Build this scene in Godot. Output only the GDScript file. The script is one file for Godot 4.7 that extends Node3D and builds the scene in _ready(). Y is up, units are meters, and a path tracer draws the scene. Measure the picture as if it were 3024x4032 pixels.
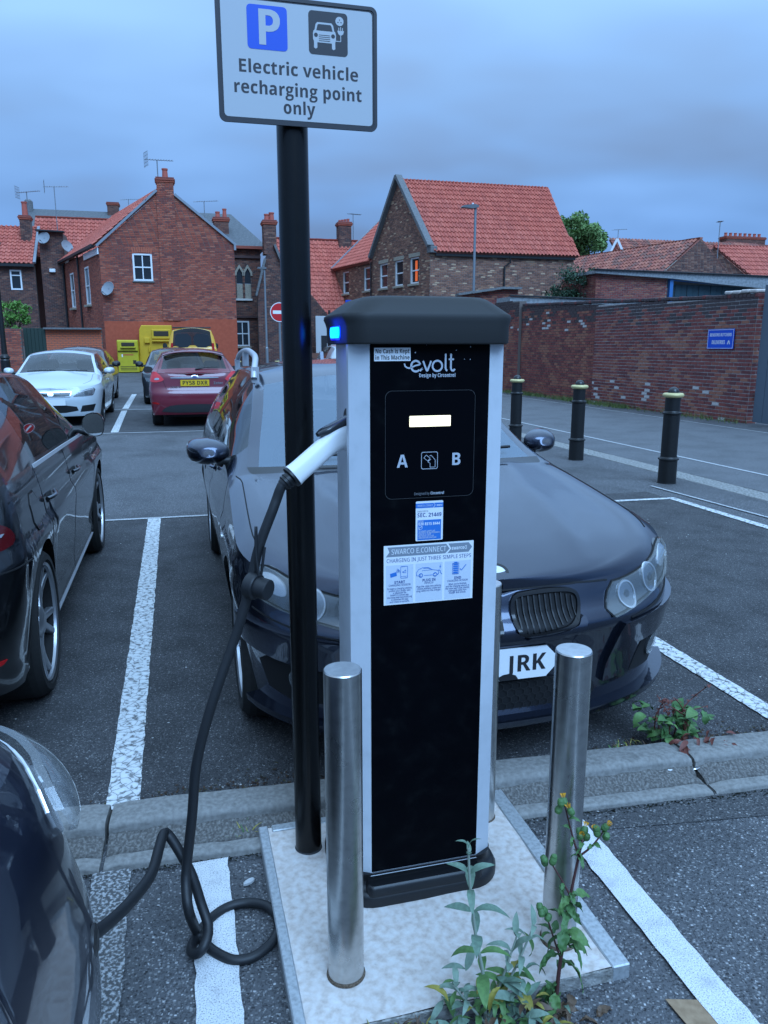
extends Node3D
# Dusk in a town car park: a charging post with a cable, a sign on a black pole, parked cars, brick houses.
# Positions are given in the car park's own frame: a metres to the right, b metres ahead, h up (turned 15 degrees left of the view).
const YAW := 15.0
var R := Vector3(cos(deg_to_rad(YAW)), 0, -sin(deg_to_rad(YAW)))
var F := Vector3(-sin(deg_to_rad(YAW)), 0, -cos(deg_to_rad(YAW)))
var rng := RandomNumberGenerator.new()
var used := {}
var M := {}
var textures := {}

func L(a: float, h: float, b: float) -> Vector3:
	return R * a + F * b + Vector3(0, h, 0)

func numbered(called: String) -> String:
	if not used.has(called):
		used[called] = 0
		return called
	used[called] += 1
	return "%s_%03d" % [called, used[called]]

func tag(o: Node, label: String, category: String, group := "", kind := ""):
	if label: o.set_meta("label", label)
	if category: o.set_meta("category", category)
	if group: o.set_meta("group", group)
	if kind: o.set_meta("kind", kind)

func thing(called: String, label: String, category: String, at := Vector3.ZERO, turn := YAW, group := "") -> Node3D:
	var o := Node3D.new()
	o.name = numbered(called)
	add_child(o)
	o.position = at
	o.rotation_degrees.y = turn
	tag(o, label, category, group)
	return o

func part(called: String, mesh: Mesh, m: Material, parent: Node, at := Vector3.ZERO, rot := Vector3.ZERO) -> MeshInstance3D:
	var o := MeshInstance3D.new()
	o.name = called
	o.mesh = mesh
	if m: o.material_override = m
	parent.add_child(o, true)
	o.position = at
	o.rotation_degrees = rot
	return o

func structure(called: String, mesh: Mesh, m: Material, at := Vector3.ZERO, turn := 0.0) -> MeshInstance3D:
	var o := part(numbered(called), mesh, m, self, at, Vector3(0, turn, 0))
	o.set_meta("kind", "structure")
	return o

func copy_of(o: Node3D, label: String, group := "") -> Node3D:
	var c: Node3D = o.duplicate()
	var base := String(o.name)
	c.name = numbered(base)
	add_child(c)
	c.set_meta("label", label)
	if group: c.set_meta("group", group)
	return c

# ------------------------------------------------------------------ materials
func lin(r: float, g: float, b: float) -> Color:
	return Color(r, g, b).linear_to_srgb()

func mat(c: Color, rough := 0.6, metal := 0.0, opts := {}) -> StandardMaterial3D:
	var m := StandardMaterial3D.new()
	m.albedo_color = c.linear_to_srgb()
	m.roughness = rough
	m.metallic = metal
	for k in opts: m.set(k, opts[k])
	return m

func noise(freq: float, octaves := 4, seed_ := 1, type := FastNoiseLite.TYPE_SIMPLEX_SMOOTH) -> FastNoiseLite:
	var n := FastNoiseLite.new()
	n.noise_type = type
	n.frequency = freq
	n.seed = seed_
	n.fractal_octaves = octaves
	return n

func noise_tex(size: int, freq: float, ramp: Array, octaves := 4, seed_ := 1, type := FastNoiseLite.TYPE_SIMPLEX_SMOOTH) -> NoiseTexture2D:
	var t := NoiseTexture2D.new()
	t.width = size
	t.height = size
	t.seamless = true
	t.noise = noise(freq, octaves, seed_, type)
	var g := Gradient.new()
	var offs := PackedFloat32Array()
	var cols := PackedColorArray()
	for e in ramp:
		offs.append(e[0])
		cols.append(e[1].linear_to_srgb())
	g.offsets = offs
	g.colors = cols
	t.color_ramp = g
	return t

func grey(v: float) -> Color:
	return Color(v, v, v)

func normal_tex(size: int, freq: float, strength: float, octaves := 4, seed_ := 3) -> NoiseTexture2D:
	var t := NoiseTexture2D.new()
	t.width = size
	t.height = size
	t.seamless = true
	t.as_normal_map = true
	t.bump_strength = strength
	t.noise = noise(freq, octaves, seed_)
	return t

func triplanar(m: StandardMaterial3D, tex: Texture2D, metres: float, ntex: Texture2D = null, nscale := 1.0, world := true) -> StandardMaterial3D:
	if tex: m.albedo_texture = tex
	m.uv1_triplanar = true
	m.uv1_world_triplanar = world
	m.uv1_scale = Vector3.ONE / metres
	if ntex:
		m.normal_enabled = true
		m.normal_texture = ntex
		m.normal_scale = nscale
	return m

# ------------------------------------------------------------------ mesh helpers
class MB:
	var v := PackedVector3Array()
	var n := PackedVector3Array()
	var uv := PackedVector2Array()
	var col := PackedColorArray()
	var use_col := false
	var cur := Color.WHITE
	func tri(a: Vector3, b: Vector3, c: Vector3, na := Vector3.ZERO, nb := Vector3.ZERO, nc := Vector3.ZERO):
		# a b c run counter-clockwise seen from outside; Godot wants clockwise
		if na == Vector3.ZERO:
			na = (b - a).cross(c - a).normalized()
			nb = na
			nc = na
		v.append(a); v.append(c); v.append(b)
		n.append(na); n.append(nc); n.append(nb)
		if use_col:
			col.append(cur); col.append(cur); col.append(cur)
	func quad(a: Vector3, b: Vector3, c: Vector3, d: Vector3):
		tri(a, b, c)
		tri(a, c, d)
	func box(c: Vector3, s: Vector3, basis := Basis.IDENTITY):
		var h := s * 0.5
		var p := []
		for i in 8:
			p.append(c + basis * Vector3(h.x * (1 if i & 1 else -1), h.y * (1 if i & 2 else -1), h.z * (1 if i & 4 else -1)))
		quad(p[1], p[3], p[7], p[5]); quad(p[0], p[4], p[6], p[2])
		quad(p[2], p[6], p[7], p[3]); quad(p[0], p[1], p[5], p[4])
		quad(p[4], p[5], p[7], p[6]); quad(p[0], p[2], p[3], p[1])
	func grid(rows: Array, flip := false, close_u := false):
		# rows: array of PackedVector3Array, all the same length; smooth normals over the grid
		var nr := rows.size()
		var nc: int = rows[0].size()
		var ns := []
		for i in nr:
			var a := PackedVector3Array()
			a.resize(nc)
			ns.append(a)
		for i in nr:
			for j in nc:
				var i0: int = max(i - 1, 0)
				var i1: int = min(i + 1, nr - 1)
				var j0: int = j - 1
				var j1: int = j + 1
				if close_u:
					if j0 < 0: j0 = nc - 2
					if j1 > nc - 1: j1 = 1
				else:
					j0 = max(j0, 0)
					j1 = min(j1, nc - 1)
				var du: Vector3 = rows[i][j1] - rows[i][j0]
				var dv: Vector3 = rows[i1][j] - rows[i0][j]
				var nn := du.cross(dv)
				if nn.length_squared() < 1e-14:
					nn = Vector3.UP
				nn = nn.normalized()
				ns[i][j] = -nn if flip else nn
		for i in nr - 1:
			for j in nc - 1:
				var a: Vector3 = rows[i][j]
				var b: Vector3 = rows[i][j + 1]
				var c: Vector3 = rows[i + 1][j + 1]
				var d: Vector3 = rows[i + 1][j]
				if flip:
					tri(a, c, b, ns[i][j], ns[i + 1][j + 1], ns[i][j + 1])
					tri(a, d, c, ns[i][j], ns[i + 1][j], ns[i + 1][j + 1])
				else:
					tri(a, b, c, ns[i][j], ns[i][j + 1], ns[i + 1][j + 1])
					tri(a, c, d, ns[i][j], ns[i + 1][j + 1], ns[i + 1][j])
	func lathe(profile: Array, seg: int, at := Vector3.ZERO, basis := Basis.IDENTITY):
		# profile: [radius, height] from bottom to top, round the y axis; split at repeated points for hard edges
		for k in profile.size() - 1:
			var p0: Array = profile[k]
			var p1: Array = profile[k + 1]
			if absf(p0[0] - p1[0]) < 1e-6 and absf(p0[1] - p1[1]) < 1e-6: continue
			var nn := Vector2(p1[1] - p0[1], -(p1[0] - p0[0])).normalized()
			for j in seg:
				var t0 := TAU * j / seg
				var t1 := TAU * (j + 1) / seg
				var d0 := Vector3(cos(t0), 0, -sin(t0))
				var d1 := Vector3(cos(t1), 0, -sin(t1))
				var a: Vector3 = at + basis * (d0 * p0[0] + Vector3(0, p0[1], 0))
				var b: Vector3 = at + basis * (d1 * p0[0] + Vector3(0, p0[1], 0))
				var c: Vector3 = at + basis * (d1 * p1[0] + Vector3(0, p1[1], 0))
				var d: Vector3 = at + basis * (d0 * p1[0] + Vector3(0, p1[1], 0))
				var n0 := basis * (d0 * nn.x + Vector3(0, nn.y, 0))
				var n1 := basis * (d1 * nn.x + Vector3(0, nn.y, 0))
				if p0[0] > 1e-6: tri(a, b, c, n0, n1, n1)
				if p1[0] > 1e-6: tri(a, c, d, n0, n1, n0)
	func tube(pts: Array, rad, seg := 8, caps := true):
		# a round tube through pts; rad is a number or one per point
		var rows := []
		var up := Vector3.UP
		var last := Vector3.ZERO
		for i in pts.size():
			var d: Vector3 = (pts[min(i + 1, pts.size() - 1)] - pts[max(i - 1, 0)]).normalized()
			var s: Vector3
			if i == 0:
				s = d.cross(up)
				if s.length() < 0.05: s = d.cross(Vector3.RIGHT)
			else:
				s = last - d * last.dot(d)
			s = s.normalized()
			last = s
			var u := s.cross(d)
			var r: float = rad[i] if rad is Array or rad is PackedFloat32Array else rad
			var row := PackedVector3Array()
			for j in seg + 1:
				var t := TAU * j / seg
				row.append(pts[i] + (s * cos(t) + u * sin(t)) * r)
			rows.append(row)
		grid(rows, true, true)
		if caps:
			for e in [0, pts.size() - 1]:
				for j in seg:
					if e == 0: tri(pts[0], rows[0][j], rows[0][j + 1])
					else: tri(pts[e], rows[e][j + 1], rows[e][j])
	func prism(poly: PackedVector2Array, z0: float, z1: float, xf := Transform3D.IDENTITY, bevel := 0.0):
		# poly in x,y (either way round), pushed from z0 to z1 (z1 faces the viewer, +z)
		var pg := poly
		if Geometry2D.is_polygon_clockwise(pg): pg = pg.duplicate(); 
		if Geometry2D.is_polygon_clockwise(pg): pg.reverse()
		var top := pg
		if bevel > 0.0:
			var o := Geometry2D.offset_polygon(pg, -bevel, Geometry2D.JOIN_MITER)
			if o.size() == 1 and o[0].size() == pg.size():
				# match the order of the points
				top = PackedVector2Array()
				for p in pg:
					var best: Vector2 = o[0][0]
					for q in o[0]:
						if q.distance_to(p) < best.distance_to(p): best = q
					top.append(best)
			else:
				bevel = 0.0
		var idx := Geometry2D.triangulate_polygon(top)
		for k in range(0, idx.size(), 3):
			var a := top[idx[k]]
			var b := top[idx[k + 1]]
			var c := top[idx[k + 2]]
			if (b - a).cross(c - a) < 0:
				var t := b
				b = c
				c = t
			tri(xf * Vector3(a.x, a.y, z1), xf * Vector3(b.x, b.y, z1), xf * Vector3(c.x, c.y, z1))
		var m := pg.size()
		for i in m:
			var a := pg[i]
			var b := pg[(i + 1) % m]
			var zb := z1 - bevel
			quad(xf * Vector3(a.x, a.y, z0), xf * Vector3(b.x, b.y, z0), xf * Vector3(b.x, b.y, zb), xf * Vector3(a.x, a.y, zb))
			if bevel > 0.0:
				var a2 := top[i]
				var b2 := top[(i + 1) % m]
				quad(xf * Vector3(a.x, a.y, zb), xf * Vector3(b.x, b.y, zb), xf * Vector3(b2.x, b2.y, z1), xf * Vector3(a2.x, a2.y, z1))
	func done() -> ArrayMesh:
		var arr := []
		arr.resize(Mesh.ARRAY_MAX)
		arr[Mesh.ARRAY_VERTEX] = v
		arr[Mesh.ARRAY_NORMAL] = n
		if uv.size() == v.size(): arr[Mesh.ARRAY_TEX_UV] = uv
		if use_col: arr[Mesh.ARRAY_COLOR] = col
		var m := ArrayMesh.new()
		m.add_surface_from_arrays(Mesh.PRIMITIVE_TRIANGLES, arr)
		return m

func box_mesh(s: Vector3, c := Vector3.ZERO) -> ArrayMesh:
	var b := MB.new()
	b.box(c, s)
	return b.done()

func bevel_box(s: Vector3, r: float) -> ArrayMesh:
	# a box with chamfered edges, centred
	var b := MB.new()
	var h := s * 0.5
	var pts := {}
	for sx in [-1, 1]:
		for sy in [-1, 1]:
			for sz in [-1, 1]:
				var k := Vector3(sx, sy, sz)
				pts[[k, 0]] = Vector3(sx * h.x, sy * (h.y - r), sz * (h.z - r))
				pts[[k, 1]] = Vector3(sx * (h.x - r), sy * h.y, sz * (h.z - r))
				pts[[k, 2]] = Vector3(sx * (h.x - r), sy * (h.y - r), sz * h.z)
	var put := func(ps: Array):
		var c := Vector3.ZERO
		for p in ps: c += p
		var nn: Vector3 = (ps[1] - ps[0]).cross(ps[2] - ps[0])
		if nn.dot(c) < 0: ps.reverse()
		b.tri(ps[0], ps[1], ps[2])
		if ps.size() == 4: b.tri(ps[0], ps[2], ps[3])
	for ax in 3:
		for s1 in [-1, 1]:
			var ps := []
			for q in [[-1, -1], [1, -1], [1, 1], [-1, 1]]:
				var k := Vector3.ZERO
				k[ax] = s1
				k[(ax + 1) % 3] = q[0]
				k[(ax + 2) % 3] = q[1]
				ps.append(pts[[k, ax]])
			put.call(ps)
	for ax in 3:
		var a1 := (ax + 1) % 3
		var a2 := (ax + 2) % 3
		for s1 in [-1, 1]:
			for s2 in [-1, 1]:
				var k := Vector3.ZERO
				k[a1] = s1
				k[a2] = s2
				var k0 := k
				var k1 := k
				k0[ax] = -1
				k1[ax] = 1
				put.call([pts[[k0, a1]], pts[[k1, a1]], pts[[k1, a2]], pts[[k0, a2]]])
	for sx in [-1, 1]:
		for sy in [-1, 1]:
			for sz in [-1, 1]:
				var k := Vector3(sx, sy, sz)
				put.call([pts[[k, 0]], pts[[k, 1]], pts[[k, 2]]])
	return b.done()

func round_rect(w: float, h: float, r: float, seg := 5) -> PackedVector2Array:
	var p := PackedVector2Array()
	for c in [[1, 1, 0], [-1, 1, 90], [-1, -1, 180], [1, -1, 270]]:
		for i in seg + 1:
			var t := deg_to_rad(c[2] + 90.0 * i / seg)
			p.append(Vector2(c[0] * (w * 0.5 - r) + cos(t) * r, c[1] * (h * 0.5 - r) + sin(t) * r))
	return p

func circle2(c: Vector2, r: float, seg := 20, ry := -1.0) -> PackedVector2Array:
	var p := PackedVector2Array()
	for i in seg: p.append(c + Vector2(cos(TAU * i / seg) * r, sin(TAU * i / seg) * (r if ry < 0 else ry)))
	return p

func plate(poly: PackedVector2Array, t := 0.0006, bevel := 0.0) -> ArrayMesh:
	var b := MB.new()
	b.prism(poly, 0.0, t, Transform3D.IDENTITY, bevel)
	return b.done()

func stroke(pts: Array, w: float, t := 0.0006, closed := false) -> ArrayMesh:
	# a flat line of width w through 2D points
	var b := MB.new()
	stroke_into(b, pts, w, 0.0, t, closed)
	return b.done()

func stroke_into(b: MB, pts: Array, w: float, z0: float, z1: float, closed := false):
	var l := PackedVector2Array(pts)
	var runs := [l]
	if closed:
		# a closed outline is drawn as two open halves that meet
		var m := l.size() / 2
		var first := l.slice(0, m + 1)
		var second := l.slice(m)
		second.append(l[0])
		runs = [first, second]
	for run in runs:
		for poly in Geometry2D.offset_polyline(run, w * 0.5, Geometry2D.JOIN_ROUND, Geometry2D.END_BUTT):
			if Geometry2D.is_polygon_clockwise(poly): continue
			b.prism(poly, z0, z1)

func text_mesh(s: String, size: float, bold := true, font_name := "Droid Sans", depth := 0.0006, width := 0.0) -> TextMesh:
	var f := SystemFont.new()
	f.font_names = PackedStringArray([font_name])
	f.font_weight = 700 if bold else 400
	var t := TextMesh.new()
	t.text = s
	t.font = f
	t.font_size = 64
	t.pixel_size = size / 64.0
	t.depth = depth
	t.curve_step = 2.0
	t.horizontal_alignment = HORIZONTAL_ALIGNMENT_CENTER
	t.vertical_alignment = VERTICAL_ALIGNMENT_CENTER
	return t

func words(s: String, size: float, m: Material, parent: Node, at: Vector3, bold := true, rot := Vector3.ZERO, squeeze := 1.0, called := "lettering") -> MeshInstance3D:
	var o := part(called, text_mesh(s, size, bold), m, parent, at, rot)
	o.scale = Vector3(squeeze, 1, 1)
	return o

func smooth_path(pts: Array, step := 0.03) -> Array:
	var out := []
	for i in pts.size() - 1:
		var p0: Vector3 = pts[max(i - 1, 0)]
		var p1: Vector3 = pts[i]
		var p2: Vector3 = pts[i + 1]
		var p3: Vector3 = pts[min(i + 2, pts.size() - 1)]
		var n: int = max(2, int(p1.distance_to(p2) / step))
		for k in n: out.append(p1.cubic_interpolate(p2, p0, p3, float(k) / n))
	out.append(pts[pts.size() - 1])
	return out

func curve(tab: Array, x: float) -> float:
	# smooth interpolation through [x, y] pairs without overshoot
	if x <= tab[0][0]: return tab[0][1]
	var m := tab.size()
	if x >= tab[m - 1][0]: return tab[m - 1][1]
	for i in m - 1:
		if x <= tab[i + 1][0]:
			var x0: float = tab[i][0]
			var x1: float = tab[i + 1][0]
			var y0: float = tab[i][1]
			var y1: float = tab[i + 1][1]
			var h := x1 - x0
			var d := (y1 - y0) / h
			var m0 := d
			var m1 := d
			if i > 0:
				var dp: float = (y0 - tab[i - 1][1]) / (x0 - tab[i - 1][0])
				m0 = 0.0 if dp * d <= 0 else 2.0 * dp * d / (dp + d)
			if i < m - 2:
				var dn: float = (tab[i + 2][1] - y1) / (tab[i + 2][0] - x1)
				m1 = 0.0 if dn * d <= 0 else 2.0 * dn * d / (dn + d)
			var t := (x - x0) / h
			var t2 := t * t
			var t3 := t2 * t
			return (2 * t3 - 3 * t2 + 1) * y0 + (t3 - 2 * t2 + t) * h * m0 + (-2 * t3 + 3 * t2) * y1 + (t3 - t2) * h * m1
	return tab[m - 1][1]

# a few hundred pieces as parts of their own, the rest of them as one part
func pieces(called: String, mesh: Mesh, mats: Array, xfs: Array, tones: Array, near: Vector3, parent: Node3D, rest_mat: Material, tone_cols: Array, most := 300):
	# xfs are in the parent's frame; near is the point (same frame) from which the pieces show largest
	var order := []
	for i in xfs.size(): order.append([xfs[i].origin.distance_squared_to(near), i])
	order.sort_custom(func(p, q): return p[0] < q[0] if p[0] != q[0] else p[1] < q[1])
	var single: int = min(most, order.size())
	for k in single:
		var i: int = order[k][1]
		var o := MeshInstance3D.new()
		o.name = called if k == 0 else "%s_%03d" % [called, k]
		o.mesh = mesh
		o.material_override = mats[tones[i]]
		parent.add_child(o)
		o.transform = xfs[i]
	if order.size() > single:
		var mm := MultiMesh.new()
		mm.transform_format = MultiMesh.TRANSFORM_3D
		mm.use_colors = true
		mm.mesh = mesh
		mm.instance_count = order.size() - single
		for k in range(single, order.size()):
			var i: int = order[k][1]
			mm.set_instance_transform(k - single, xfs[i])
			mm.set_instance_color(k - single, tone_cols[tones[i]])
		var mi := MultiMeshInstance3D.new()
		mi.name = called + "s_beyond"
		mi.multimesh = mm
		mi.material_override = rest_mat
		parent.add_child(mi)
		mi.set_meta("kind", "stuff")

func _ready():
	rng.seed = 20240611
	# ---- camera
	var cam := Camera3D.new()
	cam.name = "camera"
	cam.fov = 67.3
	cam.near = 0.05
	cam.far = 900.0
	add_child(cam)
	cam.position = Vector3(0, 1.5, 0)
	cam.rotation_degrees = Vector3(-12.09, 0, 0)
	cam.current = true
	# ---- sky: an overcast evening, brighter overhead than at the horizon
	var env := Environment.new()
	env.background_mode = Environment.BG_SKY
	var sky := Sky.new()
	var psm := PanoramaSkyMaterial.new()
	psm.panorama = sky_image()
	sky.sky_material = psm
	env.sky = sky
	env.background_energy_multiplier = 1.0
	env.tonemap_mode = Environment.TONE_MAPPER_LINEAR
	env.tonemap_exposure = EXPOSURE
	env.ambient_light_source = Environment.AMBIENT_SOURCE_SKY
	env.sdfgi_enabled = true
	env.ssao_enabled = true
	env.ssil_enabled = true
	var we := WorldEnvironment.new()
	we.name = "world_environment"
	we.environment = env
	add_child(we)
	# ---- the last light of the hidden sun through cloud, from high behind the camera
	var sun := DirectionalLight3D.new()
	sun.name = "soft_daylight"
	add_child(sun)
	sun.rotation_degrees = Vector3(-48, 24, 0)
	sun.light_energy = SUN
	sun.light_color = Color(0.62, 0.80, 1.0)
	sun.light_angular_distance = 40.0
	sun.shadow_enabled = true
	materials()
	ground()
	kerb_and_slab()
	markings()
	print("ground")
	charging_post()
	sign_pole()
	steel_bollards()
	charging_cable()
	cast_bollards()
	print("foreground")
	all_cars()
	print("cars")
	all_buildings()
	print("buildings")
	street_things()
	all_plants()
	litter()
	print("done")

const EXPOSURE := 2.4
const SUN := 0.5

func sky_image() -> ImageTexture:
	var w := 1024
	var h := 512
	var img := Image.create(w, h, false, Image.FORMAT_RGBF)
	var n1 := noise(1.0, 5, 11)
	var n2 := noise(1.0, 4, 23)
	for y in h:
		var el := PI * (0.5 - (y + 0.5) / h)
		for x in w:
			var az := TAU * (x + 0.5) / w
			var d := Vector3(cos(el) * sin(az), sin(el), cos(el) * cos(az))
			var up := maxf(d.y, 0.0)
			# a flat layer of cloud seen from below
			var q := Vector3(d.x, 0, d.z) / (up + 0.16)
			var c1 := n1.get_noise_3d(q.x * 0.30, 2.0, q.z * 0.42)
			var c2 := n2.get_noise_3d(q.x * 0.85 + c1 * 0.6, 7.0, q.z * 1.5)
			var cloud := c1 * 0.75 + c2 * 0.42
			var t := pow(up, 1.25)
			var base := Color(0.050, 0.116, 0.262).lerp(Color(0.37, 0.60, 0.90), clampf(t, 0, 1))
			var k := 1.0 + cloud * 0.62
			var col := base * k
			# thick cloud is greyer
			var g := clampf(-cloud * 0.7, 0.0, 0.25)
			var lum := col.r * 0.3 + col.g * 0.5 + col.b * 0.2
			col = col.lerp(Color(lum * 0.82, lum * 0.98, lum * 1.32), g)
			if d.y < 0: col = Color(0.05, 0.065, 0.09)
			img.set_pixel(x, y, Color(maxf(col.r, 0), maxf(col.g, 0), maxf(col.b, 0)))
	return ImageTexture.create_from_image(img)

func asphalt_image(size: int, base: Color, light: Color, dark: Color, seed_: int) -> ImageTexture:
	# crushed stone in bitumen: little facets of stone, pale, grey and dark
	var r := RandomNumberGenerator.new()
	r.seed = seed_
	var img := Image.create(size, size, false, Image.FORMAT_RGB8)
	img.fill(base.linear_to_srgb())
	for i in size * size / 9:
		var x := r.randi() % size
		var y := r.randi() % size
		var s := 1 + r.randi() % 3
		var s2 := 1 + r.randi() % 3
		var u := r.randf()
		var c := base
		if u < 0.5: c = base.lerp(dark, r.randf())
		elif u < 0.93: c = base.lerp(light, r.randf() * 0.45)
		else: c = base.lerp(light, 0.4 + r.randf() * 0.5)
		if u > 0.985: c = light
		c = c.linear_to_srgb()
		for dx in s:
			for dy in s2:
				img.set_pixel((x + dx) % size, (y + dy) % size, c)
	return ImageTexture.create_from_image(img)

func height_image(size: int, seed_: int) -> ImageTexture:
	var r := RandomNumberGenerator.new()
	r.seed = seed_
	var img := Image.create(size, size, false, Image.FORMAT_L8)
	img.fill(Color(0.35, 0.35, 0.35))
	for i in size * size / 14:
		var x := r.randi() % size
		var y := r.randi() % size
		var s := 2 + r.randi() % 3
		var v := r.randf_range(0.1, 1.0)
		for dx in s:
			for dy in s:
				img.set_pixel((x + dx) % size, (y + dy) % size, Color(v, v, v))
	img.generate_mipmaps()
	var nm: Image = img.duplicate()
	nm.convert(Image.FORMAT_RGBA8)
	nm.bump_map_to_normal_map(3.0)
	return ImageTexture.create_from_image(nm)

func patchy(m: StandardMaterial3D, ramp: Array, metres: float, freq: float, seed_: int, size := 512, octaves := 5):
	# a second, coarse pattern multiplied over the fine one
	m.detail_enabled = true
	m.detail_blend_mode = BaseMaterial3D.BLEND_MODE_MUL
	m.detail_albedo = noise_tex(size, freq, ramp, octaves, seed_)
	m.detail_uv_layer = BaseMaterial3D.DETAIL_UV_2
	m.uv2_triplanar = true
	m.uv2_world_triplanar = true
	m.uv2_scale = Vector3.ONE / metres

func materials():
	var asph := mat(Color.WHITE, 0.80)
	triplanar(asph, asphalt_image(1024, Color(0.083, 0.083, 0.087), Color(0.50, 0.49, 0.48), Color(0.018, 0.018, 0.020), 5), 2.1, height_image(1024, 6), 1.0)
	patchy(asph, [[0.0, grey(0.60)], [0.35, grey(0.82)], [0.6, grey(1.0)], [1.0, grey(1.0)]], 6.3, 0.012, 31)
	M.asphalt = asph
	var asph2 := mat(Color.WHITE, 0.9)
	triplanar(asph2, asphalt_image(1024, Color(0.122, 0.122, 0.126), Color(0.34, 0.34, 0.33), Color(0.045, 0.045, 0.046), 8), 2.3)
	patchy(asph2, [[0.0, grey(0.7)], [0.5, grey(0.9)], [1.0, grey(1.0)]], 5.1, 0.012, 33)
	M.road = asph2
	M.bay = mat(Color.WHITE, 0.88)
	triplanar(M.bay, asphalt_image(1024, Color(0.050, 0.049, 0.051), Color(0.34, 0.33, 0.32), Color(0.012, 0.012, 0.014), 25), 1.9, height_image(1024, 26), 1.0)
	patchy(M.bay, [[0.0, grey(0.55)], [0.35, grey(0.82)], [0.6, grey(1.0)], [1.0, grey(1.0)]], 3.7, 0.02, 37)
	M.patch = mat(Color.WHITE, 0.85)
	triplanar(M.patch, asphalt_image(512, Color(0.056, 0.055, 0.057), Color(0.34, 0.33, 0.32), Color(0.014, 0.014, 0.016), 15), 1.1, height_image(512, 16), 0.9)
	# road paint, cracked and worn
	var crack := NoiseTexture2D.new()
	crack.width = 1024
	crack.height = 1024
	crack.seamless = true
	var cn := noise(0.022, 1, 41, FastNoiseLite.TYPE_CELLULAR)
	cn.cellular_return_type = FastNoiseLite.RETURN_DISTANCE2_SUB
	cn.domain_warp_enabled = true
	cn.domain_warp_amplitude = 14.0
	cn.domain_warp_frequency = 0.03
	crack.noise = cn
	crack.color_ramp = Gradient.new()
	crack.color_ramp.offsets = PackedFloat32Array([0.0, 0.018, 0.045, 0.10, 1.0])
	crack.color_ramp.colors = PackedColorArray([lin(0.08, 0.08, 0.08), lin(0.20, 0.20, 0.20), lin(0.46, 0.46, 0.45), lin(0.62, 0.62, 0.61), lin(0.70, 0.70, 0.69)])
	var old := mat(Color.WHITE, 0.8)
	triplanar(old, crack, 0.8, height_image(512, 9), 0.2)
	patchy(old, [[0.0, grey(0.15)], [0.30, grey(0.42)], [0.40, grey(0.90)], [1.0, grey(1.0)]], 0.9, 0.045, 35, 512, 5)
	M.old_paint = old
	var fresh := mat(Color.WHITE, 0.7)
	triplanar(fresh, noise_tex(512, 0.16, [[0.0, grey(0.16)], [0.22, grey(0.34)], [0.36, grey(0.58)], [0.5, grey(0.64)], [1.0, grey(0.72)]], 2, 43), 0.42, height_image(512, 10), 0.35)
	patchy(fresh, [[0.0, grey(0.72)], [0.45, grey(0.95)], [1.0, grey(1.0)]], 0.8, 0.02, 36)
	M.fresh_paint = fresh
	var worn := mat(Color.WHITE, 0.85)
	triplanar(worn, noise_tex(1024, 0.05, [[0.0, grey(0.05)], [0.46, grey(0.085)], [0.54, grey(0.18)], [0.7, grey(0.34)], [1.0, grey(0.46)]], 6, 44), 0.7)
	M.worn_paint = worn
	var thin := mat(Color.WHITE, 0.85)
	triplanar(thin, noise_tex(1024, 0.06, [[0.0, grey(0.06)], [0.33, grey(0.14)], [0.46, grey(0.44)], [1.0, grey(0.55)]], 4, 45), 0.9)
	M.thin_paint = thin
	var conc := mat(Color.WHITE, 0.85)
	triplanar(conc, noise_tex(1024, 0.02, [[0.0, Color(0.40, 0.33, 0.29)], [0.35, Color(0.51, 0.44, 0.39)], [0.55, Color(0.56, 0.50, 0.46)], [1.0, Color(0.62, 0.59, 0.56)]], 6, 46), 0.62, normal_tex(512, 0.05, 2.0), 0.35)
	patchy(conc, [[0.0, grey(0.70)], [0.16, grey(0.95)], [0.5, grey(1.0)], [1.0, grey(1.0)]], 0.45, 0.05, 47, 512, 4)
	M.concrete = conc
	var kerb := mat(Color.WHITE, 0.9)
	triplanar(kerb, noise_tex(1024, 0.02, [[0.0, Color(0.14, 0.13, 0.115)], [0.4, Color(0.24, 0.23, 0.21)], [0.6, Color(0.31, 0.30, 0.28)], [1.0, Color(0.40, 0.385, 0.36)]], 6, 48), 0.8, height_image(512, 12), 0.7)
	patchy(kerb, [[0.0, grey(0.42)], [0.36, grey(0.75)], [0.55, grey(1.0)], [1.0, grey(1.0)]], 0.5, 0.03, 49, 512, 4)
	M.kerb = kerb
	M.kerb_top = triplanar(mat(Color.WHITE, 0.9), noise_tex(1024, 0.03, [[0.0, Color(0.14, 0.132, 0.12)], [0.5, Color(0.215, 0.205, 0.19)], [1.0, Color(0.29, 0.28, 0.262)]], 6, 62), 0.7, height_image(512, 13), 0.35)
	patchy(M.kerb_top, [[0.0, grey(0.6)], [0.3, grey(0.88)], [0.5, grey(1.0)], [1.0, grey(1.0)]], 0.9, 0.02, 63, 512, 5)
	M.haunch = triplanar(mat(Color.WHITE, 0.95), noise_tex(1024, 0.04, [[0.0, Color(0.05, 0.045, 0.04)], [0.45, Color(0.10, 0.092, 0.085)], [0.7, Color(0.19, 0.18, 0.165)], [1.0, Color(0.27, 0.26, 0.24)]], 6, 64), 0.5, height_image(512, 14), 1.0)
	M.galvanised = triplanar(mat(Color(0.55, 0.57, 0.58), 0.5, 0.55), noise_tex(512, 0.05, [[0.0, grey(0.55)], [0.5, grey(0.8)], [1.0, grey(0.95)]], 3, 50), 0.4)
	M.white_shell = triplanar(mat(Color.WHITE, 0.42), noise_tex(512, 0.02, [[0.0, Color(0.46, 0.49, 0.52)], [0.4, Color(0.53, 0.56, 0.60)], [1.0, Color(0.56, 0.59, 0.63)]], 5, 51), 0.9)
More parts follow.
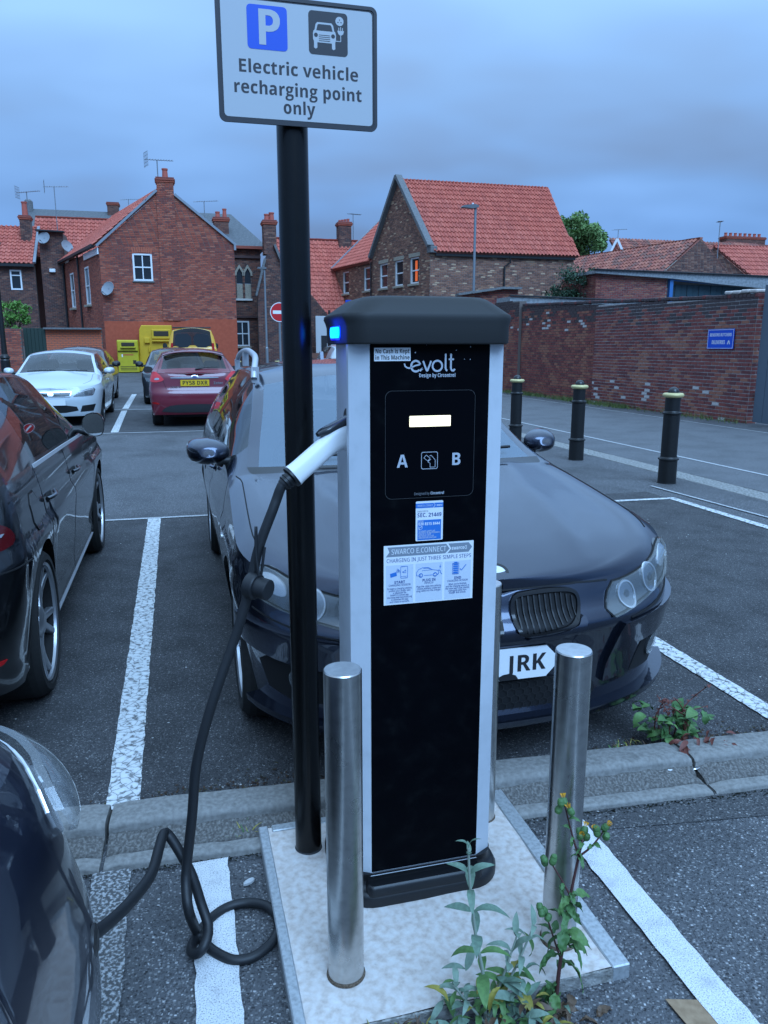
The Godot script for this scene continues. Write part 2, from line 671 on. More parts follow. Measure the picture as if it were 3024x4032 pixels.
	M.black_panel = triplanar(mat(Color.WHITE, 0.45, 0.0, {"metallic_specular": 0.12}), noise_tex(512, 0.015, [[0.0, Color(0.0012, 0.0016, 0.0026)], [0.6, Color(0.0018, 0.0022, 0.0034)], [0.8, Color(0.003, 0.0034, 0.0046)], [1.0, Color(0.006, 0.0064, 0.0075)]], 6, 65), 0.6)
	M.black_gloss_panel = mat(Color(0.0022, 0.0026, 0.004), 0.22, 0.0, {"metallic_specular": 0.13})
	M.grey_cap = triplanar(mat(Color.WHITE, 0.62), noise_tex(512, 0.3, [[0.0, grey(0.007)], [0.5, grey(0.010)], [1.0, grey(0.014)]], 3, 52), 0.2, normal_tex(512, 0.4, 1.0), 0.12)
	M.black_plastic = mat(Color(0.006, 0.0065, 0.008), 0.42)
	M.black_rubber = mat(Color(0.008, 0.009, 0.011), 0.55)
	M.black_pole = triplanar(mat(Color.WHITE, 0.27, 0.0, {"metallic_specular": 0.4}), noise_tex(512, 0.02, [[0.0, grey(0.002)], [1.0, grey(0.004)]], 4, 53), 0.5)
	M.print_grey = mat(Color(0.42, 0.45, 0.50), 0.5)
	M.print_white = mat(Color(0.78, 0.78, 0.78), 0.5)
	M.print_black = mat(Color(0.012, 0.012, 0.014), 0.6)
	M.sign_white = mat(Color(0.44, 0.46, 0.48), 0.45)
	M.sign_black = mat(Color(0.022, 0.022, 0.028), 0.5)
	M.sign_blue = mat(Color(0.0, 0.075, 0.55), 0.45)
	M.sticker_white = mat(Color(0.72, 0.74, 0.76), 0.5)
	M.sticker_blue = mat(Color(0.02, 0.16, 0.52), 0.5)
	M.sticker_navy = mat(Color(0.02, 0.06, 0.22), 0.5)
	M.sticker_grey = mat(Color(0.20, 0.235, 0.28), 0.5)
	M.sticker_pale = mat(Color(0.54, 0.60, 0.68), 0.5)
	var steel := mat(Color(0.60, 0.59, 0.57), 0.30, 1.0)
	steel.roughness_texture = noise_tex(512, 0.008, [[0.0, grey(0.72)], [1.0, grey(1.0)]], 3, 54)
	triplanar(steel, noise_tex(512, 0.03, [[0.0, grey(0.72)], [0.5, grey(0.92)], [1.0, grey(1.0)]], 4, 55), 0.5)
	M.steel = steel
	M.screen_glow = mat(Color(0.7, 0.72, 0.6), 0.4, 0.0, {"emission_enabled": true, "emission": Color(1.0, 0.95, 0.72), "emission_energy_multiplier": 0.62})
	M.screen_ink = mat(Color(0.35, 0.36, 0.28), 0.6, 0.0, {"emission_enabled": true, "emission": Color(0.5, 0.48, 0.36), "emission_energy_multiplier": 0.4})
	M.led_blue = mat(Color(0.02, 0.1, 0.6), 0.3, 0.0, {"emission_enabled": true, "emission": Color(0.0, 0.62, 1.0), "emission_energy_multiplier": 1.6})
	M.led_deep = mat(Color(0.0, 0.02, 0.5), 0.3, 0.0, {"emission_enabled": true, "emission": Color(0.0, 0.02, 1.0), "emission_energy_multiplier": 0.3})
	M.brass = mat(Color(0.62, 0.52, 0.24), 0.42, 0.25)
	M.iron_black = triplanar(mat(Color.WHITE, 0.42), noise_tex(512, 0.03, [[0.0, grey(0.004)], [1.0, grey(0.008)]], 4, 56), 0.6)

# ------------------------------------------------------------------ the ground
func gy(b: float) -> float:
	return clampf((b - 26.0) * 0.036, 0.0, 0.8)

func ground():
	var b := MB.new()
	var bs := [-120.0, 0.0, 6.0, 12.0, 18.0, 26.0, 48.3, 420.0]
	var as_ := [-300.0, -40.0, 0.0, 40.0, 300.0]
	for i in bs.size() - 1:
		for j in as_.size() - 1:
			b.quad(L(as_[j], gy(bs[i]), bs[i]), L(as_[j + 1], gy(bs[i]), bs[i]), L(as_[j + 1], gy(bs[i + 1]), bs[i + 1]), L(as_[j], gy(bs[i + 1]), bs[i + 1]))
	structure("ground", b.done(), M.asphalt)
	# the side road beyond the cast bollards, a little paler
	b = MB.new()
	for s in [[-6.0, 26.0], [26.0, 44.0]]:
		b.quad(L(5.95, gy(s[0]) + 0.004, s[0]), L(10.2, gy(s[0]) + 0.004, s[0]), L(10.2, gy(s[1]) + 0.004, s[1]), L(5.95, gy(s[1]) + 0.004, s[1]))
	structure("road", b.done(), M.road)
	# darker strip of newer asphalt along the kerb
	for e in [[[1.02, 1.95], [2.2, 1.80], [4.7, 1.60], [4.7, 1.90], [1.02, 2.10]]]:
		var pb := MB.new()
		for i in range(1, e.size() - 1): pb.tri(L(e[0][0], 0.003, e[0][1]), L(e[i][0], 0.003, e[i][1]), L(e[i + 1][0], 0.003, e[i + 1][1]))
		structure("asphalt_patch", pb.done(), M.patch)
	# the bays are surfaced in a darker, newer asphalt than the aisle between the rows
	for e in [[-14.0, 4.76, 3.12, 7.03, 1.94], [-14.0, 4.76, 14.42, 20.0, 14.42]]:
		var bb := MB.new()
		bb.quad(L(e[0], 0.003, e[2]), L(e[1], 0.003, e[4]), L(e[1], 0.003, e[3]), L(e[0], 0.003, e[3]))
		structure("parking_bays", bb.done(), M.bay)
	# narrow strip at the foot of the garden wall
	b = MB.new()
	for s in [[-6.0, 26.0], [26.0, 44.0]]:
		b.quad(L(10.2, gy(s[0]) + 0.008, s[0]), L(11.1, gy(s[0]) + 0.02, s[0]), L(11.1, gy(s[1]) + 0.02, s[1]), L(10.2, gy(s[1]) + 0.008, s[1]))
	structure("path", b.done(), M.asphalt)
	# the flush concrete channel between car park and road: stones laid end to end
	var ch := Node3D.new()
	ch.name = "channel"
	add_child(ch)
	ch.set_meta("kind", "structure")
	var stone := bevel_box(Vector3(0.30, 0.06, 0.905), 0.006)
	for i in 28:
		var z := 1.0 + i * 0.915
		var o := part("channel_stone", stone, M.kerb, ch, L(5.78 + 0.004 * sin(i * 2.1), -0.022 + gy(z) + 0.002 * sin(i * 1.7), z), Vector3(0, YAW, 0))
		o.name = "channel_stone" if i == 0 else "channel_stone_%03d" % i

func kerb_and_slab():
	# the concrete kerb between the two rows of bays; stones with a worn, sloping front
	var k := Node3D.new()
	k.name = "kerb"
	add_child(k)
	k.set_meta("kind", "structure")
	k.position = L(0.0, 0.0, 2.375)
	k.rotation_degrees.y = YAW - 3.6
	var courses := [["kerb_stone", M.kerb_top, [[0.0, -0.03], [0.0, 0.050], [0.010, 0.064], [0.105, 0.070], [0.128, 0.066], [0.138, 0.054], [0.140, -0.03]], 0.0015], ["haunching", M.haunch, [[0.136, 0.040], [0.150, 0.036], [0.172, 0.026], [0.196, 0.020], [0.214, 0.014], [0.216, -0.03]], 0.006], ["edging_stone", M.kerb_top, [[0.212, -0.03], [0.212, 0.014], [0.222, 0.020], [0.262, 0.020], [0.272, 0.012], [0.274, -0.03]], 0.002]]
	for i in 14:
		var x0 := -6.27 + i * 1.0
		for e in courses:
			var r := RandomNumberGenerator.new()
			r.seed = 100 + i
			var prof: Array = e[2]
			var rows := []
			var n := 22
			for q in n + 1:
				var x: float = x0 + 0.006 + q * (1.0 - 0.012) / n
				var row := PackedVector3Array()
				var endf := 0.008 if q == 0 or q == n else 0.0
				for p in prof:
					var wob: float = r.randf_range(-1, 1) * e[3] if p[1] > 0 else 0.0
					row.append(Vector3(x, p[1] + wob - (endf if p[1] > 0 else 0.0), p[0] + r.randf_range(-1, 1) * e[3] * 0.6))
				rows.append(row)
			var b := MB.new()
			b.grid(rows, true)
			for end in [0, n]:
				for q in range(1, prof.size() - 1):
					if end == 0: b.tri(rows[end][0], rows[end][q], rows[end][q + 1])
					else: b.tri(rows[end][0], rows[end][q + 1], rows[end][q])
			var o := part(e[0], b.done(), e[1], k)
			o.name = e[0] if i == 0 else "%s_%03d" % [e[0], i]
	# concrete slab with a galvanised angle round its edge
	var s := Node3D.new()
	s.name = "slab"
	add_child(s)
	s.set_meta("kind", "structure")
	s.position = L(0.5825, 0.0, 1.775)
	s.rotation_degrees.y = YAW
	var w := 0.815
	var d := 0.78
	var b := MB.new()
	var rows := []
	for j in 17:
		var row := PackedVector3Array()
		for i in 17:
			var x := (i / 16.0 - 0.5) * (w - 0.012)
			var z := (j / 16.0 - 0.5) * (d - 0.012)
			var y := 0.035 + 0.0018 * sin(x * 11.0 + z * 7.0) + 0.0012 * sin(x * 31.0 - z * 23.0)
			row.append(Vector3(x, y, z))
		rows.append(row)
	b.grid(rows, true)
	part("concrete_top", b.done(), M.concrete, s)
	b = MB.new()
	b.box(Vector3(0, 0.0, d * 0.5 - 0.004), Vector3(w - 0.004, 0.066, 0.006))
	part("front_face", b.done(), M.kerb, s)
	# the frame: raised steel strips
	for e in [[w * 0.5 - 0.024, 0.0, 0.048, d, 0.0], [-w * 0.5 + 0.014, 0.0, 0.028, d, 0.0], [0.0, -d * 0.5 + 0.016, 0.032, w - 0.08, 90.0]]:
		var m := bevel_box(Vector3(e[2], 0.074, e[3]), 0.003)
		part("steel_edging", m, M.galvanised, s, Vector3(e[0], 0.003, e[1]), Vector3(0, e[4], 0))

func stripe(called: String, m: Material, pts: Array, lift := 0.009):
	# a painted stripe with slightly ragged long edges: pts = [a0, b0, a1, b1, width]
	var p0 := Vector2(pts[0], pts[1])
	var p1 := Vector2(pts[2], pts[3])
	var w: float = pts[4]
	var d := (p1 - p0).normalized()
	var s := Vector2(d.y, -d.x)
	var n := int(max(2, p0.distance_to(p1) / 0.035))
	var r := RandomNumberGenerator.new()
	r.seed = int(p0.x * 1000 + p1.y * 77)
	var b := MB.new()
	var lp := Vector2.ZERO
	var rp := Vector2.ZERO
	for i in n + 1:
		var c := p0.lerp(p1, float(i) / n)
		var l := c - s * (w * 0.5 + r.randf_range(-0.003, 0.003))
		var q := c + s * (w * 0.5 + r.randf_range(-0.003, 0.003))
		if i > 0:
			b.quad(L(lp.x, gy(lp.y) + lift, lp.y), L(rp.x, gy(rp.y) + lift, rp.y), L(q.x, gy(q.y) + lift, q.y), L(l.x, gy(l.y) + lift, l.y))
		lp = l
		rp = q
	structure(called, b.done(), m)

func markings():
	stripe("bay_line", M.old_paint, [-0.245, 2.43, -0.245, 7.02, 0.108])
	stripe("bay_line", M.old_paint, [2.325, 2.36, 2.325, 6.65, 0.10])
	stripe("bay_line", M.old_paint, [-2.75, 2.55, -2.75, 7.02, 0.10])
	stripe("bay_line", M.old_paint, [4.785, -1.0, 4.785, 6.60, 0.09])
	stripe("bay_line", M.thin_paint, [-6.0, 7.10, 2.2, 6.98, 0.055])
	stripe("bay_line", M.old_paint, [2.2, 6.70, 4.83, 6.62, 0.07])
	stripe("bay_line", M.thin_paint, [-9.0, 14.46, 6.0, 14.40, 0.075])
	stripe("bay_line", M.old_paint, [-1.10, 14.55, -1.22, 19.6, 0.13])
	stripe("bay_line", M.old_paint, [-1.23, 20.2, -1.30, 26.3, 0.15])
	stripe("bay_line", M.thin_paint, [-6.0, 19.9, 2.0, 19.9, 0.09])
	stripe("bay_line", M.old_paint, [1.55, 14.55, 1.45, 26.0, 0.13])
	stripe("bay_line", M.fresh_paint, [0.022, -0.6, 0.022, 2.085, 0.105])
	stripe("bay_line", M.fresh_paint, [1.148, -0.6, 1.148, 2.075, 0.094])
	stripe("bay_line", M.worn_paint, [-0.255, -0.6, -0.255, 2.11, 0.108])
	stripe("road_line", M.thin_paint, [6.76, -2.0, 6.72, 30.0, 0.06], 0.009)
	stripe("road_line", M.thin_paint, [5.28, 1.0, 5.0, 7.3, 0.035])
	stripe("road_line", M.thin_paint, [10.15, 4.0, 10.15, 24.0, 0.05], 0.009)

# ------------------------------------------------------------------ the charging post
func loft(rings: Array, cap_top := true, cap_bottom := true) -> ArrayMesh:
	# rings: closed PackedVector3Array, all alike, counter-clockwise seen from above
	var b := MB.new()
	loft_into(b, rings, cap_top, cap_bottom)
	return b.done()

func loft_into(b: MB, rings: Array, cap_top := true, cap_bottom := true):
	var rows := []
	for r in rings:
		var row := PackedVector3Array(r)
		row.append(r[0])
		rows.append(row)
	b.grid(rows, false, true)
	for e in [[cap_bottom, rows[0], -1], [cap_top, rows[rows.size() - 1], 1]]:
		if not e[0]: continue
		var c := Vector3.ZERO
		for i in e[1].size() - 1: c += e[1][i]
		c /= e[1].size() - 1
		for i in e[1].size() - 1:
			if e[2] > 0: b.tri(c, e[1][i], e[1][i + 1])
			else: b.tri(c, e[1][i + 1], e[1][i])

func rr_ring(y: float, hx: float, zf: float, zb: float, r: float, seg := 6) -> PackedVector3Array:
	# rounded rectangle in plan at height y; zf towards the viewer (+z), counter-clockwise from above
	var out := PackedVector3Array()
	for c in [[1, zf, -1, 0.0], [1, zb, 1, 90.0], [-1, zb, 1, 180.0], [-1, zf, -1, 270.0]]:
		for i in seg + 1:
			var t := deg_to_rad(c[3] + 90.0 * i / seg)
			# start at +z side of the right edge and run round
			var ox: float = c[0] * (hx - r)
			var oz: float = c[1] + c[2] * r
			out.append(Vector3(ox + r * sin(t + PI * 0.0), y, oz + r * cos(t)))
	return out

func charging_post():
	var t := thing("charging_post", "white and black electric vehicle charging post standing on the concrete slab", "charging post", L(0.587, 0.035, 1.86))
	# shell: vertical extrusion, front strips chamfered, sides recessed behind them
	var prof := [[0.150, 0.098], [0.195, 0.074], [0.195, 0.050], [0.171, 0.046], [0.171, -0.185], [0.13, -0.20], [-0.13, -0.20], [-0.171, -0.185], [-0.171, 0.046], [-0.195, 0.050], [-0.195, 0.074], [-0.150, 0.098]]
	var b := MB.new()
	for i in prof.size():
		var p: Array = prof[i]
		var q: Array = prof[(i + 1) % prof.size()]
		b.quad(Vector3(p[0], 0.075, p[1]), Vector3(q[0], 0.075, q[1]), Vector3(q[0], 1.474, q[1]), Vector3(p[0], 1.474, p[1]))
	var shell := part("shell", b.done(), M.white_shell, t)
	# fix winding whichever way round the profile runs
	shell.mesh = outward(shell.mesh, Vector3(0, 0.7, -0.05))
	var panel := part("front_panel", bevel_box(Vector3(0.298, 1.384, 0.012), 0.002), M.black_panel, t, Vector3(0, 0.780, 0.095))
	part("joint_strip", box_mesh(Vector3(0.298, 0.002, 0.003)), mat(Color(0.10, 0.10, 0.11), 0.6), t, Vector3(0, 0.0855, 0.1005))
	# foot
	var rings := []
	for e in [[0.0, 0.232, 0.128, -0.235, 0.10], [0.022, 0.232, 0.128, -0.235, 0.10], [0.034, 0.226, 0.120, -0.23, 0.095], [0.036, 0.222, 0.112, -0.226, 0.09], [0.040, 0.215, 0.092, -0.22, 0.07], [0.060, 0.207, 0.088, -0.212, 0.06], [0.086, 0.203, 0.103, -0.208, 0.05]]:
		rings.append(rr_ring(e[0], e[1], e[2], e[3], e[4], 8))
	part("foot", loft(rings), M.black_plastic, t)
	var toe := []
	for e in [[0.030, 0.165, 0.126, 0.08, 0.02], [0.050, 0.165, 0.124, 0.08, 0.02], [0.056, 0.158, 0.116, 0.08, 0.016]]:
		toe.append(rr_ring(e[0], e[1], e[2], e[3], e[4], 5))
	part("foot_ledge", loft(toe), M.black_plastic, t)
	# head
	rings = []
	for e in [[1.472, 0.1972, 0.124, -0.196, 0.045], [1.476, 0.2001, 0.128, -0.200, 0.048], [1.512, 0.2006, 0.129, -0.202, 0.05], [1.524, 0.2044, 0.130, -0.205, 0.055], [1.532, 0.2088, 0.130, -0.208, 0.06], [1.540, 0.2083, 0.129, -0.207, 0.062], [1.5435, 0.2039, 0.126, -0.204, 0.064], [1.556, 0.1866, 0.118, -0.192, 0.064], [1.570, 0.1674, 0.107, -0.178, 0.062], [1.577, 0.1568, 0.098, -0.168, 0.06], [1.581, 0.1462, 0.085, -0.155, 0.055], [1.5835, 0.1299, 0.06, -0.13, 0.05], [1.585, 0.0770, 0.02, -0.08, 0.02]]:
		rings.append(rr_ring(e[0], e[1], e[2], e[3], e[4], 8))
	part("head", loft(rings), M.grey_cap, t)
	for s in [-1, 1]:
		var led := part("status_light", plate(round_rect(0.105, 0.026, 0.011), 0.003), M.led_blue, t, Vector3(s * 0.2005, 1.500, -0.045), Vector3(0, s * 90, 0))
		if s == 1: led.material_override = mat(Color(0.02, 0.03, 0.05), 0.3)
		part("status_light_surround", plate(round_rect(0.13, 0.038, 0.016), 0.002), M.led_deep if s < 0 else M.black_plastic, t, Vector3(s * 0.1995, 1.501, -0.045), Vector3(0, s * 90, 0))
	var glow := OmniLight3D.new()
	glow.name = "status_glow"
	glow.light_color = Color(0.03, 0.22, 1.0)
	glow.light_energy = 0.0025
	glow.light_size = 0.03
	glow.omni_range = 4.0
	glow.shadow_enabled = true
	t.add_child(glow)
	glow.position = Vector3(-0.224, 1.500, -0.06)
	# ---- print on the panel; z of the panel's face
	var zf := 0.1012
	var put := func(called: String, mesh: Mesh, m: Material, x: float, y: float, dz := 0.0) -> MeshInstance3D:
		return part(called, mesh, m, t, Vector3(x, y, zf + dz))
	# inner glossy field
	put.call("display_window", plate(round_rect(0.2246, 0.258, 0.016), 0.0008), M.black_gloss_panel, 0.0, 1.235)
	var rim := MB.new()
	stroke_into(rim, Array(round_rect(0.2255, 0.2589, 0.016)), 0.0007, 0.0, 0.0011, true)
	put.call("display_window_edge", rim.done(), mat(Color(0.045, 0.047, 0.05), 0.5), 0.0, 1.235)
	var scr = put.call("screen", plate(round_rect(0.1035, 0.0258, 0.0016), 0.0012), M.screen_glow, -0.0015, 1.292, 0.0008)
	var sc := part("screen_text", text_mesh("Show card", 0.0135, false, "Droid Sans Mono", 0.0003), M.screen_ink, scr, Vector3(-0.0205, 0.0062, 0.00135))
	sc.scale.x = 0.92
	put.call("socket_letter", text_mesh("A", 0.042, true), M.print_grey, -0.0703, 1.1965, 0.001)
	put.call("socket_letter", text_mesh("B", 0.042, true), M.print_grey, 0.0662, 1.1975, 0.001)
	# card reader mark
	var ic := MB.new()
	stroke_into(ic, Array(round_rect(0.0408, 0.0408, 0.004)), 0.0013, 0.0, 0.0006, true)
	stroke_into(ic, [Vector2(-0.0145, 0.0065), Vector2(-0.0085, 0.0135), Vector2(0.0015, 0.0055), Vector2(-0.004, -0.0015)], 0.0011, 0.0, 0.0006, true)
	stroke_into(ic, [Vector2(0.0, 0.0105), Vector2(0.004, 0.0125), Vector2(0.0145, 0.001), Vector2(0.0145, -0.0165), Vector2(0.0015, -0.0165), Vector2(0.0015, -0.007), Vector2(-0.004, -0.0035), Vector2(-0.0015, 0.0), Vector2(0.0035, 0.0025)], 0.0011, 0.0, 0.0006)
	put.call("card_mark", ic.done(), M.print_grey, -0.002, 1.1968, 0.001)
	fit(put.call("maker_line", text_mesh("Designed by", 0.0088, false), mat(Color(0.16, 0.17, 0.19), 0.5), -0.0206, 1.1158, 0.001), 0.0390)
	fit(put.call("maker_line", text_mesh("Circontrol", 0.0092, true), M.print_grey, 0.0192, 1.1158, 0.001), 0.0345)
	# the name mark: an e whose tail is a plug lead, then v o l t
	var lg := MB.new()
	var wl := 0.0042
	var e_pts := []
	for i in 25:
		var a := deg_to_rad(18.0 + 300.0 * i / 24.0)
		e_pts.append(Vector2(-0.0385 + 0.0115 * cos(a), 1.4215 + 0.0125 * sin(a)))
	var tail := [Vector2(-0.0665, 1.4275), Vector2(-0.0645, 1.4215), Vector2(-0.0600, 1.4180), Vector2(-0.0540, 1.4170), Vector2(-0.0480, 1.4190), Vector2(-0.0400, 1.4225), Vector2(-0.0275, 1.4255)]
	stroke_into(lg, tail, 0.0034, 0.0, 0.0006)
	stroke_into(lg, e_pts, wl, 0.0, 0.0006)
	stroke_into(lg, [Vector2(-0.0205, 1.4335), Vector2(-0.0115, 1.4110), Vector2(-0.0095, 1.4110), Vector2(-0.0005, 1.4335)], wl, 0.0, 0.0006)
	var o_pts := []
	for i in 24: o_pts.append(Vector2(0.0150 + 0.0120 * cos(TAU * i / 24.0), 1.4218 + 0.0122 * sin(TAU * i / 24.0)))
	stroke_into(lg, o_pts, wl, 0.0, 0.0006, true)
	stroke_into(lg, [Vector2(0.0355, 1.4500), Vector2(0.0355, 1.4175), Vector2(0.0372, 1.4120), Vector2(0.0400, 1.4105)], wl, 0.0, 0.0006)
	stroke_into(lg, [Vector2(0.0490, 1.4500), Vector2(0.0490, 1.4165), Vector2(0.0515, 1.4110), Vector2(0.0560, 1.4105), Vector2(0.0590, 1.4145)], wl, 0.0, 0.0006)
	stroke_into(lg, [Vector2(0.0435, 1.4370), Vector2(0.0565, 1.4370)], 0.0038, 0.0, 0.0006)
	lg.prism(PackedVector2Array([Vector2(-0.0300, 1.4120), Vector2(-0.0255, 1.4160), Vector2(-0.0232, 1.4135), Vector2(-0.0262, 1.4085)]), 0.0, 0.0007)
	stroke_into(lg, [Vector2(-0.0250, 1.4150), Vector2(-0.0222, 1.4178)], 0.0011, 0.0, 0.0007)
	stroke_into(lg, [Vector2(-0.0236, 1.4125), Vector2(-0.0206, 1.4152)], 0.0011, 0.0, 0.0007)
	put.call("name_mark", lg.done(), M.print_grey, 0.0, 0.0)
	fit(words("Design by Circontrol", 0.0120, M.print_grey, t, Vector3(0.0153, 1.4000, zf), true), 0.0904)
	# stickers
	var s1 := part("cash_sticker", plate(round_rect(0.0880, 0.0304, 0.001), 0.0005), M.sticker_white, t, Vector3(-0.0954, 1.4488, zf), Vector3(0, 0, 0.3))
	fit(words("No Cash is Kept", 0.0136, M.print_black, s1, Vector3(0, 0.0072, 0.0005), true, Vector3.ZERO, 0.86), 0.0815)
	fit(words("in This Machine", 0.0136, M.print_black, s1, Vector3(0, -0.0073, 0.0005), true, Vector3.ZERO, 0.86), 0.0825)
	var s2 := part("number_sticker", plate(round_rect(0.0705, 0.0998, 0.003), 0.0005), M.sticker_white, t, Vector3(0.0, 1.0466, zf))
	part("sticker_band", plate(round_rect(0.0705, 0.0118, 0.0002), 0.0003), M.sticker_blue, s2, Vector3(0, 0.0388, 0.0005))
	fit(words("SWARCO E.CONNECT", 0.0047, M.sticker_pale, s2, Vector3(-0.0115, 0.0388, 0.0009), false), 0.0400)
	fit(words("swarco", 0.0044, M.sticker_white, s2, Vector3(0.0255, 0.0388, 0.0009), true), 0.0145)
	part("sticker_chevron", stroke([Vector2(0.0105, 0.0447), Vector2(0.0145, 0.0390), Vector2(0.0095, 0.0329)], 0.0009), M.sticker_white, s2, Vector3(0, 0, 0.0007))
	fit(words("CHARGE POINT NO.", 0.0036, M.sticker_grey, s2, Vector3(-0.0170, 0.0245, 0.0005), false), 0.0290)
	fit(words("SEC. 21449", 0.0136, M.sticker_navy, s2, Vector3(0, 0.0150, 0.0005), true, Vector3.ZERO, 0.93), 0.0620)
	part("sticker_field", plate(round_rect(0.0612, 0.0505, 0.0002), 0.0003), M.sticker_blue, s2, Vector3(0, -0.0225, 0.0005))
	fit(words("HELPLINE", 0.0033, M.sticker_pale, s2, Vector3(-0.0230, -0.0005, 0.0009), false), 0.0150)
	fit(words("020 8515 8444", 0.0098, M.sticker_white, s2, Vector3(-0.0005, -0.0072, 0.0009), true, Vector3.ZERO, 0.92), 0.0560)
	part("bird_mark", stroke([Vector2(-0.0275, -0.0135), Vector2(-0.0235, -0.0160), Vector2(-0.0205, -0.0130), Vector2(-0.0180, -0.0140), Vector2(-0.0190, -0.0190), Vector2(-0.0230, -0.0215), Vector2(-0.0275, -0.0210), Vector2(-0.0255, -0.0190), Vector2(-0.0280, -0.0165)], 0.0007, 0.0004, true), M.sticker_white, s2, Vector3(0, 0, 0.0007))
	var lines2 := ["For network updates and", "information on new installations", "follow us on Twitter", "@eConnect_UK or visit", "www.swarcoeconnect.com"]
	for i in lines2.size():
		var wd = fit(words(lines2[i], 0.0040, M.sticker_pale, s2, Vector3(0, -0.0252 - i * 0.0042, 0.0009), false), [0.042, 0.055, 0.033, 0.040, 0.046][i])
		wd.position.x = -0.0278 + text_width(wd) * 0.5
	var s3 := part("steps_sticker", plate(round_rect(0.2345, 0.1523, 0.0006), 0.0005), M.sticker_white, t, Vector3(0.0008, 0.9133, zf))
	var bar := PackedVector2Array([Vector2(-0.108, 0.0720), Vector2(0.044, 0.0720), Vector2(0.0535, 0.0590), Vector2(0.042, 0.0475), Vector2(-0.112, 0.0475), Vector2(-0.103, 0.0597)])
	part("header_bar", plate(bar, 0.0003), M.sticker_grey, s3, Vector3(0, 0, 0.0005))
	var bar2 := PackedVector2Array([Vector2(0.0500, 0.0720), Vector2(0.104, 0.0720), Vector2(0.1135, 0.0600), Vector2(0.104, 0.0475), Vector2(0.0480, 0.0475), Vector2(0.0580, 0.0590)])
	part("header_bar", plate(bar2, 0.0003), M.sticker_grey, s3, Vector3(0, 0, 0.0005))
	fit(words("SWARCO E.CONNECT", 0.0180, M.sticker_white, s3, Vector3(-0.0270, 0.0597, 0.0009), false, Vector3.ZERO, 0.93), 0.1420)
	fit(words("swarco", 0.0125, M.sticker_white, s3, Vector3(0.0755, 0.0597, 0.0009), true), 0.0330)
	part("maker_mark", stroke([Vector2(0.0955, 0.0640), Vector2(0.0985, 0.0640), Vector2(0.0985, 0.0555), Vector2(0.0955, 0.0555), Vector2(0.0935, 0.0597)], 0.0011, 0.0004, true), M.sticker_white, s3, Vector3(0, 0, 0.0007))
	fit(words("CHARGING IN JUST THREE SIMPLE STEPS", 0.0136, M.sticker_navy, s3, Vector3(0.0005, 0.0375, 0.0005), false, Vector3.ZERO, 0.87), 0.2210)
	var heads := [["START", "CHARGING SESSION", ["To begin a charging session,", "present your access card", "or download the", "SWARCO E.Connect app.", "Visit www.swarcoeconnect.org", "or download the app", "and create an account."]], ["PLUG IN", "VEHICLE", ["Plug the cable into vehicle,", "choose available socket and", "plug cable into the charger."]], ["END", "CHARGING SESSION", ["When you're finished,", "end the charging session in", "the same way it was started,", "unplugging cable from", "charger and vehicle."]]]
	for i in 3:
		var cx := -0.0765 + i * 0.0765
		part("step_field", plate(round_rect(0.0705, 0.0990, 0.0004), 0.0002), M.sticker_pale, s3, Vector3(cx, -0.0235, 0.0005))
		fit(words(heads[i][0], 0.0098, M.sticker_navy, s3, Vector3(cx, -0.0185, 0.0008), true), [0.0275, 0.034, 0.018][i])
		fit(words(heads[i][1], 0.0068, M.sticker_navy, s3, Vector3(cx, -0.0258, 0.0008), false), [0.056, 0.024, 0.054][i])
		for j in heads[i][2].size():
			fit(words(heads[i][2][j], 0.0053, M.sticker_navy, s3, Vector3(cx, -0.0345 - j * 0.0057, 0.0008), false), 0.0023 * heads[i][2][j].length())
	var pic := MB.new()
	# step 1: card and telephone
	pic.prism(PackedVector2Array([Vector2(-0.1015, 0.0045), Vector2(-0.0850, 0.0085), Vector2(-0.0838, -0.0015), Vector2(-0.1000, -0.0055)]), 0.0, 0.0004)
	for k in 3:
		var arc := []
		for q in 7: arc.append(Vector2(-0.0860, 0.0060) + Vector2(0.004 + k * 0.0032, 0).rotated(deg_to_rad(0 + q * 13)))
		stroke_into(pic, arc, 0.0010, 0.0, 0.0004)
	var tel := []
	for q in round_rect(0.0178, 0.0300, 0.002): tel.append(q + Vector2(-0.0650, 0.0065))
	stroke_into(pic, tel, 0.0010, 0.0, 0.0004, true)
	stroke_into(pic, [Vector2(-0.0738, -0.0040), Vector2(-0.0562, -0.0040)], 0.0008, 0.0, 0.0004)
	stroke_into(pic, [Vector2(-0.0690, 0.0080), Vector2(-0.0655, 0.0080), Vector2(-0.0625, 0.0120), Vector2(-0.0610, 0.0120), Vector2(-0.0610, 0.0045), Vector2(-0.0625, 0.0045), Vector2(-0.0655, 0.0060), Vector2(-0.0690, 0.0060)], 0.0009, 0.0, 0.0004, true)
	# step 2: car
	stroke_into(pic, [Vector2(-0.0215, -0.0060), Vector2(-0.0330, -0.0055), Vector2(-0.0325, 0.0030), Vector2(-0.0280, 0.0100), Vector2(-0.0170, 0.0145), Vector2(-0.0020, 0.0140), Vector2(0.0090, 0.0075), Vector2(0.0230, 0.0050), Vector2(0.0260, -0.0010), Vector2(0.0235, -0.0060), Vector2(0.0205, -0.0060)], 0.0011, 0.0, 0.0004)
	stroke_into(pic, [Vector2(-0.0130, -0.0060), Vector2(0.0110, -0.0060)], 0.0011, 0.0, 0.0004)
	stroke_into(pic, [Vector2(-0.0180, 0.0070), Vector2(0.0080, 0.0075), Vector2(-0.0020, 0.0122), Vector2(-0.0150, 0.0122)], 0.0009, 0.0, 0.0004)
	for wx in [-0.0215, 0.0160]:
		var wc := []
		for q in 16: wc.append(Vector2(wx, -0.0055) + Vector2(0.0048, 0).rotated(TAU * q / 16))
		stroke_into(pic, wc, 0.0016, 0.0, 0.0004, true)
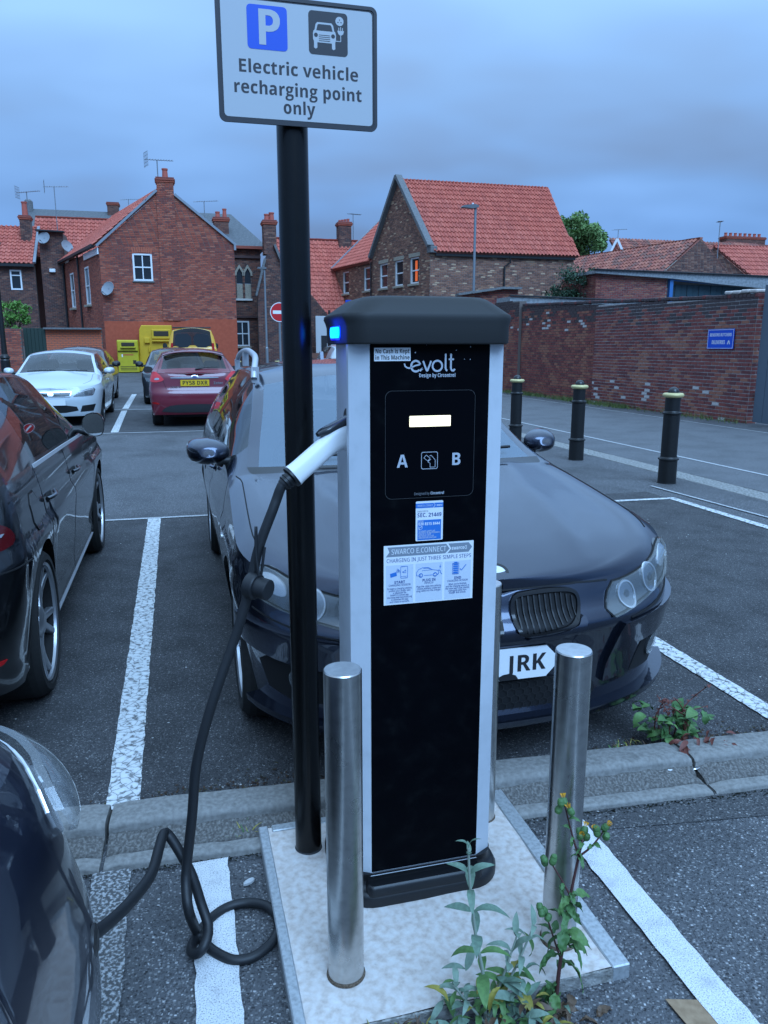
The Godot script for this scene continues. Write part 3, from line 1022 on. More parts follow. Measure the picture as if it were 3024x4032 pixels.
	pic.prism(PackedVector2Array([Vector2(0.0300, 0.0200), Vector2(0.0268, 0.0125), Vector2(0.0292, 0.0128), Vector2(0.0278, 0.0080), Vector2(0.0318, 0.0148), Vector2(0.0296, 0.0146)]), 0.0, 0.0004)
	stroke_into(pic, [Vector2(0.0235, 0.0055), Vector2(0.0290, 0.0045), Vector2(0.0300, -0.0010), Vector2(0.0340, -0.0060)], 0.0014, 0.0, 0.0004)
	# step 3: battery and tick
	var bat := []
	for q in round_rect(0.0172, 0.0290, 0.002): bat.append(q + Vector2(0.0705, 0.0060))
	stroke_into(pic, bat, 0.0011, 0.0, 0.0004, true)
	stroke_into(pic, [Vector2(0.0665, 0.0222), Vector2(0.0745, 0.0222)], 0.0022, 0.0, 0.0004)
	for k in 5:
		pic.prism(PackedVector2Array([Vector2(0.0638, -0.0066 + k * 0.0053), Vector2(0.0772, -0.0066 + k * 0.0053), Vector2(0.0772, -0.0026 + k * 0.0053), Vector2(0.0638, -0.0026 + k * 0.0053)]), 0.0, 0.0004)
	stroke_into(pic, [Vector2(0.0820, 0.0050), Vector2(0.0860, 0.0005), Vector2(0.0985, 0.0150)], 0.0018, 0.0, 0.0004)
	part("step_drawings", pic.done(), M.sticker_blue, s3, Vector3(0, 0, 0.0008))
	# socket on the left flank
	var so := MB.new()
	so.lathe([[0.0, 0.0], [0.036, 0.0], [0.040, 0.004], [0.040, 0.010], [0.0, 0.010]], 20)
	for s in [-1, 1]:
		part("socket", so.done(), M.black_plastic, t, Vector3(s * 0.165, 1.275, -0.045), Vector3(0, 0, -s * 90))
	# little scuffs and bird flecks
	for e in [[-0.04, 1.453, 0.0022], [0.062, 1.458, 0.0016], [0.098, 1.466, 0.0018], [0.083, 1.437, 0.0014], [0.098, 1.437, 0.0020], [-0.012, 1.470, 0.0013], [0.055, 1.113, 0.003]]:
		var blob := PackedVector2Array()
		for i in 7: blob.append(Vector2(e[2], 0).rotated(TAU * i / 7) * rng.randf_range(0.4, 1.0))
		put.call("fleck", plate(blob, 0.0004), M.print_grey, e[0], e[1], 0.0)

func fit(o: MeshInstance3D, w: float) -> MeshInstance3D:
	o.scale.x = w / maxf(o.mesh.get_aabb().size.x, 0.001)
	return o

func text_width(o: MeshInstance3D) -> float:
	return o.mesh.get_aabb().size.x * o.scale.x

func outward(m: ArrayMesh, c: Vector3) -> ArrayMesh:
	# turn faces that look towards c (all of them, by plan direction) the right way round
	var arr := m.surface_get_arrays(0)
	var v: PackedVector3Array = arr[Mesh.ARRAY_VERTEX]
	var b := MB.new()
	for i in range(0, v.size(), 3):
		var p0 := v[i]
		var p1 := v[i + 2]
		var p2 := v[i + 1]
		var mid := (p0 + p1 + p2) / 3.0 - c
		mid.y = 0
		if (p1 - p0).cross(p2 - p0).dot(mid) >= 0: b.tri(p0, p1, p2)
		else: b.tri(p0, p2, p1)
	return b.done()

# ------------------------------------------------------------------ sign on its pole
func sign_pole():
	var t := thing("sign_post", "black steel pole carrying the white electric vehicle recharging sign", "sign", L(0.311, 0.033, 2.033))
	var b := MB.new()
	b.lathe([[0.0385, 0.0], [0.0385, 2.42], [0.034, 2.425], [0.0, 2.425]], 40)
	part("pole", b.done(), M.black_pole, t)
	b = MB.new()
	b.lathe([[0.041, 0.0], [0.040, 0.006], [0.0386, 0.009]], 40)
	part("sealant_ring", b.done(), mat(Color(0.03, 0.03, 0.032), 0.9), t)
	var s := Node3D.new()
	s.name = "sign_plate"
	t.add_child(s)
	s.position = Vector3(0.012, 2.121, 0.053)
	s.rotation_degrees = Vector3(0, 0, 0.15)
	var w := 0.376
	var h := 0.270
	part("backing", plate(round_rect(w, h, 0.012), 0.004), M.sign_black, s, Vector3(0, 0, -0.004))
	part("field", plate(round_rect(w - 0.020, h - 0.020, 0.009), 0.0005), M.sign_white, s)
	# raised rim of the plate
	b = MB.new()
	stroke_into(b, Array(round_rect(w - 0.004, h - 0.004, 0.012, 8)), 0.008, -0.004, 0.0016, true)
	part("rim", b.done(), M.sign_black, s)
	part("parking_field", plate(round_rect(0.0930, 0.0930, 0.009), 0.0005), M.sign_blue, s, Vector3(-0.0725, 0.0695, 0.0005))
	words("P", 0.104, M.sign_white, s, Vector3(-0.0705, 0.0690, 0.0012), true, Vector3.ZERO, 1.02)
	part("vehicle_field", plate(round_rect(0.0935, 0.0930, 0.009), 0.0005), M.sign_black, s, Vector3(0.0710, 0.0700, 0.0005))
	# little car with a plug
	var c := MB.new()
	var o := Vector2(0.0620, 0.0620)
	var body := PackedVector2Array([Vector2(-0.0275, 0.006), Vector2(-0.026, 0.012), Vector2(-0.0235, 0.014), Vector2(-0.021, 0.026), Vector2(-0.017, 0.0305), Vector2(0.017, 0.0305), Vector2(0.021, 0.026), Vector2(0.0235, 0.014), Vector2(0.026, 0.012), Vector2(0.0275, 0.006), Vector2(0.0275, -0.006), Vector2(0.0255, -0.010), Vector2(0.0255, -0.024), Vector2(0.0215, -0.0265), Vector2(0.0175, -0.024), Vector2(0.0175, -0.0125), Vector2(-0.0175, -0.0125), Vector2(-0.0175, -0.024), Vector2(-0.0215, -0.0265), Vector2(-0.0255, -0.024), Vector2(-0.0255, -0.010), Vector2(-0.0275, -0.006)])
	var moved := PackedVector2Array()
	for p in body: moved.append(p + o)
	c.prism(moved, 0.0, 0.0004)
	c.prism(circle2(Vector2(0.0985, 0.0985), 0.0098, 24), 0.0, 0.0004)
	stroke_into(c, [Vector2(0.0885, 0.0555), Vector2(0.1010, 0.0555), Vector2(0.1010, 0.0690)], 0.0016, 0.0, 0.0004)
	var pl := PackedVector2Array([Vector2(0.0925, 0.0785), Vector2(0.1095, 0.0785), Vector2(0.1085, 0.0765), Vector2(0.1070, 0.0720), Vector2(0.1035, 0.0690), Vector2(0.0985, 0.0690), Vector2(0.0950, 0.0720), Vector2(0.0935, 0.0765)])
	c.prism(pl, 0.0, 0.0004)
	for x in [0.0965, 0.1010, 0.1055]:
		stroke_into(c, [Vector2(x, 0.0780), Vector2(x, 0.0850 if x != 0.1010 else 0.0868)], 0.0017, 0.0, 0.0004)
	part("vehicle_mark", c.done(), M.sign_white, s, Vector3(0, 0, 0.0010))
	c = MB.new()
	var ws := PackedVector2Array()
	for p in [Vector2(-0.0195, 0.013), Vector2(-0.0165, 0.0245), Vector2(-0.014, 0.0265), Vector2(0.014, 0.0265), Vector2(0.0165, 0.0245), Vector2(0.0195, 0.013)]: ws.append(p + o)
	c.prism(ws, 0.0, 0.0003)
	for x in [-0.0205, 0.0205]: c.prism(circle2(o + Vector2(x, 0.003), 0.0046, 16), 0.0, 0.0003)
	for y in [0.0035, -0.0005, -0.0045, -0.0085]: stroke_into(c, [o + Vector2(-0.0135, y), o + Vector2(0.0135, y)], 0.0013, 0.0, 0.0003)
	for e in [[0.0, 0.0045, 0.0, 0.0012], [-0.0052, -0.0022, -0.0022, -0.0022], [0.0022, -0.0022, 0.0052, -0.0022]]:
		stroke_into(c, [Vector2(0.0985 + e[0], 0.0985 + e[1]), Vector2(0.0985 + e[2], 0.0985 + e[3])], 0.0016, 0.0, 0.0003)
	part("vehicle_mark_details", c.done(), M.sign_black, s, Vector3(0, 0, 0.0014))
	var ink = M.sign_black
	fit(words("Electric vehicle", 0.0385, ink, s, Vector3(0.0005, -0.0145, 0.0005)), 0.283)
	fit(words("recharging point", 0.0385, ink, s, Vector3(-0.002, -0.0590, 0.0005)), 0.304)
	fit(words("only", 0.0385, ink, s, Vector3(-0.002, -0.0975, 0.0005)), 0.076)
	# clips that hold the plate on the pole
	for y in [-0.06, 0.06]:
		part("clip", bevel_box(Vector3(0.10, 0.026, 0.012), 0.002), M.black_plastic, s, Vector3(-0.012, y, -0.010))

func steel_bollards():
	var proto: Node3D = null
	var labels := ["brushed steel bollard by the charging post, on the side next to the black pole", "brushed steel bollard with a tall flowering weed in front of it", "brushed steel bollard standing behind the charging post"]
	var spots := [[0.319, 1.541], [0.862, 1.510], [0.868, 2.045]]
	for i in 3:
		var t: Node3D
		if i == 0:
			t = thing("steel_bollard", labels[0], "bollard", L(spots[0][0], 0.034, spots[0][1]), YAW, "steel bollards guarding the charging post")
			var b := MB.new()
			b.lathe([[0.0425, 0.0], [0.0425, 0.776], [0.0405, 0.779]], 48)
			part("tube", b.done(), M.steel, t)
			b = MB.new()
			b.lathe([[0.0405, 0.779], [0.0, 0.7795]], 48)
			part("top_disc", b.done(), triplanar(mat(Color(0.74, 0.74, 0.73), 0.36, 1.0), noise_tex(256, 0.03, [[0.0, grey(0.8)], [1.0, grey(1.0)]], 3, 57), 0.2), t)
			b = MB.new()
			b.lathe([[0.0465, 0.0], [0.0455, 0.004], [0.0428, 0.008]], 32)
			part("rust_ring", b.done(), triplanar(mat(Color.WHITE, 0.9), noise_tex(256, 0.06, [[0.0, Color(0.03, 0.02, 0.012)], [0.5, Color(0.10, 0.065, 0.04)], [1.0, Color(0.22, 0.19, 0.16)]], 4, 58), 0.1), t)
			proto = t
		else:
			t = copy_of(proto, labels[i], "steel bollards guarding the charging post")
			t.position = L(spots[i][0], 0.034, spots[i][1])
			t.rotation_degrees.y = YAW + 70.0 * i

func charging_cable():
	# plug, lead, loop on the ground, then up to the socket of the dark car
	var t := thing("charging_cable", "white plug with thick black cable looped on the ground beside the slab", "cable", Vector3.ZERO, 0.0)
	var S := Vector3(0.0, 0.0, 0.0)
	# plug body: grip leaves the flank of the post and bends down to the left
	var P0 := L(0.430, 1.281, 1.905)
	var P1 := L(0.388, 1.276, 1.895)
	var P2 := L(0.356, 1.257, 1.885)
	var P3 := L(0.268, 1.190, 1.865)
	var d23 := (P3 - P2).normalized()
	var grip := MB.new()
	var path := smooth_path([P0, P1, P2, P2.lerp(P3, 0.5), P3], 0.012)
	var rows := []
	for i in path.size():
		var u := float(i) / (path.size() - 1)
		var d: Vector3 = (path[min(i + 1, path.size() - 1)] - path[max(i - 1, 0)]).normalized()
		var side := F
		side = (side - d * side.dot(d)).normalized()
		var up := side.cross(d).normalized()
		var ru := lerpf(0.034, 0.0265, smoothstep(0.1, 0.45, u))
		var rs := lerpf(0.031, 0.0250, smoothstep(0.0, 0.4, u))
		if u > 0.9: ru = lerpf(ru, 0.0285, (u - 0.9) * 10.0)
		var row := PackedVector3Array()
		for j in 21:
			var a := TAU * j / 20.0
			var ca := cos(a)
			var sa := sin(a)
			# a rounded square section
			var k := pow(pow(absf(ca), 3.0) + pow(absf(sa), 3.0), -1.0 / 3.0)
			row.append(path[i] + side * ca * k * rs + up * sa * k * ru)
		rows.append(row)
	grip.grid(rows, true, true)
	for j in 20: grip.tri(path[path.size() - 1], rows[rows.size() - 1][j + 1], rows[rows.size() - 1][j])
	part("plug_grip", grip.done(), mat(Color(0.78, 0.78, 0.77), 0.38), t)
	# dark latch on top of the grip
	var up0 := Vector3(0, 1, 0)
	var lat := MB.new()
	var la := L(0.424, 1.324, 1.905)
	var lb := L(0.334, 1.287, 1.885)
	var ld := (lb - la).normalized()
	var ls := (F - ld * F.dot(ld)).normalized()
	var lu := ls.cross(ld).normalized()
	if lu.y < 0: lu = -lu
	var lrows := []
	for i in 12:
		var u := i / 11.0
		var c := la.lerp(lb, u)
		var hw := 0.022 * (1.0 - pow(maxf(u - 0.72, 0.0) / 0.30, 2.0) * 0.6)
		var hh := lerpf(0.013, 0.009, u)
		if u > 0.85: hh *= 1.0 - (u - 0.85) * 3.0
		var row := PackedVector3Array()
		for j in 17:
			var a := TAU * j / 16.0
			var k := pow(pow(absf(cos(a)), 4.0) + pow(absf(sin(a)), 4.0), -0.25)
			row.append(c + ls * cos(a) * k * hw + lu * sin(a) * k * hh)
		lrows.append(row)
	lat.grid(lrows, true, true)
	for j in 16: lat.tri(lb, lrows[11][j + 1], lrows[11][j])
	part("latch", lat.done(), mat(Color(0.03, 0.032, 0.036), 0.22), t)
	# boot: ribbed black sleeve
	var bp := P3 + d23 * 0.004
	var bt := MB.new()
	var basis := Basis(Quaternion(Vector3.UP, d23))
	bt.lathe([[0.0, -0.004], [0.0285, -0.003], [0.0285, 0.003], [0.019, 0.006], [0.019, 0.011], [0.0205, 0.012], [0.0205, 0.015], [0.018, 0.016], [0.018, 0.019], [0.0195, 0.020], [0.0195, 0.023], [0.0165, 0.025], [0.0145, 0.032], [0.0, 0.033]], 24, bp, basis)
	part("boot", bt.done(), M.black_plastic, t)
	var pts := [bp + d23 * 0.012, bp + d23 * 0.034, L(0.2265, 1.138, 1.860)]
	pts.append_array(CABLE_A.map(func(e): return L(e[0], e[1], e[2])))
	var cp := smooth_path(pts, 0.012)
	var cb := MB.new()
	cb.tube(cp, 0.0125, 14)
	part("cable_sheath", cb.done(), M.black_rubber, t)
	# thin cord with the plug's dust cap
	var cord := MB.new()
	var c0: Vector3 = cp[14]
	var cordp := smooth_path([c0 + L(0.012, 0, -0.012), cp[22] + L(0.02, 0.0, -0.014), L(0.170, 1.075, 1.83), L(0.167, 1.01, 1.825), L(0.172, 0.955, 1.82)], 0.012)
	cord.tube(cordp, 0.0036, 8)
	part("cap_cord", cord.done(), M.black_rubber, t)
	var cap := MB.new()
	var cdir := L(0.75, -0.12, -0.65).normalized()
	cap.lathe([[0.0, -0.028], [0.024, -0.028], [0.026, -0.026], [0.026, 0.004], [0.031, 0.005], [0.033, 0.008], [0.033, 0.030], [0.031, 0.032], [0.0, 0.032]], 28, L(0.172, 0.925, 1.82), Basis(Quaternion(Vector3.UP, -cdir)))
	part("dust_cap", cap.done(), M.black_rubber, t)

func cast_bollards():
	var labels := ["black cast bollard with a gold band, second along from the dark green gate", "black cast bollard with a gold band, beside the road opposite the blue deliveries sign", "black cast bollard with a gold band, above the mirror of the estate car"]
	var spots := [[5.222, 9.377], [5.307, 7.458], [5.22, 11.35]]
	labels[0] = "black cast bollard with a gold band, the middle one of three along the road"
	var proto: Node3D = null
	for i in 3:
		var t: Node3D
		var g := "cast bollards along the side road"
		if i == 0:
			t = thing("cast_bollard", labels[0], "bollard", L(spots[0][0], 0, spots[0][1]), YAW, g)
			var b := MB.new()
			b.lathe([[0.102, 0.0], [0.100, 0.01], [0.099, 0.20], [0.099, 0.262], [0.112, 0.268], [0.114, 0.276], [0.112, 0.284], [0.098, 0.288], [0.088, 0.30], [0.088, 0.76], [0.089, 0.772], [0.100, 0.778], [0.102, 0.786], [0.100, 0.794], [0.088, 0.80], [0.082, 0.81], [0.081, 0.965], [0.0, 0.97]], 32)
			part("shaft", b.done(), M.iron_black, t)
			b = MB.new()
			b.lathe([[0.080, 0.955], [0.100, 0.962], [0.112, 0.974], [0.115, 0.985], [0.112, 0.996], [0.098, 1.006], [0.060, 1.010], [0.0, 1.010]], 32)
			part("gold_band", b.done(), M.brass, t)
			b = MB.new()
			var pr := [[0.064, 1.008]]
			for k in 9:
				var a := deg_to_rad(90.0 * k / 8.0)
				pr.append([0.062 * cos(a), 1.012 + 0.062 * sin(a)])
			b.lathe(pr, 28)
			part("dome", b.done(), mat(Color(0.012, 0.012, 0.014), 0.28), t)
			proto = t
		else:
			t = copy_of(proto, labels[i], g)
			t.position = L(spots[i][0], 0, spots[i][1])

const CABLE_A := [[0.215, 1.111, 1.855], [0.178, 1.021, 1.850], [0.153, 0.930, 1.845], [0.125, 0.838, 1.840], [0.099, 0.769, 1.835], [0.041, 0.624, 1.815], [0.000, 0.487, 1.800], [-0.018, 0.355, 1.785], [-0.037, 0.234, 1.770], [-0.042, 0.188, 1.750], [-0.038, 0.141, 1.715], [-0.022, 0.035, 1.770], [0.005, 0.018, 1.727], [0.042, 0.015, 1.687], [0.075, 0.013, 1.670], [0.119, 0.013, 1.675], [0.163, 0.014, 1.710], [0.183, 0.020, 1.747], [0.183, 0.020, 1.792], [0.163, 0.020, 1.834], [0.117, 0.015, 1.866], [0.064, 0.013, 1.867], [0.020, 0.013, 1.840], [-0.012, 0.016, 1.797], [-0.034, 0.022, 1.746], [-0.038, 0.030, 1.712], [-0.027, 0.045, 1.682], [-0.013, 0.060, 1.673], [0.001, 0.075, 1.688], [0.006, 0.090, 1.717], [-0.008, 0.130, 1.749], [-0.028, 0.200, 1.776], [-0.059, 0.260, 1.804], [-0.079, 0.290, 1.819], [-0.090, 0.300, 1.813], [-0.099, 0.310, 1.742], [-0.112, 0.335, 1.615], [-0.137, 0.360, 1.522], [-0.166, 0.390, 1.431], [-0.198, 0.430, 1.339], [-0.216, 0.450, 1.307]]

# ------------------------------------------------------------------ vehicles
# One body surface per car: a band that runs all the way round (bumpers and flanks) with its lower edge following the wheel
# arches, and a top laid across it (bonnet, screens, roof). Local frame: front at -z, x to the car's right, ground at y 0.
class Car:
	var sp: Dictionary
	var root: Node3D
	var cols := []      # [s, w, nx, ns]
	var U := PackedFloat32Array()   # arc length from the nose along the right flank
	var len: float
	var half: float
	var sc: Node3D     # the scene, for its helpers

	func _init(scene: Node3D, spec: Dictionary, r: Node3D):
		sc = scene
		sp = spec
		root = r
		len = sp.len
		half = sp.wid * 0.5
		plan()

	func plan():
		var ss := []
		var nf: float = sp.get("nf", 2.6)
		var nr: float = sp.get("nr", 3.0)
		var lf: float = sp.get("lf", 0.62)
		var lr: float = sp.get("lr", 0.5)
		var N := 22
		for i in N:
			var th := PI * 0.5 * i / N
			ss.append([lf * (1.0 - pow(cos(th), 2.0 / nf)), half * pow(sin(th), 2.0 / nf)])
		var mids := []
		var s := lf
		while s < len - lr:
			mids.append(s)
			s += 0.06
		mids.append(len - lr)
		for ax in [sp.ax0, sp.ax1]:
			var ra: float = sp.arch
			for k in 25: mids.append(ax - ra * cos(PI * k / 24.0))
			mids.append(ax - ra - 0.012)
			mids.append(ax + ra + 0.012)
		for g in sp.get("gaps", []):
			for d in [-0.014, -0.0045, -0.0025, 0.0025, 0.0045, 0.014]: mids.append(g[0] + d)
		for w in sp.get("side_glass", []):
			mids.append(w[0])
			mids.append(w[1])
		for k in ["ws0", "ws1", "rg0", "rg1"]:
			if sp.has(k): mids.append(sp[k])
		mids.sort()
		var last := -1.0
		for m in mids:
			if m < lf or m > len - lr or m - last < 0.0012: continue
			ss.append([m, half])
			last = m
		for i in range(N - 1, -1, -1):
			var th := PI * 0.5 * i / N
			ss.append([len - lr * (1.0 - pow(cos(th), 2.0 / nr)), half * pow(sin(th), 2.0 / nr)])
		if sp.has("plan_w"):
			for e in ss: e[1] *= sc.curve(sp.plan_w, e[0])
		var u := 0.0
		for i in ss.size():
			var p := Vector2(ss[i][1], ss[i][0])
			var a := Vector2(-ss[1][1], ss[1][0]) if i == 0 else Vector2(ss[i - 1][1], ss[i - 1][0])
			var b := Vector2(-ss[i - 1][1], ss[i - 1][0]) if i == ss.size() - 1 else Vector2(ss[i + 1][1], ss[i + 1][0])
			var d := (b - a).normalized()
			var n := Vector2(d.y, -d.x)     # outward: right of the way we run
			cols.append([p.y, p.x, n.x, n.y])
			if i > 0: u += Vector2(ss[i - 1][1], ss[i - 1][0]).distance_to(p)
			U.append(u)

	func inset(y: float, nx: float, ns: float, s: float) -> float:
		var k := nx * nx
		var end: float = sc.curve(sp.front_in if ns < 0 else sp.rear_in, y)
		return lerpf(end, sc.curve(sp.side_in, y), k)

	func at_col(c: Array, y: float, extra := 0.0) -> Vector3:
		var i := inset(y, c[2], c[3], c[0]) + extra
		return Vector3(maxf(c[1] - c[2] * i, 0.0), y, c[0] - c[3] * i - len * 0.5)

	func ysh(s: float) -> float:
		return sc.curve(sp.shoulder, s)

	func ylow(s: float) -> float:
		var y: float = sc.curve(sp.sill, s)
		for ax in [sp.ax0, sp.ax1]:
			var d: float = s - ax
			if absf(d) < sp.arch: y = maxf(y, sp.rad + sqrt(sp.arch * sp.arch - d * d) * sp.get("arch_flat", 1.0))
		return y

	func sunk(s: float, y: float) -> float:
		for g in sp.get("gaps", []):
			if absf(s - g[0]) < 0.0032 and y > g[1] and y < g[2]: return 0.010
		return 0.0

	# point on the band at arc length u from the nose (negative: the car's left), height y
	func front_at(u: float, y: float, off := 0.0) -> Vector3:
		var a := absf(u)
		var j := U.bsearch(a)
		j = clampi(j, 1, U.size() - 1)
		var t := (a - U[j - 1]) / maxf(U[j] - U[j - 1], 1e-6)
		var p := at_col(cols[j - 1], y, -off).lerp(at_col(cols[j], y, -off), t)
		if u < 0: p.x = -p.x
		return p
	func rear_at(u: float, y: float, off := 0.0) -> Vector3:
		var p := front_at(U[U.size() - 1] - absf(u), y, off)
		p.x = absf(p.x) * signf(u) if u != 0 else 0.0
		return p
	func side_at(side: float, s: float, y: float, off := 0.0) -> Vector3:
		var lo := 0
		while lo < cols.size() - 2 and cols[lo + 1][0] < s: lo += 1
		var t: float = clampf((s - cols[lo][0]) / maxf(cols[lo + 1][0] - cols[lo][0], 1e-6), 0, 1)
		var p := at_col(cols[lo], y, -off).lerp(at_col(cols[lo + 1], y, -off), t)
		p.x *= side
		return p

	func top_section(c: Array) -> Array:
		# from shoulder (first) to the middle (last)
		var yb := ysh(c[0])
		var sh := at_col(c, yb)
		var s := sh.z + len * 0.5
		var xs := sh.x
		var yt: float = maxf(sc.curve(sp.top, s), yb)
		var g: float = smoothstep(sp.g0, sp.g0 + 0.16, s) * (1.0 - smoothstep(sp.g1 - 0.12, sp.g1, s))
		var rx := lerpf(xs * 0.80, minf(sc.curve(sp.rail_x, s), xs - 0.005), g)
		var ry := lerpf(yb + (yt - yb) * 0.66, minf(sc.curve(sp.rail_y, s), yt), g)
		if xs < 0.02: rx = xs * 0.8
		var out := []
		var n1 := 8
		for i in n1:
			var t := i / float(n1)
			if i == 1: t = lerpf(t, 0.05, g)
			if i == 7: t = lerpf(t, 0.95, g)
			var p := Vector2(xs, yb).lerp(Vector2(rx, ry), t)
			var d := Vector2(rx - xs, ry - yb)
			var bow := lerpf(0.10, 0.045, g) * sin(PI * t)
			p += Vector2(d.y, -d.x) * bow
			out.append(Vector3(p.x, p.y, sh.z))
		var n2 := 18
		for i in n2 + 1:
			var t := i / float(n2)
			if i == 1: t = lerpf(t, minf(0.05 / maxf(rx, 0.05), 0.085), maxf(g, 0.0))
			var x := rx * (1.0 - t)
			var e := 1.0 - pow(1.0 - t, 2.0)
			var hood := 1.0 - smoothstep(sp.ws0 - 0.12, sp.ws0, s)
			if sp.has("hood_flat"): e = lerpf(e, 1.0 - pow(1.0 - t, sp.hood_flat), hood)
			var y := ry + (yt - ry) * e
			if sp.has("hood_ridge"): y += sp.hood_ridge * hood * smoothstep(0.06, 0.4, s) * exp(-pow((x - lerpf(0.34, 0.52, clampf(s / 1.3, 0, 1))) / 0.055, 2.0))
			var bul: float = sp.get("ws_bulge", 0.10) * smoothstep(sp.ws0 - 0.5, sp.ws0, s) * (1.0 - smoothstep(sp.ws0 + 0.2, sp.ws1 + 0.4, s))
			var rbul: float = sp.get("rg_bulge", 0.05) * smoothstep(sp.rg0 - 0.3, sp.rg1, s) * (1.0 - smoothstep(len - 0.25, len, s))
			out.append(Vector3(x, y, sh.z - bul * e + rbul * e))
		return out

	func build(paint: Material, glass: Material, black: Material, windscreen_glass: Material = null):
		var parts := {}
		var mb := func(k: String):
			if not parts.has(k): parts[k] = sc.MB.new()
			return parts[k]
		# ---- band
		var M_ := 20
		var rows := []
		for c in cols:
			var y0 := ylow(c[0])
			var y1 := maxf(ysh(c[0]), y0 + 0.01)
			var row := PackedVector3Array()
			for i in M_ + 1:
				var y := lerpf(y0, y1, i / float(M_))
				row.append(at_col(c, y, sunk(c[0], y)))
			rows.append(row)
		var ns := normals(rows)
		for j in rows.size() - 1:
			var sm: float = (cols[j][0] + cols[j + 1][0]) * 0.5
			var k := "body"
			if absf(cols[j][2]) > 0.9:
				for d in sp.get("doors", []):
					if sm > d[0] and sm < d[1]: k = d[2]
			elif sm < 1.0: k = "front_bumper"
			elif sm > len - 0.5: k = "rear_bumper"
			for side in [1.0, -1.0]:
				var kk: String = k
				if k.begins_with("door"): kk = k + ("" if side > 0 else "_other")
				for i in M_:
					quad4(mb.call(kk), rows, ns, j, i, side)
		# ---- arches: a lip turned inwards
		for j in rows.size() - 1:
			var inarch := false
			for ax in [sp.ax0, sp.ax1]:
				if absf((cols[j][0] + cols[j + 1][0]) * 0.5 - ax) < sp.arch: inarch = true
			if not inarch: continue
			for side in [1.0, -1.0]:
				var a: Vector3 = rows[j][0]
				var b: Vector3 = rows[j + 1][0]
				var q := Vector3(side, 1, 1)
				var inn := Vector3(0.16 * side, 0, 0)
				var wa: String = "wheel_arch#%d%d" % [0 if cols[j][0] < len * 0.5 else 1, int(side)]
				if side > 0: mb.call(wa).quad(a * q, b * q, b * q - inn, a * q - inn)
				else: mb.call(wa).quad(b * q, a * q, a * q - inn, b * q - inn)
		# ---- top
		var tops := []
		for c in cols: tops.append(PackedVector3Array(top_section(c)))
		# the bonnet's shut line: sink one row of the bonnet edge
		var tn := normals(tops)
		var nrow: int = tops[0].size()
		for j in tops.size() - 1:
			var s: float = (tops[j][0].z + tops[j + 1][0].z) * 0.5 + len * 0.5
			for i in nrow - 1:
				var k := "roof"
				var outer := i < 8
				if s < sp.ws0: k = "bonnet" if i >= 7 else "body"
				if outer:
					if s >= sp.ws0: k = "body"
					if i >= 1 and i <= 6:
						for w in sp.side_glass:
							if s > w[0] and s < w[1]: k = "side_window"
						for w in sp.get("pillars", []):
							if s > w[0] and s < w[1]: k = "pillar"
				else:
					if s > sp.ws0 and s < sp.ws1 and i >= 9: k = "windscreen"
					elif s > sp.rg0 and s < sp.rg1 and i >= 9: k = "rear_window"
					elif s > sp.ws0 and s <= sp.ws1: k = "body"
					elif s > sp.rg0: k = "tailgate" if i >= 9 else "body"
				if k == "bonnet" and s > sp.ws0 - sp.get("cowl", 0.0): k = "cowl"
				if k == "bonnet" and i == 7: k = "body"
				for side in [1.0, -1.0]:
					var kk: String = k
					if k == "side_window":
						var wi := 0
						for w in sp.side_glass:
							if s > w[0] and s < w[1]: kk = "side_window#%d%s" % [wi, "r" if side > 0 else "l"]
							wi += 1
					elif k == "pillar":
						var wi := 0
						for w in sp.pillars:
							if s > w[0] and s < w[1]: kk = "pillar#%d%s" % [wi, "r" if side > 0 else "l"]
							wi += 1
					quad4(mb.call(kk), tops, tn, j, i, side, true)
		for k in parts:
			if parts[k].v.size() == 0: continue
			var m := paint
			var called: String = k.split("#")[0].replace("_other", "")
			if called == "side_window": m = glass
			elif called == "windscreen": m = windscreen_glass if windscreen_glass else glass
			elif called == "rear_window": m = glass
			elif called == "pillar" or called == "wheel_arch" or called == "cowl": m = black
			if called.begins_with("door"): called = "door"
			if sp.get("black_roof", false) and called == "roof": m = black
			sc.part(called, parts[k].done(), m, root)
		inside(black)

	func normals(rows: Array) -> Array:
		var out := []
		var nr := rows.size()
		var nc: int = rows[0].size()
		for i in nr:
			var a := PackedVector3Array()
			for j in nc:
				var i0: int = i - 1
				var i1: int = i + 1
				var pa: Vector3
				var pb: Vector3
				if i0 < 0:
					pa = rows[1][j] * Vector3(-1, 1, 1)
				else: pa = rows[i0][j]
				if i1 > nr - 1:
					pb = rows[nr - 2][j] * Vector3(-1, 1, 1)
				else: pb = rows[i1][j]
				var du: Vector3 = rows[i][min(j + 1, nc - 1)] - rows[i][max(j - 1, 0)]
				if j == nc - 1 and absf(rows[i][j].x) < 1e-4: du = (rows[i][j - 1] * Vector3(-1, 1, 1)) - rows[i][j - 1]
				var dv := pb - pa
				var n := du.cross(dv)
				if n.length_squared() < 1e-16: n = Vector3(0, 1, 0)
				a.append(n.normalized())
			out.append(a)
		return out

	func quad4(b, rows: Array, ns: Array, j: int, i: int, side: float, top := false):
		var q := Vector3(side, 1, 1)
		var a: Vector3 = rows[j][i] * q
		var c: Vector3 = rows[j + 1][i + 1] * q
		var bb: Vector3 = rows[j + 1][i] * q
		var d: Vector3 = rows[j][i + 1] * q
		var na: Vector3 = ns[j][i] * q
		var nb: Vector3 = ns[j + 1][i] * q
		var nc: Vector3 = ns[j + 1][i + 1] * q
		var nd: Vector3 = ns[j][i + 1] * q
		# orient every face along its normals
		var f := (bb - a).cross(c - a) + (c - a).cross(d - a)
		var flip := f.dot(na + nb + nc + nd) < 0
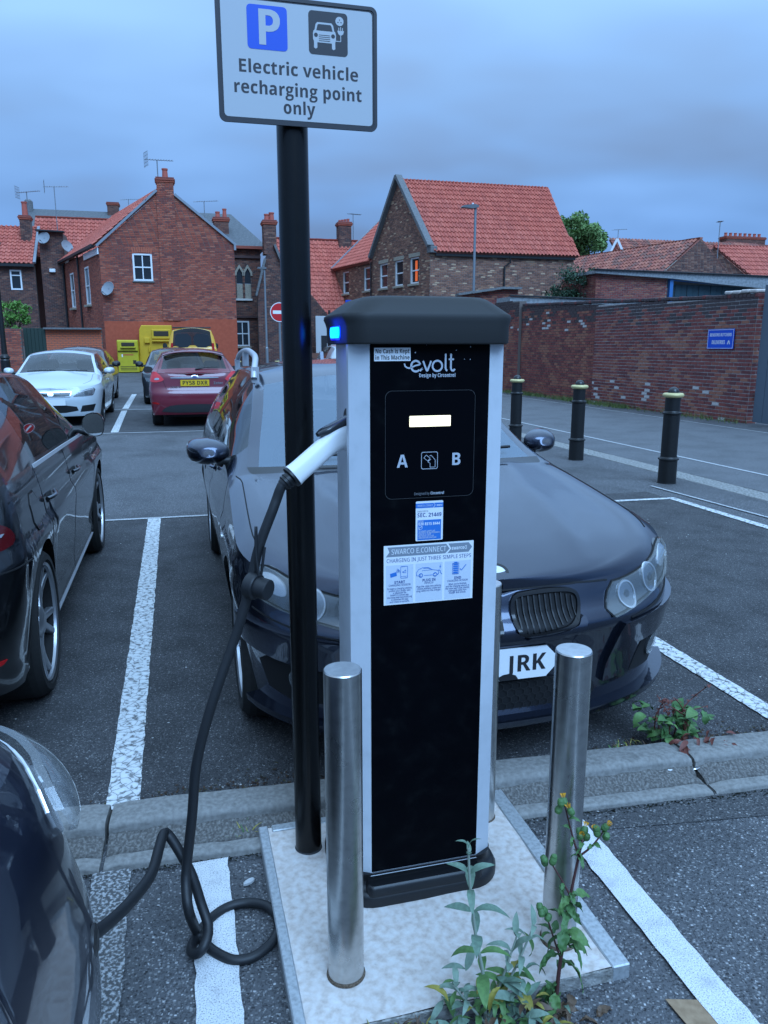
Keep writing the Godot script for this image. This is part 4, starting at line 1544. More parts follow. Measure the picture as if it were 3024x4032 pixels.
		if flip:
			b.tri(a, c, bb, na, nc, nb)
			b.tri(a, d, c, na, nd, nc)
		else:
			b.tri(a, bb, c, na, nb, nc)
			b.tri(a, c, d, na, nc, nd)

	func inside(black: Material):
		# underbody, dashboard, seats
		var b = sc.MB.new()
		var wi: float = half - 0.30
		b.box(Vector3(0, 0.30, 0), Vector3(wi * 2, 0.22, len - 0.5))
		var mid: float = (sp.ax0 + sp.ax1) * 0.5 - len * 0.5
		b.box(Vector3(0, 0.30, mid), Vector3(half * 2 - 0.14, 0.14, sp.ax1 - sp.ax0 - sp.arch * 2 - 0.06))
		b.box(Vector3(0, 0.42, -len * 0.5 + 0.36), Vector3(half * 2 - 0.5, 0.34, 0.06))
		b.box(Vector3(0, 0.45, len * 0.5 - 0.28), Vector3(half * 2 - 0.3, 0.34, 0.06))
		# load floor and bulkhead
		b.box(Vector3(0, 0.56, sp.ws0 - 0.02 - len * 0.5), Vector3(half * 2 - 0.24, 0.5, 0.04))
		sc.part("underbody", b.done(), sc.CM.dark, root)
		var yd: float = ysh(sp.ws0 + 0.2) - 0.06
		var dsh = sc.MB.new()
		var z0: float = sp.ws0 - len * 0.5
		var rows := []
		for e in [[0.0, 0.0], [0.25, 0.01], [0.50, -0.01], [0.58, -0.06], [0.60, -0.25]]:
			var row := PackedVector3Array()
			for k in 9:
				var x: float = (k / 4.0 - 1.0) * (half - 0.16)
				row.append(Vector3(x, yd + e[1] + 0.02 * cos(k * PI / 4.0), z0 + e[0] - 0.05 * (1 - pow(k / 4.0 - 1.0, 2))))
			rows.append(row)
		dsh.grid(rows, true)
		sc.part("dashboard", dsh.done(), sc.CM.trim, root)
		var zs: float = sp.get("seat", sp.ws1 + 0.55) - len * 0.5
		for e in [[-0.36, zs], [0.36, zs], [-0.38, zs + 0.85], [0.38, zs + 0.85]]:
			if e[1] > sp.get("seat_end", sp.ax1 + 0.1) - len * 0.5: continue
			var sb = sc.MB.new()
			var rings := []
			for r in [[0.40, 0.24, 0.0, 0.10], [0.46, 0.25, 0.0, 0.12], [0.80, 0.24, 0.10, 0.09], [0.98, 0.20, 0.16, 0.07], [1.00, 0.14, 0.17, 0.05], [1.01, 0.05, 0.17, 0.03], [1.03, 0.10, 0.17, 0.05], [1.05, 0.13, 0.18, 0.055], [1.20, 0.12, 0.20, 0.05], [1.23, 0.09, 0.205, 0.03]]:
				var ring = sc.rr_ring(r[0] * sp.get("seat_h", 1.0), r[1], r[3], -r[3], r[3] * 0.6, 3)
				for q in ring.size(): ring[q] += Vector3(e[0], 0, e[1] + r[2])
				rings.append(ring)
			sc.loft_into(sb, rings)
			sc.part("seat", sb.done(), sc.CM.seat, root)
		var st = sc.MB.new()
		var ring := []
		var sx: float = 0.36
		var bz: float = z0 + 0.68
		for k in 21:
			var a := TAU * k / 20.0
			ring.append(Vector3(sx + cos(a) * 0.18, yd + 0.03 + sin(a) * 0.16, bz + sin(a) * -0.08))
		st.tube(ring, 0.014, 6, false)
		st.box(Vector3(sx, yd + 0.02, bz), Vector3(0.30, 0.05, 0.03))
		sc.part("steering_wheel", st.done(), sc.CM.dark, root)

	# a patch that follows the body: poly in the mapper's two coordinates
	func conform(called: String, poly: PackedVector2Array, mapper: Callable, off: float, m: Material, depth := 0.012, nx := 10, ny := 4, parent: Node = null) -> MeshInstance3D:
		var b = sc.MB.new()
		conform_into(b, poly, mapper, off, depth, nx, ny)
		return sc.part(called, b.done(), m, parent if parent else root)

	func conform_into(b, poly: PackedVector2Array, mapper: Callable, off: float, depth := 0.012, nx := 10, ny := 4):
		var lo := poly[0]
		var hi := poly[0]
		for p in poly:
			lo = lo.min(p)
			hi = hi.max(p)
		var c := (lo + hi) * 0.5
		# which way is outward: compare with the patch pushed out
		var o0: Vector3 = mapper.call(c.x, c.y, 0.0)
		var o1: Vector3 = mapper.call(c.x, c.y, 0.05)
		var outd := (o1 - o0).normalized()
		for ix in nx:
			for iy in ny:
				var x0 := lerpf(lo.x, hi.x, ix / float(nx))
				var x1 := lerpf(lo.x, hi.x, (ix + 1) / float(nx))
				var y0 := lerpf(lo.y, hi.y, iy / float(ny))
				var y1 := lerpf(lo.y, hi.y, (iy + 1) / float(ny))
				for pg in Geometry2D.intersect_polygons(poly, PackedVector2Array([Vector2(x0, y0), Vector2(x1, y0), Vector2(x1, y1), Vector2(x0, y1)])):
					var idx := Geometry2D.triangulate_polygon(pg)
					for k in range(0, idx.size(), 3):
						var P := []
						var Nn := []
						for q in 3:
							var w: Vector2 = pg[idx[k + q]]
							P.append(mapper.call(w.x, w.y, off))
							var e := 0.012
							var n: Vector3 = (mapper.call(w.x + e, w.y, off) - mapper.call(w.x - e, w.y, off)).cross(mapper.call(w.x, w.y + e, off) - mapper.call(w.x, w.y - e, off)).normalized()
							var ow: Vector3 = mapper.call(w.x, w.y, off + 0.05) - P[q]
							if n.dot(ow) < 0: n = -n
							Nn.append(n)
						if (P[1] - P[0]).cross(P[2] - P[0]).dot(Nn[0]) < 0: b.tri(P[0], P[2], P[1], Nn[0], Nn[2], Nn[1])
						else: b.tri(P[0], P[1], P[2], Nn[0], Nn[1], Nn[2])
		var m := poly.size()
		for i in m:
			var p := poly[i]
			var q := poly[(i + 1) % m]
			var steps: int = max(1, int(p.distance_to(q) / 0.03))
			for k in steps:
				var w0 := p.lerp(q, float(k) / steps)
				var w1 := p.lerp(q, float(k + 1) / steps)
				b.quad(mapper.call(w0.x, w0.y, off), mapper.call(w1.x, w1.y, off), mapper.call(w1.x, w1.y, off - depth), mapper.call(w0.x, w0.y, off - depth))

	func line(called: String, pts: Array, w: float, mapper: Callable, off: float, m: Material, closed := false, depth := 0.006, parent: Node = null):
		var b = sc.MB.new()
		var l := PackedVector2Array(pts)
		if closed: l.append(l[0])
		for pg in Geometry2D.offset_polyline(l, w * 0.5, Geometry2D.JOIN_ROUND, Geometry2D.END_BUTT):
			if Geometry2D.is_polygon_clockwise(pg): continue
			conform_into(b, pg, mapper, off, depth, 12, 8)
		# a closed ring comes as outer and inner outline
		if closed:
			b = sc.MB.new()
			var outer = Geometry2D.offset_polygon(PackedVector2Array(pts), w * 0.5)[0]
			var inner = Geometry2D.offset_polygon(PackedVector2Array(pts), -w * 0.5)[0]
			for pg in split_ring(outer, inner): conform_into(b, pg, mapper, off, depth, 6, 6)
		sc.part(called, b.done(), m, parent if parent else root)

	# a dark shut line along one row of the top, on both sides
	func seam(called: String, row: int, s0: float, s1: float, m: Material):
		for side in [1.0, -1.0]:
			var pts := []
			for c in cols:
				var p: Vector3 = top_section(c)[row]
				var s := p.z + len * 0.5
				if s > s0 and s < s1: pts.append(p * Vector3(side, 1, 1))
			if pts.size() < 3: continue
			var b = sc.MB.new()
			b.tube(pts, 0.0032, 5)
			sc.part(called, b.done(), m, root)

	func split_ring(outer: PackedVector2Array, inner: PackedVector2Array) -> Array:
		# cut a ring into pieces without holes
		var lo := outer[0]
		var hi := outer[0]
		for p in outer:
			lo = lo.min(p)
			hi = hi.max(p)
		var res := []
		var n := 8
		for i in n:
			var x0 := lerpf(lo.x - 0.001, hi.x + 0.001, i / float(n))
			var x1 := lerpf(lo.x - 0.001, hi.x + 0.001, (i + 1) / float(n))
			var mid := (lo.y + hi.y) * 0.5
			for e in [[lo.y - 0.001, mid], [mid, hi.y + 0.001]]:
				for pg in Geometry2D.intersect_polygons(outer, PackedVector2Array([Vector2(x0, e[0]), Vector2(x1, e[0]), Vector2(x1, e[1]), Vector2(x0, e[1])])):
					for r in Geometry2D.clip_polygons(pg, inner):
						if not Geometry2D.is_polygon_clockwise(r): res.append(r)
		return res

	func wheels(rim_mat: Material, style: int, width := 0.215):
		for ax in [sp.ax0, sp.ax1]:
			for side in [1.0, -1.0]:
				var w := Node3D.new()
				w.name = "wheel"
				root.add_child(w, true)
				w.position = Vector3(side * (half - width * 0.5 - sp.get("wheel_in", 0.035)), sp.rad, ax - len * 0.5)
				w.rotation_degrees = Vector3(0, 0, -90.0 * side)
				var ms: Array = sc.wheel_meshes(sp.rad, width, sp.get("rim", sp.rad * 0.68), style)
				sc.part("tyre", ms[0], sc.CM.tyre, w)
				sc.part("rim", ms[1], rim_mat, w)
				sc.part("brake_disc", ms[2], sc.CM.disc, w)
				sc.part("barrel", ms[3], sc.CM.dark, w)

	func mirror(side: float, s: float, y: float, paint: Material, size := Vector3(0.19, 0.125, 0.10), out := 0.0):
		var base := side_at(side, s, y - 0.02)
		var c := base + Vector3(side * (0.115 + out), 0.045, 0.01)
		var m := Node3D.new()
		m.name = "wing_mirror"
		root.add_child(m, true)
		var b = sc.MB.new()
		var rows := []
		for i in 13:
			var t := i / 12.0            # front (0) to glass side (1)
			var k := pow(sin(PI * 0.5 * pow(t, 0.55)), 0.9)
			var row := PackedVector3Array()
			for j in 21:
				var a := TAU * j / 20.0
				var cx := signf(cos(a)) * pow(absf(cos(a)), 0.72) * size.x * 0.5 * k
				var cy := signf(sin(a)) * pow(absf(sin(a)), 0.80) * size.y * 0.5 * k
				# fuller towards the outer end, sloping in at the foot
				cy *= 1.0 - 0.22 * clampf(-cx * side / (size.x * 0.5), 0, 1)
				row.append(c + Vector3(cx, cy, (t - 0.5) * size.z * 1.15 + cx * side * 0.62 * t))
			rows.append(row)
		b.grid(rows, false, true)
		var shell = sc.part("mirror_shell", b.done(), paint, m)
		var g = sc.MB.new()
		var lastr: PackedVector3Array = rows[12]
		var cc := c + Vector3(0, 0, size.z * 0.5)
		cc.z += size.z * 0.075 - 0.006
		for j in 20:
			g.tri(cc, cc.lerp(lastr[j], 0.93) - Vector3(0, 0, 0.004), cc.lerp(lastr[j + 1], 0.93) - Vector3(0, 0, 0.004))
		var lipm = sc.MB.new()
		for j in 20: lipm.quad(lastr[j], lastr[j + 1], cc.lerp(lastr[j + 1], 0.93) - Vector3(0, 0, 0.004), cc.lerp(lastr[j], 0.93) - Vector3(0, 0, 0.004))
		sc.part("mirror_rim", lipm.done(), sc.CM.black, m)
		sc.part("mirror_glass", g.done(), sc.CM.mirror, m)
		var arm = sc.MB.new()
		arm.tube([base - Vector3(side * 0.05, 0.0, 0), base + Vector3(side * 0.015, 0.004, 0), c + Vector3(-side * size.x * 0.25, -size.y * 0.40, 0.0)], [0.026, 0.022, 0.026], 8)
		sc.part("mirror_arm", arm.done(), sc.CM.black, m)

	func number_plate(txt: String, u: float, y: float, rear: bool, m: Material, size := Vector2(0.52, 0.111), tilt := 0.0, pointed := false, off := 0.012):
		var p := rear_at(0.0001, y, off) if rear else front_at(0.0, y, off)
		var n := Node3D.new()
		n.name = "number_plate"
		root.add_child(n, true)
		n.position = Vector3(0, y, p.z)
		n.rotation_degrees = Vector3(tilt if rear else tilt, 0.0 if rear else 180.0, 0)
		var poly: PackedVector2Array = sc.round_rect(size.x, size.y, 0.008)
		if pointed:
			var hx := size.x * 0.5
			var hy := size.y * 0.5
			poly = PackedVector2Array([Vector2(-hx, 0), Vector2(-hx + 0.055, hy), Vector2(hx - 0.055, hy), Vector2(hx, 0), Vector2(hx - 0.055, -hy), Vector2(-hx + 0.055, -hy)])
		sc.part("plate", sc.plate(poly, 0.006), m, n)
		if txt == "": return n
		var tw = sc.words(txt, 0.108, sc.M.print_black, n, Vector3(0, 0.0, 0.0065), true, Vector3.ZERO, 1.0)
		var wd: float = tw.mesh.get_aabb().size.x
		tw.scale.x = (size.x - (0.10 if pointed else 0.035)) / wd * 0.93
		tw.scale.y = 0.079 / tw.mesh.get_aabb().size.y
		return n

var CM := {}
var wheel_cache := {}

func wheel_meshes(rad: float, width: float, rim: float, style: int) -> Array:
	var key := "%.3f %.3f %.3f %d" % [rad, width, rim, style]
	if wheel_cache.has(key): return wheel_cache[key]
	var hw := width * 0.5
	# wheel axis along y, outer side at +y
	var t := MB.new()
	t.lathe([[rim - 0.012, -hw + 0.01], [rim + 0.01, -hw], [rad - 0.03, -hw - 0.006], [rad - 0.008, -hw + 0.02], [rad, -hw + 0.045], [rad, hw - 0.045], [rad - 0.008, hw - 0.02], [rad - 0.03, hw + 0.006], [rad - 0.055, hw + 0.008], [rim + 0.012, hw + 0.002], [rim - 0.004, hw - 0.012]], 48)
	# tread grooves
	var r := MB.new()
	r.lathe([[rim + 0.006, hw - 0.006], [rim - 0.001, hw + 0.002], [rim - 0.012, hw - 0.004], [rim - 0.014, hw - 0.016]], 48)
	var spokes := 5
	var pair := false
	if style == 1: spokes = 10
	elif style == 2: spokes = 5; pair = true
	elif style == 3: spokes = 7
	elif style == 4: spokes = 12
	for k in spokes:
		var offs := [0.0]
		if style == 0 or style == 2: offs = [-0.105, 0.105]
		for o in offs:
			var a0: float = TAU * k / spokes + o * 0.55
			var a1: float = TAU * k / spokes + o * (1.9 if style == 2 else 1.35)
			var w0 := 0.020
			var w1 := 0.016
			if style == 3: w0 = 0.034; w1 = 0.026
			if style == 1: w0 = 0.014; w1 = 0.012
			if style == 4: w0 = 0.012; w1 = 0.010
			var rows := []
			for i in 6:
				var u := i / 5.0
				var a := lerpf(a0, a1, u)
				var rr := lerpf(0.035, rim - 0.012, u)
				var c := Vector3(cos(a) * rr, 0, -sin(a) * rr)
				var d := Vector3(-sin(a), 0, -cos(a))
				var w := lerpf(w0, w1, u)
				var yy := hw - 0.012 - 0.030 * (1.0 - u) * 0.3 - 0.014 * sin(PI * u)
				rows.append(PackedVector3Array([c - d * w + Vector3(0, yy - 0.03, 0), c - d * w + Vector3(0, yy - 0.006, 0), c - d * w * 0.6 + Vector3(0, yy, 0), c + d * w * 0.6 + Vector3(0, yy, 0), c + d * w + Vector3(0, yy - 0.006, 0), c + d * w + Vector3(0, yy - 0.03, 0)]))
			r.grid(rows, false)
	var hub := MB.new()
	hub.lathe([[0.070, hw - 0.045], [0.066, hw - 0.026], [0.045, hw - 0.016], [0.030, hw - 0.012], [0.0, hw - 0.010]], 28)
	r.v.append_array(hub.v)
	r.n.append_array(hub.n)
	var disc := MB.new()
	disc.lathe([[rim - 0.05, hw - 0.10], [rim - 0.05, hw - 0.085], [0.0, hw - 0.084]], 32)
	var barrel := MB.new()
	barrel.lathe([[rim - 0.014, hw - 0.016], [rim - 0.020, hw - 0.05], [rim - 0.03, -hw + 0.02], [0.0, -hw + 0.03]], 40)
	wheel_cache[key] = [t.done(), r.done(), disc.done(), barrel.done()]
	return wheel_cache[key]

func paint(c: Color, metal := 0.0, rough := 0.32) -> StandardMaterial3D:
	var m := mat(c, rough, metal)
	m.clearcoat_enabled = true
	m.clearcoat = 1.0
	m.clearcoat_roughness = 0.03
	return m

func glass_mat(c: Color, alpha: float) -> StandardMaterial3D:
	var m := mat(c, 0.02)
	m.albedo_color.a = alpha
	m.transparency = BaseMaterial3D.TRANSPARENCY_ALPHA
	m.metallic_specular = 0.6
	return m

func car_materials():
	CM.tyre = triplanar(mat(Color.WHITE, 0.85), noise_tex(256, 0.05, [[0.0, grey(0.007)], [1.0, grey(0.016)]], 3, 60), 0.3)
	CM.alloy = mat(Color(0.42, 0.43, 0.45), 0.35, 0.8)
	CM.dark_alloy = mat(Color(0.20, 0.21, 0.22), 0.38, 0.7)
	CM.disc = mat(Color(0.10, 0.10, 0.10), 0.5, 0.6)
	CM.black = mat(Color(0.010, 0.010, 0.011), 0.45)
	CM.gloss_black = mat(Color(0.006, 0.006, 0.007), 0.12)
	CM.dark = mat(Color(0.012, 0.012, 0.013), 0.85)
	CM.trim = mat(Color(0.022, 0.022, 0.024), 0.7)
	CM.seat = mat(Color(0.028, 0.028, 0.030), 0.85)
	CM.mirror = mat(Color(0.8, 0.8, 0.8), 0.03, 1.0)
	CM.chrome = mat(Color(0.75, 0.76, 0.78), 0.15, 1.0)
	CM.trim_silver = mat(Color(0.50, 0.51, 0.53), 0.35, 0.35)
	CM.satin = mat(Color(0.50, 0.51, 0.53), 0.4, 0.6)
	CM.glass = glass_mat(Color(0.012, 0.016, 0.018), 0.55)
	CM.clear = glass_mat(Color(0.02, 0.025, 0.028), 0.30)
	CM.sky_tint = glass_mat(Color(0.13, 0.19, 0.25), 0.62)  # windscreen glass with the pale sky reflection put into its colour
	CM.privacy = glass_mat(Color(0.006, 0.007, 0.008), 0.86)
	CM.lamp_glass = glass_mat(Color(0.45, 0.50, 0.52), 0.12)
	CM.lamp_haze = glass_mat(Color(0.34, 0.37, 0.33), 0.10)
	CM.lamp_silver = mat(Color(0.62, 0.64, 0.66), 0.25, 0.75)
	CM.lamp_mid = mat(Color(0.34, 0.36, 0.38), 0.16, 0.9)
	CM.lamp_bowl = mat(Color(0.16, 0.17, 0.18), 0.25, 0.8)
	CM.red_lamp = mat(Color(0.42, 0.010, 0.012), 0.14)
	CM.red_lit = mat(Color(0.65, 0.05, 0.06), 0.16)
	CM.plate_white = mat(Color(0.72, 0.73, 0.74), 0.4)
	CM.plate_yellow = mat(Color(0.74, 0.47, 0.02), 0.4)
	CM.red_dark = mat(Color(0.09, 0.006, 0.008), 0.14)

func hatch_spec(l: float, w: float, h: float, o := {}) -> Dictionary:
	# a five door hatchback about 4.2 m long; lengths scale with l, heights with h
	var k := l / 4.2
	var v := h / 1.46
	var sx := func(t: Array) -> Array: return t.map(func(e): return [e[0] * k, e[1] * v])
	var wx := func(t: Array) -> Array: return t.map(func(e): return [e[0] * k, e[1] * w / 1.78])
	var hy := func(t: Array) -> Array: return t.map(func(e): return [e[0] * v, e[1]])
	var d := {
		"len": l, "wid": w, "ax0": 0.84 * k, "ax1": 3.42 * k, "rad": 0.315, "arch": 0.355, "rim": 0.235,
		"nf": 2.5, "nr": 3.0, "lf": 0.66, "lr": 0.46,
		"shoulder": sx.call([[0.0, 0.70], [0.10, 0.73], [0.30, 0.78], [0.66, 0.84], [1.2, 0.91], [1.7, 0.945], [2.6, 0.97], [3.4, 0.995], [3.9, 1.0], [4.12, 0.97], [4.2, 0.95]]),
		"top": sx.call([[0.0, 0.70], [0.09, 0.76], [0.30, 0.84], [0.7, 0.93], [1.08, 1.0], [1.2, 1.03], [1.6, 1.24], [1.95, 1.385], [2.25, 1.44], [2.8, 1.46], [3.4, 1.425], [3.7, 1.385], [3.78, 1.35], [3.98, 1.12], [4.08, 0.99], [4.2, 0.95]]),
		"rail_y": sx.call([[1.1, 0.95], [1.35, 1.04], [1.7, 1.21], [2.0, 1.325], [2.3, 1.37], [2.9, 1.385], [3.4, 1.355], [3.7, 1.31], [3.95, 1.08], [4.05, 0.99]]),
		"rail_x": wx.call([[1.1, 0.77], [1.4, 0.73], [1.8, 0.66], [2.3, 0.615], [3.0, 0.605], [3.6, 0.60], [3.9, 0.66], [4.1, 0.70]]),
		"g0": 1.06 * k, "g1": 4.06 * k, "ws0": 1.20 * k, "ws1": 1.98 * k, "rg0": 3.70 * k, "rg1": 3.97 * k, "rg_bulge": 0.06,
		"sill": [[0.0, 0.20], [0.6 * k, 0.20], [1.2 * k, 0.19], [3.0 * k, 0.19], [3.8 * k, 0.23], [l, 0.25]],
		"front_in": hy.call([[0.15, 0.08], [0.20, 0.05], [0.26, 0.03], [0.40, 0.008], [0.50, 0.0], [0.58, 0.012], [0.68, 0.05], [0.76, 0.10], [0.86, 0.16]]),
		"side_in": hy.call([[0.15, 0.075], [0.22, 0.05], [0.30, 0.038], [0.48, 0.018], [0.62, 0.004], [0.70, 0.0], [0.76, 0.010], [0.84, 0.024], [0.92, 0.045], [1.0, 0.07]]),
		"rear_in": hy.call([[0.20, 0.09], [0.30, 0.035], [0.45, 0.006], [0.55, 0.0], [0.62, 0.02], [0.70, 0.06], [0.85, 0.085], [1.0, 0.13]]),
		"gaps": [[1.22 * k, 0.26, 0.93 * v], [2.28 * k, 0.26, 0.97 * v], [3.22 * k, 0.50, 0.99 * v]],
		"doors": [[1.22 * k, 2.28 * k, "door"], [2.28 * k, 3.22 * k, "door_rear"]],
		"side_glass": [[1.46 * k, 2.25 * k], [2.33 * k, 3.16 * k]], "pillars": [[2.25 * k, 2.33 * k]], "seat": 2.35 * k}
	d.merge(o, true)
	return d

func on_front(c: Car) -> Callable:
	return func(u, y, off): return c.front_at(u, y, off)
func on_rear(c: Car) -> Callable:
	return func(u, y, off): return c.rear_at(u, y, off)
func on_side(c: Car, side: float) -> Callable:
	return func(s, y, off): return c.side_at(side, s, y, off)

func pv(a: Array) -> PackedVector2Array:
	var p := PackedVector2Array()
	for i in range(0, a.size(), 2): p.append(Vector2(a[i], a[i + 1]))
	return p

func flip_u(p: PackedVector2Array) -> PackedVector2Array:
	var q := PackedVector2Array()
	for e in p: q.append(Vector2(-e.x, e.y))
	return q

func rounded(p: PackedVector2Array, n := 2) -> PackedVector2Array:
	# corner cutting: turns a coarse outline into a soft one
	var q := p
	for k in n:
		var r := PackedVector2Array()
		for i in q.size():
			var a := q[i]
			var b := q[(i + 1) % q.size()]
			r.append(a.lerp(b, 0.25))
			r.append(a.lerp(b, 0.75))
		q = r
	return q

func handle(c: Car, side: float, s: float, y: float, m: Material, l := 0.20):
	var mp := on_side(c, side)
	c.conform("door_handle_recess", rounded(pv([s - l * 0.36, y - 0.02, s + l * 0.36, y - 0.02, s + l * 0.36, y + 0.022, s - l * 0.36, y + 0.022])), mp, 0.0015, CM.dark, 0.004, 6, 2)
	var b := MB.new()
	var pts := []
	for i in 9:
		var t := i / 8.0
		pts.append(c.side_at(side, s + (t - 0.5) * l, y + 0.010, 0.012 + 0.020 * sin(PI * t)))
	b.tube(pts, 0.0105, 8)
	part("door_handle", b.done(), m, c.root)

func lamp(c: Car, poly: PackedVector2Array, mp: Callable, bowl: Material, glass: Material, off := 0.006) -> MeshInstance3D:
	var o := c.conform("headlight", poly, mp, 0.0025, bowl, 0.02, 10, 6)
	c.conform("lens", poly, mp, off + 0.008, glass, 0.014, 12, 6, o)
	return o

func disc_on(c: Car, called: String, cu: float, cy: float, r: float, mp: Callable, off: float, m: Material, parent: Node, seg := 22):
	c.conform(called, circle2(Vector2(cu, cy), r, seg), mp, off, m, 0.006, 4, 4, parent)

func ring_on(c: Car, called: String, cu: float, cy: float, r: float, w: float, mp: Callable, off: float, m: Material, parent: Node):
	c.line(called, Array(circle2(Vector2(cu, cy), r, 26)), w, mp, off, m, true, 0.006, parent)

func all_cars():
	car_materials()
	estate_car()
	black_hatch()
	burgundy_hatch()
	white_hatch()
	plugged_car()
	other_cars()
	print("small cars")

# ---- the dark estate car with its nose over the kerb
func estate_car():
	var nose := 2.285
	var ln := 4.52
	var t := thing("estate_car", "black estate car with roof rails, parked nose-in behind the charging post", "car", L(1.06, 0.0, nose + ln * 0.5), YAW + 180.0)
	var spec := {
		"len": ln, "wid": 1.80, "ax0": 0.775, "ax1": 3.42, "rad": 0.315, "arch": 0.352, "rim": 0.235, "nf": 2.55, "nr": 3.0, "lf": 0.66, "lr": 0.5,
		"shoulder": [[0.0, 0.675], [0.10, 0.686], [0.28, 0.722], [0.45, 0.752], [0.70, 0.795], [1.2, 0.872], [1.6, 0.915], [2.6, 0.935], [3.6, 0.955], [4.3, 0.96], [4.52, 0.93]],
		"hood_flat": 3.4, "hood_ridge": 0.010, "cowl": 0.07, "top": [[0.0, 0.675], [0.05, 0.700], [0.14, 0.732], [0.35, 0.788], [0.8, 0.872], [1.25, 0.930], [1.38, 0.955], [1.75, 1.165], [2.12, 1.345], [2.40, 1.405], [3.0, 1.425], [3.7, 1.405], [4.1, 1.36], [4.2, 1.30], [4.36, 1.06], [4.46, 0.95], [4.52, 0.93]],
		"rail_y": [[1.25, 0.90], [1.50, 0.985], [1.85, 1.155], [2.15, 1.285], [2.45, 1.345], [3.0, 1.362], [3.7, 1.35], [4.1, 1.29], [4.32, 1.05], [4.45, 0.95]],
		"rail_x": [[1.25, 0.765], [1.55, 0.725], [1.95, 0.655], [2.4, 0.605], [3.0, 0.60], [3.9, 0.585], [4.2, 0.62], [4.4, 0.68]],
		"g0": 1.22, "g1": 4.42, "ws0": 1.38, "ws1": 2.14, "rg0": 4.14, "rg1": 4.36, "ws_bulge": 0.13,
		"sill": [[0.0, 0.19], [0.7, 0.19], [1.2, 0.19], [3.0, 0.19], [4.0, 0.24], [4.52, 0.26]],
		"front_in": [[0.15, 0.10], [0.19, 0.066], [0.26, 0.056], [0.34, 0.050], [0.42, 0.034], [0.50, 0.014], [0.532, 0.002], [0.545, 0.002], [0.570, 0.028], [0.596, 0.050], [0.66, 0.074], [0.70, 0.098], [0.74, 0.135], [0.80, 0.18]],
		"side_in": [[0.15, 0.08], [0.22, 0.055], [0.30, 0.045], [0.40, 0.028], [0.52, 0.010], [0.60, 0.0], [0.66, 0.004], [0.705, 0.006], [0.73, 0.020], [0.82, 0.036], [0.92, 0.062], [1.0, 0.09]],
		"rear_in": [[0.20, 0.09], [0.30, 0.03], [0.50, 0.0], [0.62, 0.02], [0.72, 0.05], [0.95, 0.10]],
		"gaps": [[1.32, 0.26, 0.89], [2.36, 0.26, 0.93], [3.30, 0.52, 0.95]],
		"doors": [[1.32, 2.36, "door"], [2.36, 3.30, "door_rear"]],
		"side_glass": [[1.58, 2.33], [2.41, 3.24], [3.33, 4.05]], "pillars": [[2.33, 2.41], [3.24, 3.33]], "seat": 2.42}
	var c := Car.new(self, spec, t)
	var body := paint(Color(0.030, 0.038, 0.062), 0.9, 0.27)
	c.build(body, CM.glass, CM.gloss_black, CM.sky_tint)
	c.wheels(CM.alloy, 0)
	var fr := on_front(c)
	var gap := mat(Color(0.002, 0.002, 0.003), 0.8)
	# corners of the bumper stand proud of the middle
	for sd in [1.0, -1.0]:
		var f := func(p: PackedVector2Array): return p if sd > 0 else flip_u(p)
		c.conform("bumper_corner", f.call(pv([0.475, 0.520, 0.62, 0.533, 0.80, 0.545, 0.98, 0.556, 1.08, 0.56, 1.08, 0.46, 0.90, 0.44, 0.72, 0.42, 0.60, 0.415, 0.56, 0.30, 0.42, 0.29, 0.425, 0.36])), fr, 0.020, body, 0.03, 14, 8)
		c.conform("fog_lamp_recess", f.call(pv([0.60, 0.285, 0.66, 0.405, 0.90, 0.432, 0.965, 0.40, 0.93, 0.30, 0.80, 0.272])), fr, 0.003, gap, 0.01, 8, 5)
		var fg := c.conform("fog_lamp", circle2(Vector2(sd * 0.755, 0.362), 0.047, 22), fr, 0.012, CM.lamp_bowl, 0.012, 4, 4)
		disc_on(c, "lens", sd * 0.755, 0.362, 0.043, fr, 0.018, CM.lamp_glass, fg)
		c.line("bumper_seam", [Vector2(sd * 0.52, 0.530), Vector2(sd * 0.70, 0.552), Vector2(sd * 0.86, 0.575), Vector2(sd * 0.97, 0.598)], 0.005, fr, 0.0035, gap)
		# headlight with two round reflectors
		var hl := rounded(f.call(pv([0.395, 0.548, 0.52, 0.562, 0.70, 0.592, 0.86, 0.625, 0.955, 0.655, 0.985, 0.70, 0.975, 0.745, 0.91, 0.748, 0.80, 0.715, 0.66, 0.682, 0.53, 0.664, 0.455, 0.660])), 1)
		var lm := lamp(c, hl, fr, CM.lamp_bowl, CM.lamp_haze, 0.008)
		for e in [[0.535, 0.610, 0.045], [0.705, 0.643, 0.052]]:
			disc_on(c, "reflector", sd * e[0], e[1], e[2] * 0.94, fr, 0.006, CM.lamp_mid, lm)
			disc_on(c, "bulb", sd * e[0], e[1], e[2] * 0.3, fr, 0.008, CM.lamp_bowl, lm)
			ring_on(c, "light_ring", sd * e[0], e[1], e[2], 0.006, fr, 0.009, CM.lamp_silver, lm)
		c.conform("indicator", rounded(f.call(pv([0.80, 0.650, 0.93, 0.680, 0.955, 0.725, 0.90, 0.732, 0.82, 0.705]))), fr, 0.0065, CM.lamp_silver, 0.006, 6, 4, lm)
		c.line("lamp_seal", Array(hl), 0.007, fr, 0.004, gap, true)
		# kidney grille
		var kd := rounded(f.call(pv([0.024, 0.655, 0.10, 0.662, 0.20, 0.664, 0.282, 0.656, 0.298, 0.62, 0.282, 0.575, 0.235, 0.545, 0.15, 0.532, 0.05, 0.527, 0.026, 0.56])), 2)
		var gr := c.conform("grille", kd, fr, 0.003, gap, 0.01, 8, 6)
		c.line("grille_frame", Array(kd), 0.013, fr, 0.012, CM.gloss_black, true, 0.012, gr)
		var sl := MB.new()
